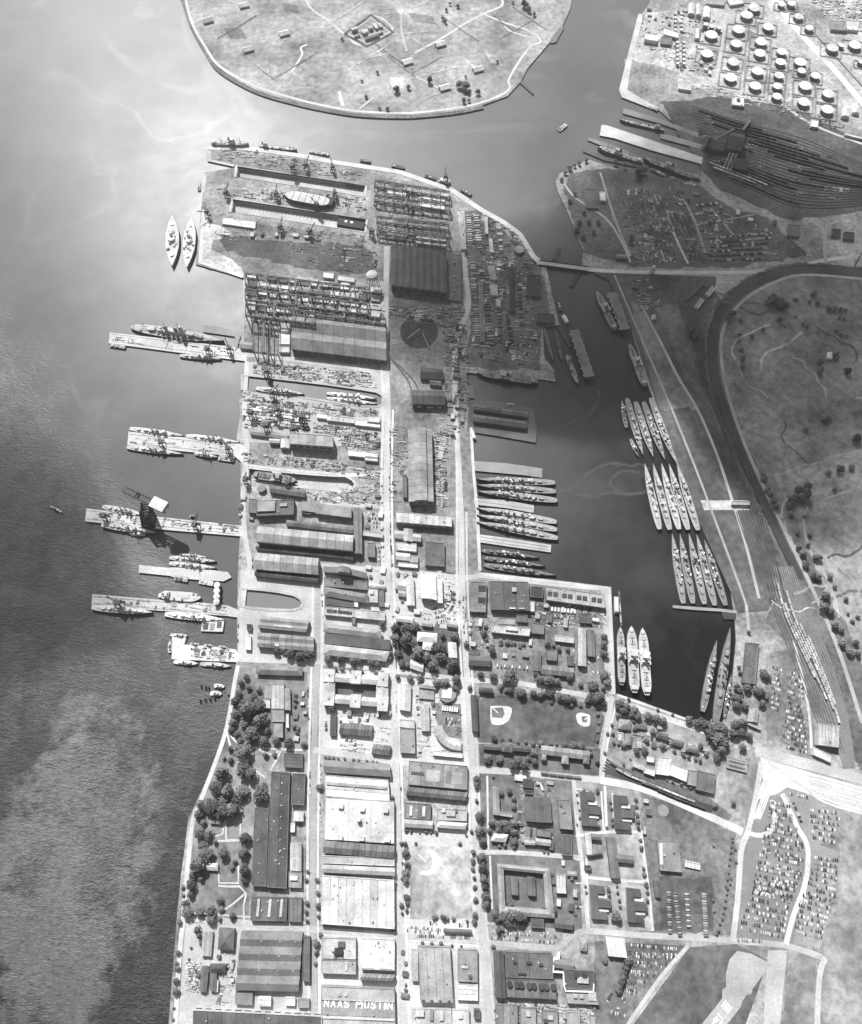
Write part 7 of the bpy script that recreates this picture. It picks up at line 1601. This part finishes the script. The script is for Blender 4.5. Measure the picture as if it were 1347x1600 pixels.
for p, a, lot, tn in WAG[280:]: u = Vector((math.cos(a), math.sin(a), 0)); box_into(vs, fs, mi, p, u, Vector((-u.y, u.x, 0)), 12.2, 3.0, 3.4, 0 if tn < .1 else 1, .8)
if vs:
    o = meshobj('distant_wagons', vs, fs, None, None, [mat(.045, 'roof'), mat(.28, 'roof')], mi); o['kind'] = 'stuff'; o['label'] = 'mass of distant wagons standing in the rail yard'; o['category'] = 'wagons'
print('wagons', len(WAG))
# stacks of timber and plate in the storage yards
def stacks(z, x0, y0, x1, y1, n, L, Wd, label, tones, skew=0.0, h=2.5):
    a, b = W(z, x0, y0), W(z, x1, y1); d = b - a; g = math.atan2(d.y, d.x) + math.pi / 2
    for i in range(n):
        if rd.random() < .1: continue
        p = a + d * ((i + .5) / n); o = part(None, 'material_stack', 'box', mat(rd.choice(tones), 'roof'), (p.x, p.y, 0), (L * rd.uniform(.7, 1.1), Wd, rd.uniform(1.5, h)), g)
        tag(o, label, 'stack', label.replace('stack', 'stacks', 1))
stacks('B', 625, 495, 638, 690, 15, 13, 4, 'timber stack in the first column of the upper storage yard', (.4, .3, .2)); stacks('B', 668, 480, 690, 690, 15, 13, 4, 'timber stack in the second column of the upper storage yard', (.42, .3, .12))
stacks('B', 800, 560, 815, 720, 9, 12, 7, 'dark stack in the third column of the upper storage yard', (.05, .08, .3)); stacks('B', 650, 760, 655, 900, 9, 12, 4, 'pipe stack beside the middle road', (.35, .2)); stacks('B', 700, 770, 705, 900, 7, 10, 6, 'crate stack next to the pipe stacks', (.1, .3, .05))
stacks('E', 145, 90, 170, 400, 24, 14, 3.4, 'thin plate stack left of the striped shed', (.3, .22, .12)); stacks('E', 215, 110, 240, 410, 18, 13, 4, 'plate stack right of the striped shed', (.2, .12, .07)); stacks('E', 285, 80, 300, 430, 16, 10, 5, 'dark stack in the middle of the storage yard', (.06, .1, .2)); stacks('E', 400, 20, 420, 330, 14, 10, 6, 'dark stack near the bridge shed', (.05, .08, .14))
stacks('E', 330, 230, 365, 430, 10, 10, 6, 'rusty dark stack below the black long shed', (.05, .1))
for k in range(5): stacks('f', 300 + k * 26, 735 + k * 8, 350 + k * 22, 860, 5, 5, 16, 'long dark stack in the walled storage plot', (.05, .07, .12))
for k in range(4): stacks('f', 365 + k * 26, 885 + k * 5, 400 + k * 22, 990, 4, 5, 16, 'long dark stack in the lower storage plot', (.05, .07, .12))
for k in range(6): stacks('f', 520 + (k % 2) * 20, 880 + k * 24, 860 - k * 10, 850 + k * 28, 20, 5, 5, 'scrap stack in the lower scrap rows', (.04, .08, .3))
for k in range(3): stacks('f', 440, 700 + k * 50, 560 + k * 30, 690 + k * 46, 8, 8, 6, 'sorted stack in the oval plots', (.06, .14, .24))
for k, (x, n) in enumerate(((150, 10), (178, 11), (205, 12), (235, 12), (262, 12), (130, 6))): stacks('f', x - 20, 610 + k * 10, x + 62, 860, n, 4, 11, 'long low stack in the open rows beyond the creek', (.06, .1, .2), h=2)
for k in range(6): stacks('f', 120 + k * 36, 885, 165 + k * 36, 1005, 6, 4, 11, 'low stack in the lower open rows beyond the creek', (.06, .12, .3), h=2)
# scattered small material: too many and too small to tell apart
def clutter(name, z, poly, n, smin, smax, tones, hmax, label, ang=-8):
    """loose material, laid out in rough rows along the yard's own direction with gaps left between the heaps"""
    L = loop(z, poly); c = sum(L, Vector()) / len(L); u = Vector((math.cos(R(ang)), math.sin(R(ang)), 0)); v = Vector((-u.y, u.x, 0))
    us = [(p - c).dot(u) for p in L]; vv = [(p - c).dot(v) for p in L]; vs = []; fs = []; mi = []; k = 0; q = 0; rowgap = smin + smax * .55
    n = int(n * 1.9)
    while k < n and q < n * 8:
        q += 1; b = round(rd.uniform(min(vv), max(vv)) / rowgap) * rowgap; a = rd.uniform(min(us), max(us)); m_ = rd.randint(2, 9); up = rd.random() < .25; t0 = rd.randrange(len(tones)); s0 = (smin + (smax - smin) * rd.random() ** 2.2) * .7
        for i in range(m_):                           # a heap of alike pieces side by side
            p = c + u * (a + (0 if up else i * s0 * 1.7)) + v * (b + (i * s0 * 1.3 if up else rd.uniform(-.4, .4)))
            if not inside(p, L): continue
            g = R(ang + rd.gauss(0, 3)); uu = Vector((math.cos(g), math.sin(g), 0)); e = rd.uniform(1.8, 4) if up else rd.uniform(.8, 1.6)
            box_into(vs, fs, mi, p, uu, Vector((-uu.y, uu.x, 0)), s0 * e, s0 * rd.uniform(.8, 1.1), rd.uniform(.3, hmax * .7), t0 if rd.random() < .75 else rd.randrange(len(tones)), 0); k += 1
    o = meshobj(name, vs, fs, None, None, [mat(t, 'roof') for t in tones], mi); o['kind'] = 'stuff'; o['label'] = label; o['category'] = 'debris'
BR = (.42, .28, .2, .1, .05, .14, .3); DK = (.04, .08, .14, .22); PL = (.62, .5, .3, .12, .06)
clutter('dock_clutter', 'c', [100,90, 640,140, 1150,190, 1240,330, 760,300, 380,240, 60,200], 620, 1.2, 4.5, BR, 3, 'scattered steel parts along the upper side of the flooded dock')
clutter('dock_clutter', 'c', [0,340, 240,440, 680,470, 1240,520, 1240,600, 700,570, 320,560, 0,470], 380, 1.2, 5, BR, 3, 'scattered steel parts along the lower side of the flooded dock')
clutter('steel_clutter', 'c', [640,640, 1240,740, 1240,900, 960,900, 820,760, 640,740], 360, 1.5, 5, BR, 3, 'scattered plates in the steel yard by the main street')
clutter('steel_clutter', 'c', [0,470, 600,560, 600,730, 0,700], 240, 2, 9, PL, 4, 'jumbled plates on the white slabs')
clutter('dock_clutter', 'A', [290,340, 700,355, 1170,400, 1180,480, 700,430, 420,390, 260,375], 420, 1.2, 4.5, BR, 3, 'scattered gear between the two long dry docks')
clutter('dock_clutter', 'A', [320,120, 560,130, 1150,260, 1170,310, 700,230, 330,180], 320, 1.2, 4.5, BR, 3, 'scattered gear above the topmost dry dock')
clutter('dock_clutter', 'A', [560,540, 1180,610, 1240,720, 1240,830, 900,800, 700,640, 300,640, 280,560], 420, 1.2, 4, BR, 2.5, 'scattered gear on the filled slip')
clutter('runway_clutter', 'B', [90,290, 520,360, 520,640, 90,600], 420, 1.2, 5, BR, 3, 'scattered plates under the crane runways')
clutter('slip_clutter', 'D', [50,30, 840,110, 840,320, 320,250, 50,260], 700, 1.5, 6, BR, 4, 'scattered steel under the slipway gantries')
clutter('yard_clutter', 'D', [860,210, 1290,220, 1290,560, 1180,560, 1170,330, 860,280], 380, 1.2, 5, DK, 3, 'dark scrap round the round cinder yard')
clutter('yard_clutter', 'G', [1110,130, 1200,130, 1190,570, 1130,560], 320, 1.2, 5, BR, 3, 'scattered gear right of the very long grey shop')
clutter('yard_clutter', 'G', [880,60, 970,100, 970,540, 870,540], 160, 1.2, 4, BR, 2.5, 'scattered gear left of the very long grey shop')
clutter('yard_clutter', 'G', [30,240, 560,300, 830,330, 810,420, 680,380, 380,330, 30,300], 300, 1.2, 4, BR, 3, 'scattered gear above the round-headed dry dock')
clutter('yard_clutter', 'G', [400,470, 830,420, 830,560, 680,540, 380,520], 240, 1.2, 4, BR, 2.5, 'scattered gear below the round-headed dry dock')
clutter('street_clutter', 'd', [540,100, 680,100, 690,330, 720,640, 690,1000, 560,1190, 470,1190, 530,640], 420, 1.2, 4.5, DK + (.4,), 3, 'scattered gear along the street beside the basin')
clutter('storage_clutter', 'E', [130,-60, 420,-60, 480,200, 520,560, 140,520], 520, 1.5, 5, DK + (.35, .5), 3, 'scattered stores in the storage yard')
clutter('storage_clutter', 'B', [600,470, 700,470, 900,600, 1000,740, 1040,900, 620,900], 420, 1.5, 5, DK + (.3,), 3, 'scattered stores in the upper storage yard')
clutter('pier_clutter', 'F', [300,130, 900,200, 900,258, 300,198], 130, 1, 4, BR, 2, 'loose gear on the second pale pier')
clutter('pier_clutter', 'F', [55,570, 920,662, 920,715, 55,632], 170, 1, 4, BR, 2, 'loose gear on the hammerhead crane pier')
clutter('pier_clutter', 'I', [95,292, 850,352, 850,400, 95,348], 130, 1, 4, BR, 2, 'loose gear on the lower pale pier')
clutter('pier_clutter', 'I', [620,580, 900,605, 900,665, 620,655], 80, 1, 5, BR, 2.5, 'loose gear on the white L pier')
clutter('pier_clutter', 'C', [90,368, 780,452, 840,510, 90,420], 90, 1, 4, BR, 2, 'loose gear on the battleship pier')
clutter('yard_clutter', 'J', [890,150, 1230,160, 1260,470, 880,470], 180, 1.2, 4, PL, 2, 'scattered gear round the white halls')
clutter('yard_clutter', 'K', [490,330, 900,360, 900,480, 560,470, 380,420], 220, 1.2, 4, PL, 2, 'scattered gear behind the quayside store')
clutter('yard_clutter', 'K', [110,400, 240,400, 240,600, 110,600], 90, 1.2, 4, BR, 2, 'scattered gear below the store with courts')
clutter('yard_clutter', 'M', [190,210, 470,220, 470,480, 190,470], 140, 1, 3.5, PL, 2, 'loose gear in the yard below the square office')
clutter('yard_clutter', 'M', [620,60, 880,180, 890,470, 620,490], 160, 1, 3.5, BR, 2, 'loose gear in the motor pool')
clutter('scrap_clutter', 'Q', [230,1160, 330,1180, 310,1380, 230,1370], 220, 1, 3.5, PL, 2.5, 'bright scrap heap beside the river road')
clutter('yard_clutter', 'Q', [450,1100, 570,1100, 560,1480, 440,1480], 90, 1, 4, PL, 2, 'loose gear left of the four ridged warehouse')
clutter('yard_clutter', 'S', [330,100, 560,110, 540,580, 330,560], 200, 1, 4, BR, 2, 'loose gear round the dark mess hall')
clutter('yard_clutter', 'T', [180,800, 820,830, 780,940, 180,960], 240, 1.2, 5, BR, 3, 'loose gear at the bottom edge below the dining hall')
clutter('depot_clutter', 'Y', [150,80, 400,20, 560,120, 540,420, 350,400, 130,300], 420, 1.5, 5, PL, 4, 'pipes and pumps of the oil depot')
clutter('depot_clutter', 'Y', [420,430, 640,500, 900,560, 1250,680, 1250,720, 900,620, 420,500], 260, 1.5, 4, PL, 3, 'small sheds along the lower depot road')
clutter('depot_clutter', 'Y', [1060,0, 1400,0, 1400,180, 1200,150], 260, 2, 6, PL, 4, 'small tanks beyond the diagonal road')
clutter('coal_clutter', 'f', [420,180, 700,260, 1300,480, 1300,680, 800,640, 500,480], 500, 1.5, 6, DK, 2, 'coal heaps and gear among the rail tracks')
clutter('field_clutter', 'f', [20,600, 260,600, 480,700, 900,850, 1100,1000, 100,1020], 620, 1.2, 5, DK + (.3, .45), 2.5, 'scattered stores in the field beyond the creek')
clutter('bank_clutter', 'a', [260,110, 340,110, 420,240, 300,260], 120, 1.2, 4, DK + (.3,), 2.5, 'loose gear on the far bank by the carriers')
clutter('house_clutter', 'O', [200,290, 760,440, 740,500, 250,440], 160, 1.2, 4, PL, 3, 'garden sheds on the housing green')
# ================================================================== a cumulus cloud above the flight level; its shadow darkens the middle and right of the yard
def cloud(poly, z0, thick, dens, seed, label):
    L = loop('o', poly); sh = sdir * (z0 / sdir.z); c = sum(L, Vector()) / len(L); N = 72; K = 14; rd2 = random.Random(seed); vs = []; fs = []
    ph = [(rd2.uniform(0, 6.28), rd2.uniform(2, 9), rd2.uniform(.02, .07)) for _ in range(5)]
    def rad(a):
        d = Vector((math.cos(a), math.sin(a), 0)); best = 0
        for i in range(len(L)):
            p = L[i - 1] - c; q = L[i] - c; e = q - p; den = d.x * e.y - d.y * e.x
            if abs(den) < 1e-9: continue
            t = (p.x * e.y - p.y * e.x) / den; s = (p.x * d.y - p.y * d.x) / den
            if t > 0 and 0 <= s <= 1: best = max(best, t)
        return best * (1 + sum(w * math.sin(f * a + q) for q, f, w in ph))
    RA = [rad(2 * math.pi * i / N) for i in range(N)]
    RA = [sum(RA[(i + k) % N] for k in range(-2, 3)) / 5 for i in range(N)]
    from mathutils import noise as mn
    vs = [c + sh + Vector((0, 0, thick * .75)), c + sh - Vector((0, 0, thick * .25))]
    for k in range(1, K + 1):
        for i in range(N):
            a = 2 * math.pi * i / N; t = k / K; p = Vector((math.cos(a), math.sin(a), 0)) * RA[i] * t
            prof = (1 - t ** 2.2) * (1 + .35 * mn.noise(Vector((p.x, p.y, seed * 9.0)) * .006)) if k < K else 0.0
            vs += [c + sh + p + Vector((0, 0, thick * .75 * prof)), c + sh + p - Vector((0, 0, thick * .25 * prof))]
    idx = lambda k, i, s: 2 + ((k - 1) * N + i % N) * 2 + s
    for i in range(N):
        fs += [(0, idx(1, i, 0), idx(1, i + 1, 0)), (1, idx(1, i + 1, 1), idx(1, i, 1))]
        for k in range(1, K):
            fs += [(idx(k, i, 0), idx(k + 1, i, 0), idx(k + 1, i + 1, 0), idx(k, i + 1, 0)), (idx(k, i, 1), idx(k, i + 1, 1), idx(k + 1, i + 1, 1), idx(k + 1, i, 1))]
    bm = bmesh.new(); bv = [bm.verts.new(v) for v in vs]
    for f in fs: bm.faces.new([bv[q] for q in f])
    bmesh.ops.remove_doubles(bm, verts=bm.verts, dist=.01); bmesh.ops.recalc_face_normals(bm, faces=bm.faces)
    me = bpy.data.meshes.new('clouds'); bm.to_mesh(me); bm.free()
    m = bpy.data.materials.new('cloud'); m.use_nodes = True; t = m.node_tree; t.nodes.clear(); o = t.nodes.new('ShaderNodeOutputMaterial'); v = t.nodes.new('ShaderNodeVolumePrincipled')
    v.inputs['Color'].default_value = (.95, .95, .95, 1); v.inputs['Density'].default_value = dens; v.inputs['Anisotropy'].default_value = .3; t.links.new(v.outputs[0], o.inputs['Volume'])
    me.materials.append(m); ob = bpy.data.objects.new('clouds', me); link(ob); ob['kind'] = 'stuff'; ob['label'] = label; ob['category'] = 'cloud'
cloud([570,400, 640,350, 760,350, 880,270, 1000,180, 1120,190, 1250,200, 1420,260, 1500,420, 1500,700, 1400,880, 1290,930, 1210,860, 1150,760, 1090,660, 1010,600, 900,640, 760,680, 640,660, 580,580], 1750, 260, .009, 5, 'broad cumulus cloud above the flight level on the basin side')
cloud([-60,640, 60,640, 150,720, 205,830, 215,930, 170,1040, 60,1080, -120,1060, -220,900, -180,720], 1700, 200, .005, 8, 'smaller unseen cumulus cloud added above the flight level to shade the river')  # added out of view, its outline set by the shade on the river

# ================================================================== haze of the river air
hz = bpy.data.materials.new('haze'); hz.use_nodes = True; t = hz.node_tree; t.nodes.clear(); o = t.nodes.new('ShaderNodeOutputMaterial'); v = t.nodes.new('ShaderNodeVolumePrincipled')
v.inputs['Color'].default_value = (.95, .95, .95, 1); v.inputs['Density'].default_value = 0.75e-4; v.inputs['Anisotropy'].default_value = .6; t.links.new(v.outputs[0], o.inputs['Volume'])
e_ = 27000.0; vs = [(x, y, z) for z in (-16, 1240) for x, y in ((-e_, -e_), (e_, -e_), (e_, e_), (-e_, e_))]
ho = meshobj('haze', vs, [(3, 2, 1, 0), (4, 5, 6, 7), (0, 1, 5, 4), (1, 2, 6, 5), (2, 3, 7, 6), (3, 0, 4, 7)], hz); ho['kind'] = 'stuff'
# ------------------------------------------------------------------ tell look-alikes apart by their place in their row
ONES = ['', 'first', 'second', 'third', 'fourth', 'fifth', 'sixth', 'seventh', 'eighth', 'ninth', 'tenth', 'eleventh', 'twelfth', 'thirteenth', 'fourteenth', 'fifteenth', 'sixteenth', 'seventeenth', 'eighteenth', 'nineteenth']
TENS = ['', '', 'twent', 'thirt', 'fort', 'fift', 'sixt', 'sevent', 'eight', 'ninet']
def ordinal(n):
    if n < 20: return ONES[n]
    if n >= 100: return 'hundred-' + (ordinal(n - 100) if n > 100 else 'th')
    return TENS[n // 10] + ('ieth' if n % 10 == 0 else 'y-' + ONES[n % 10])
bylab = {}
for o in list(SC.objects):
    if o.parent is None and 'label' in o and 'group' in o: bylab.setdefault(o['label'], []).append(o)
for lb, os_ in bylab.items():
    if len(os_) < 2: continue
    xs = [q.location.x for q in os_]; ys = [q.location.y for q in os_]
    if max(xs) - min(xs) > 1.3 * (max(ys) - min(ys)): os_.sort(key=lambda q: q.location.x); w = 'left'
    else: os_.sort(key=lambda q: -q.location.y); w = 'top'
    for i, q in enumerate(os_): q['label'] = lb + ', ' + ordinal(i + 1) + ' from the ' + w
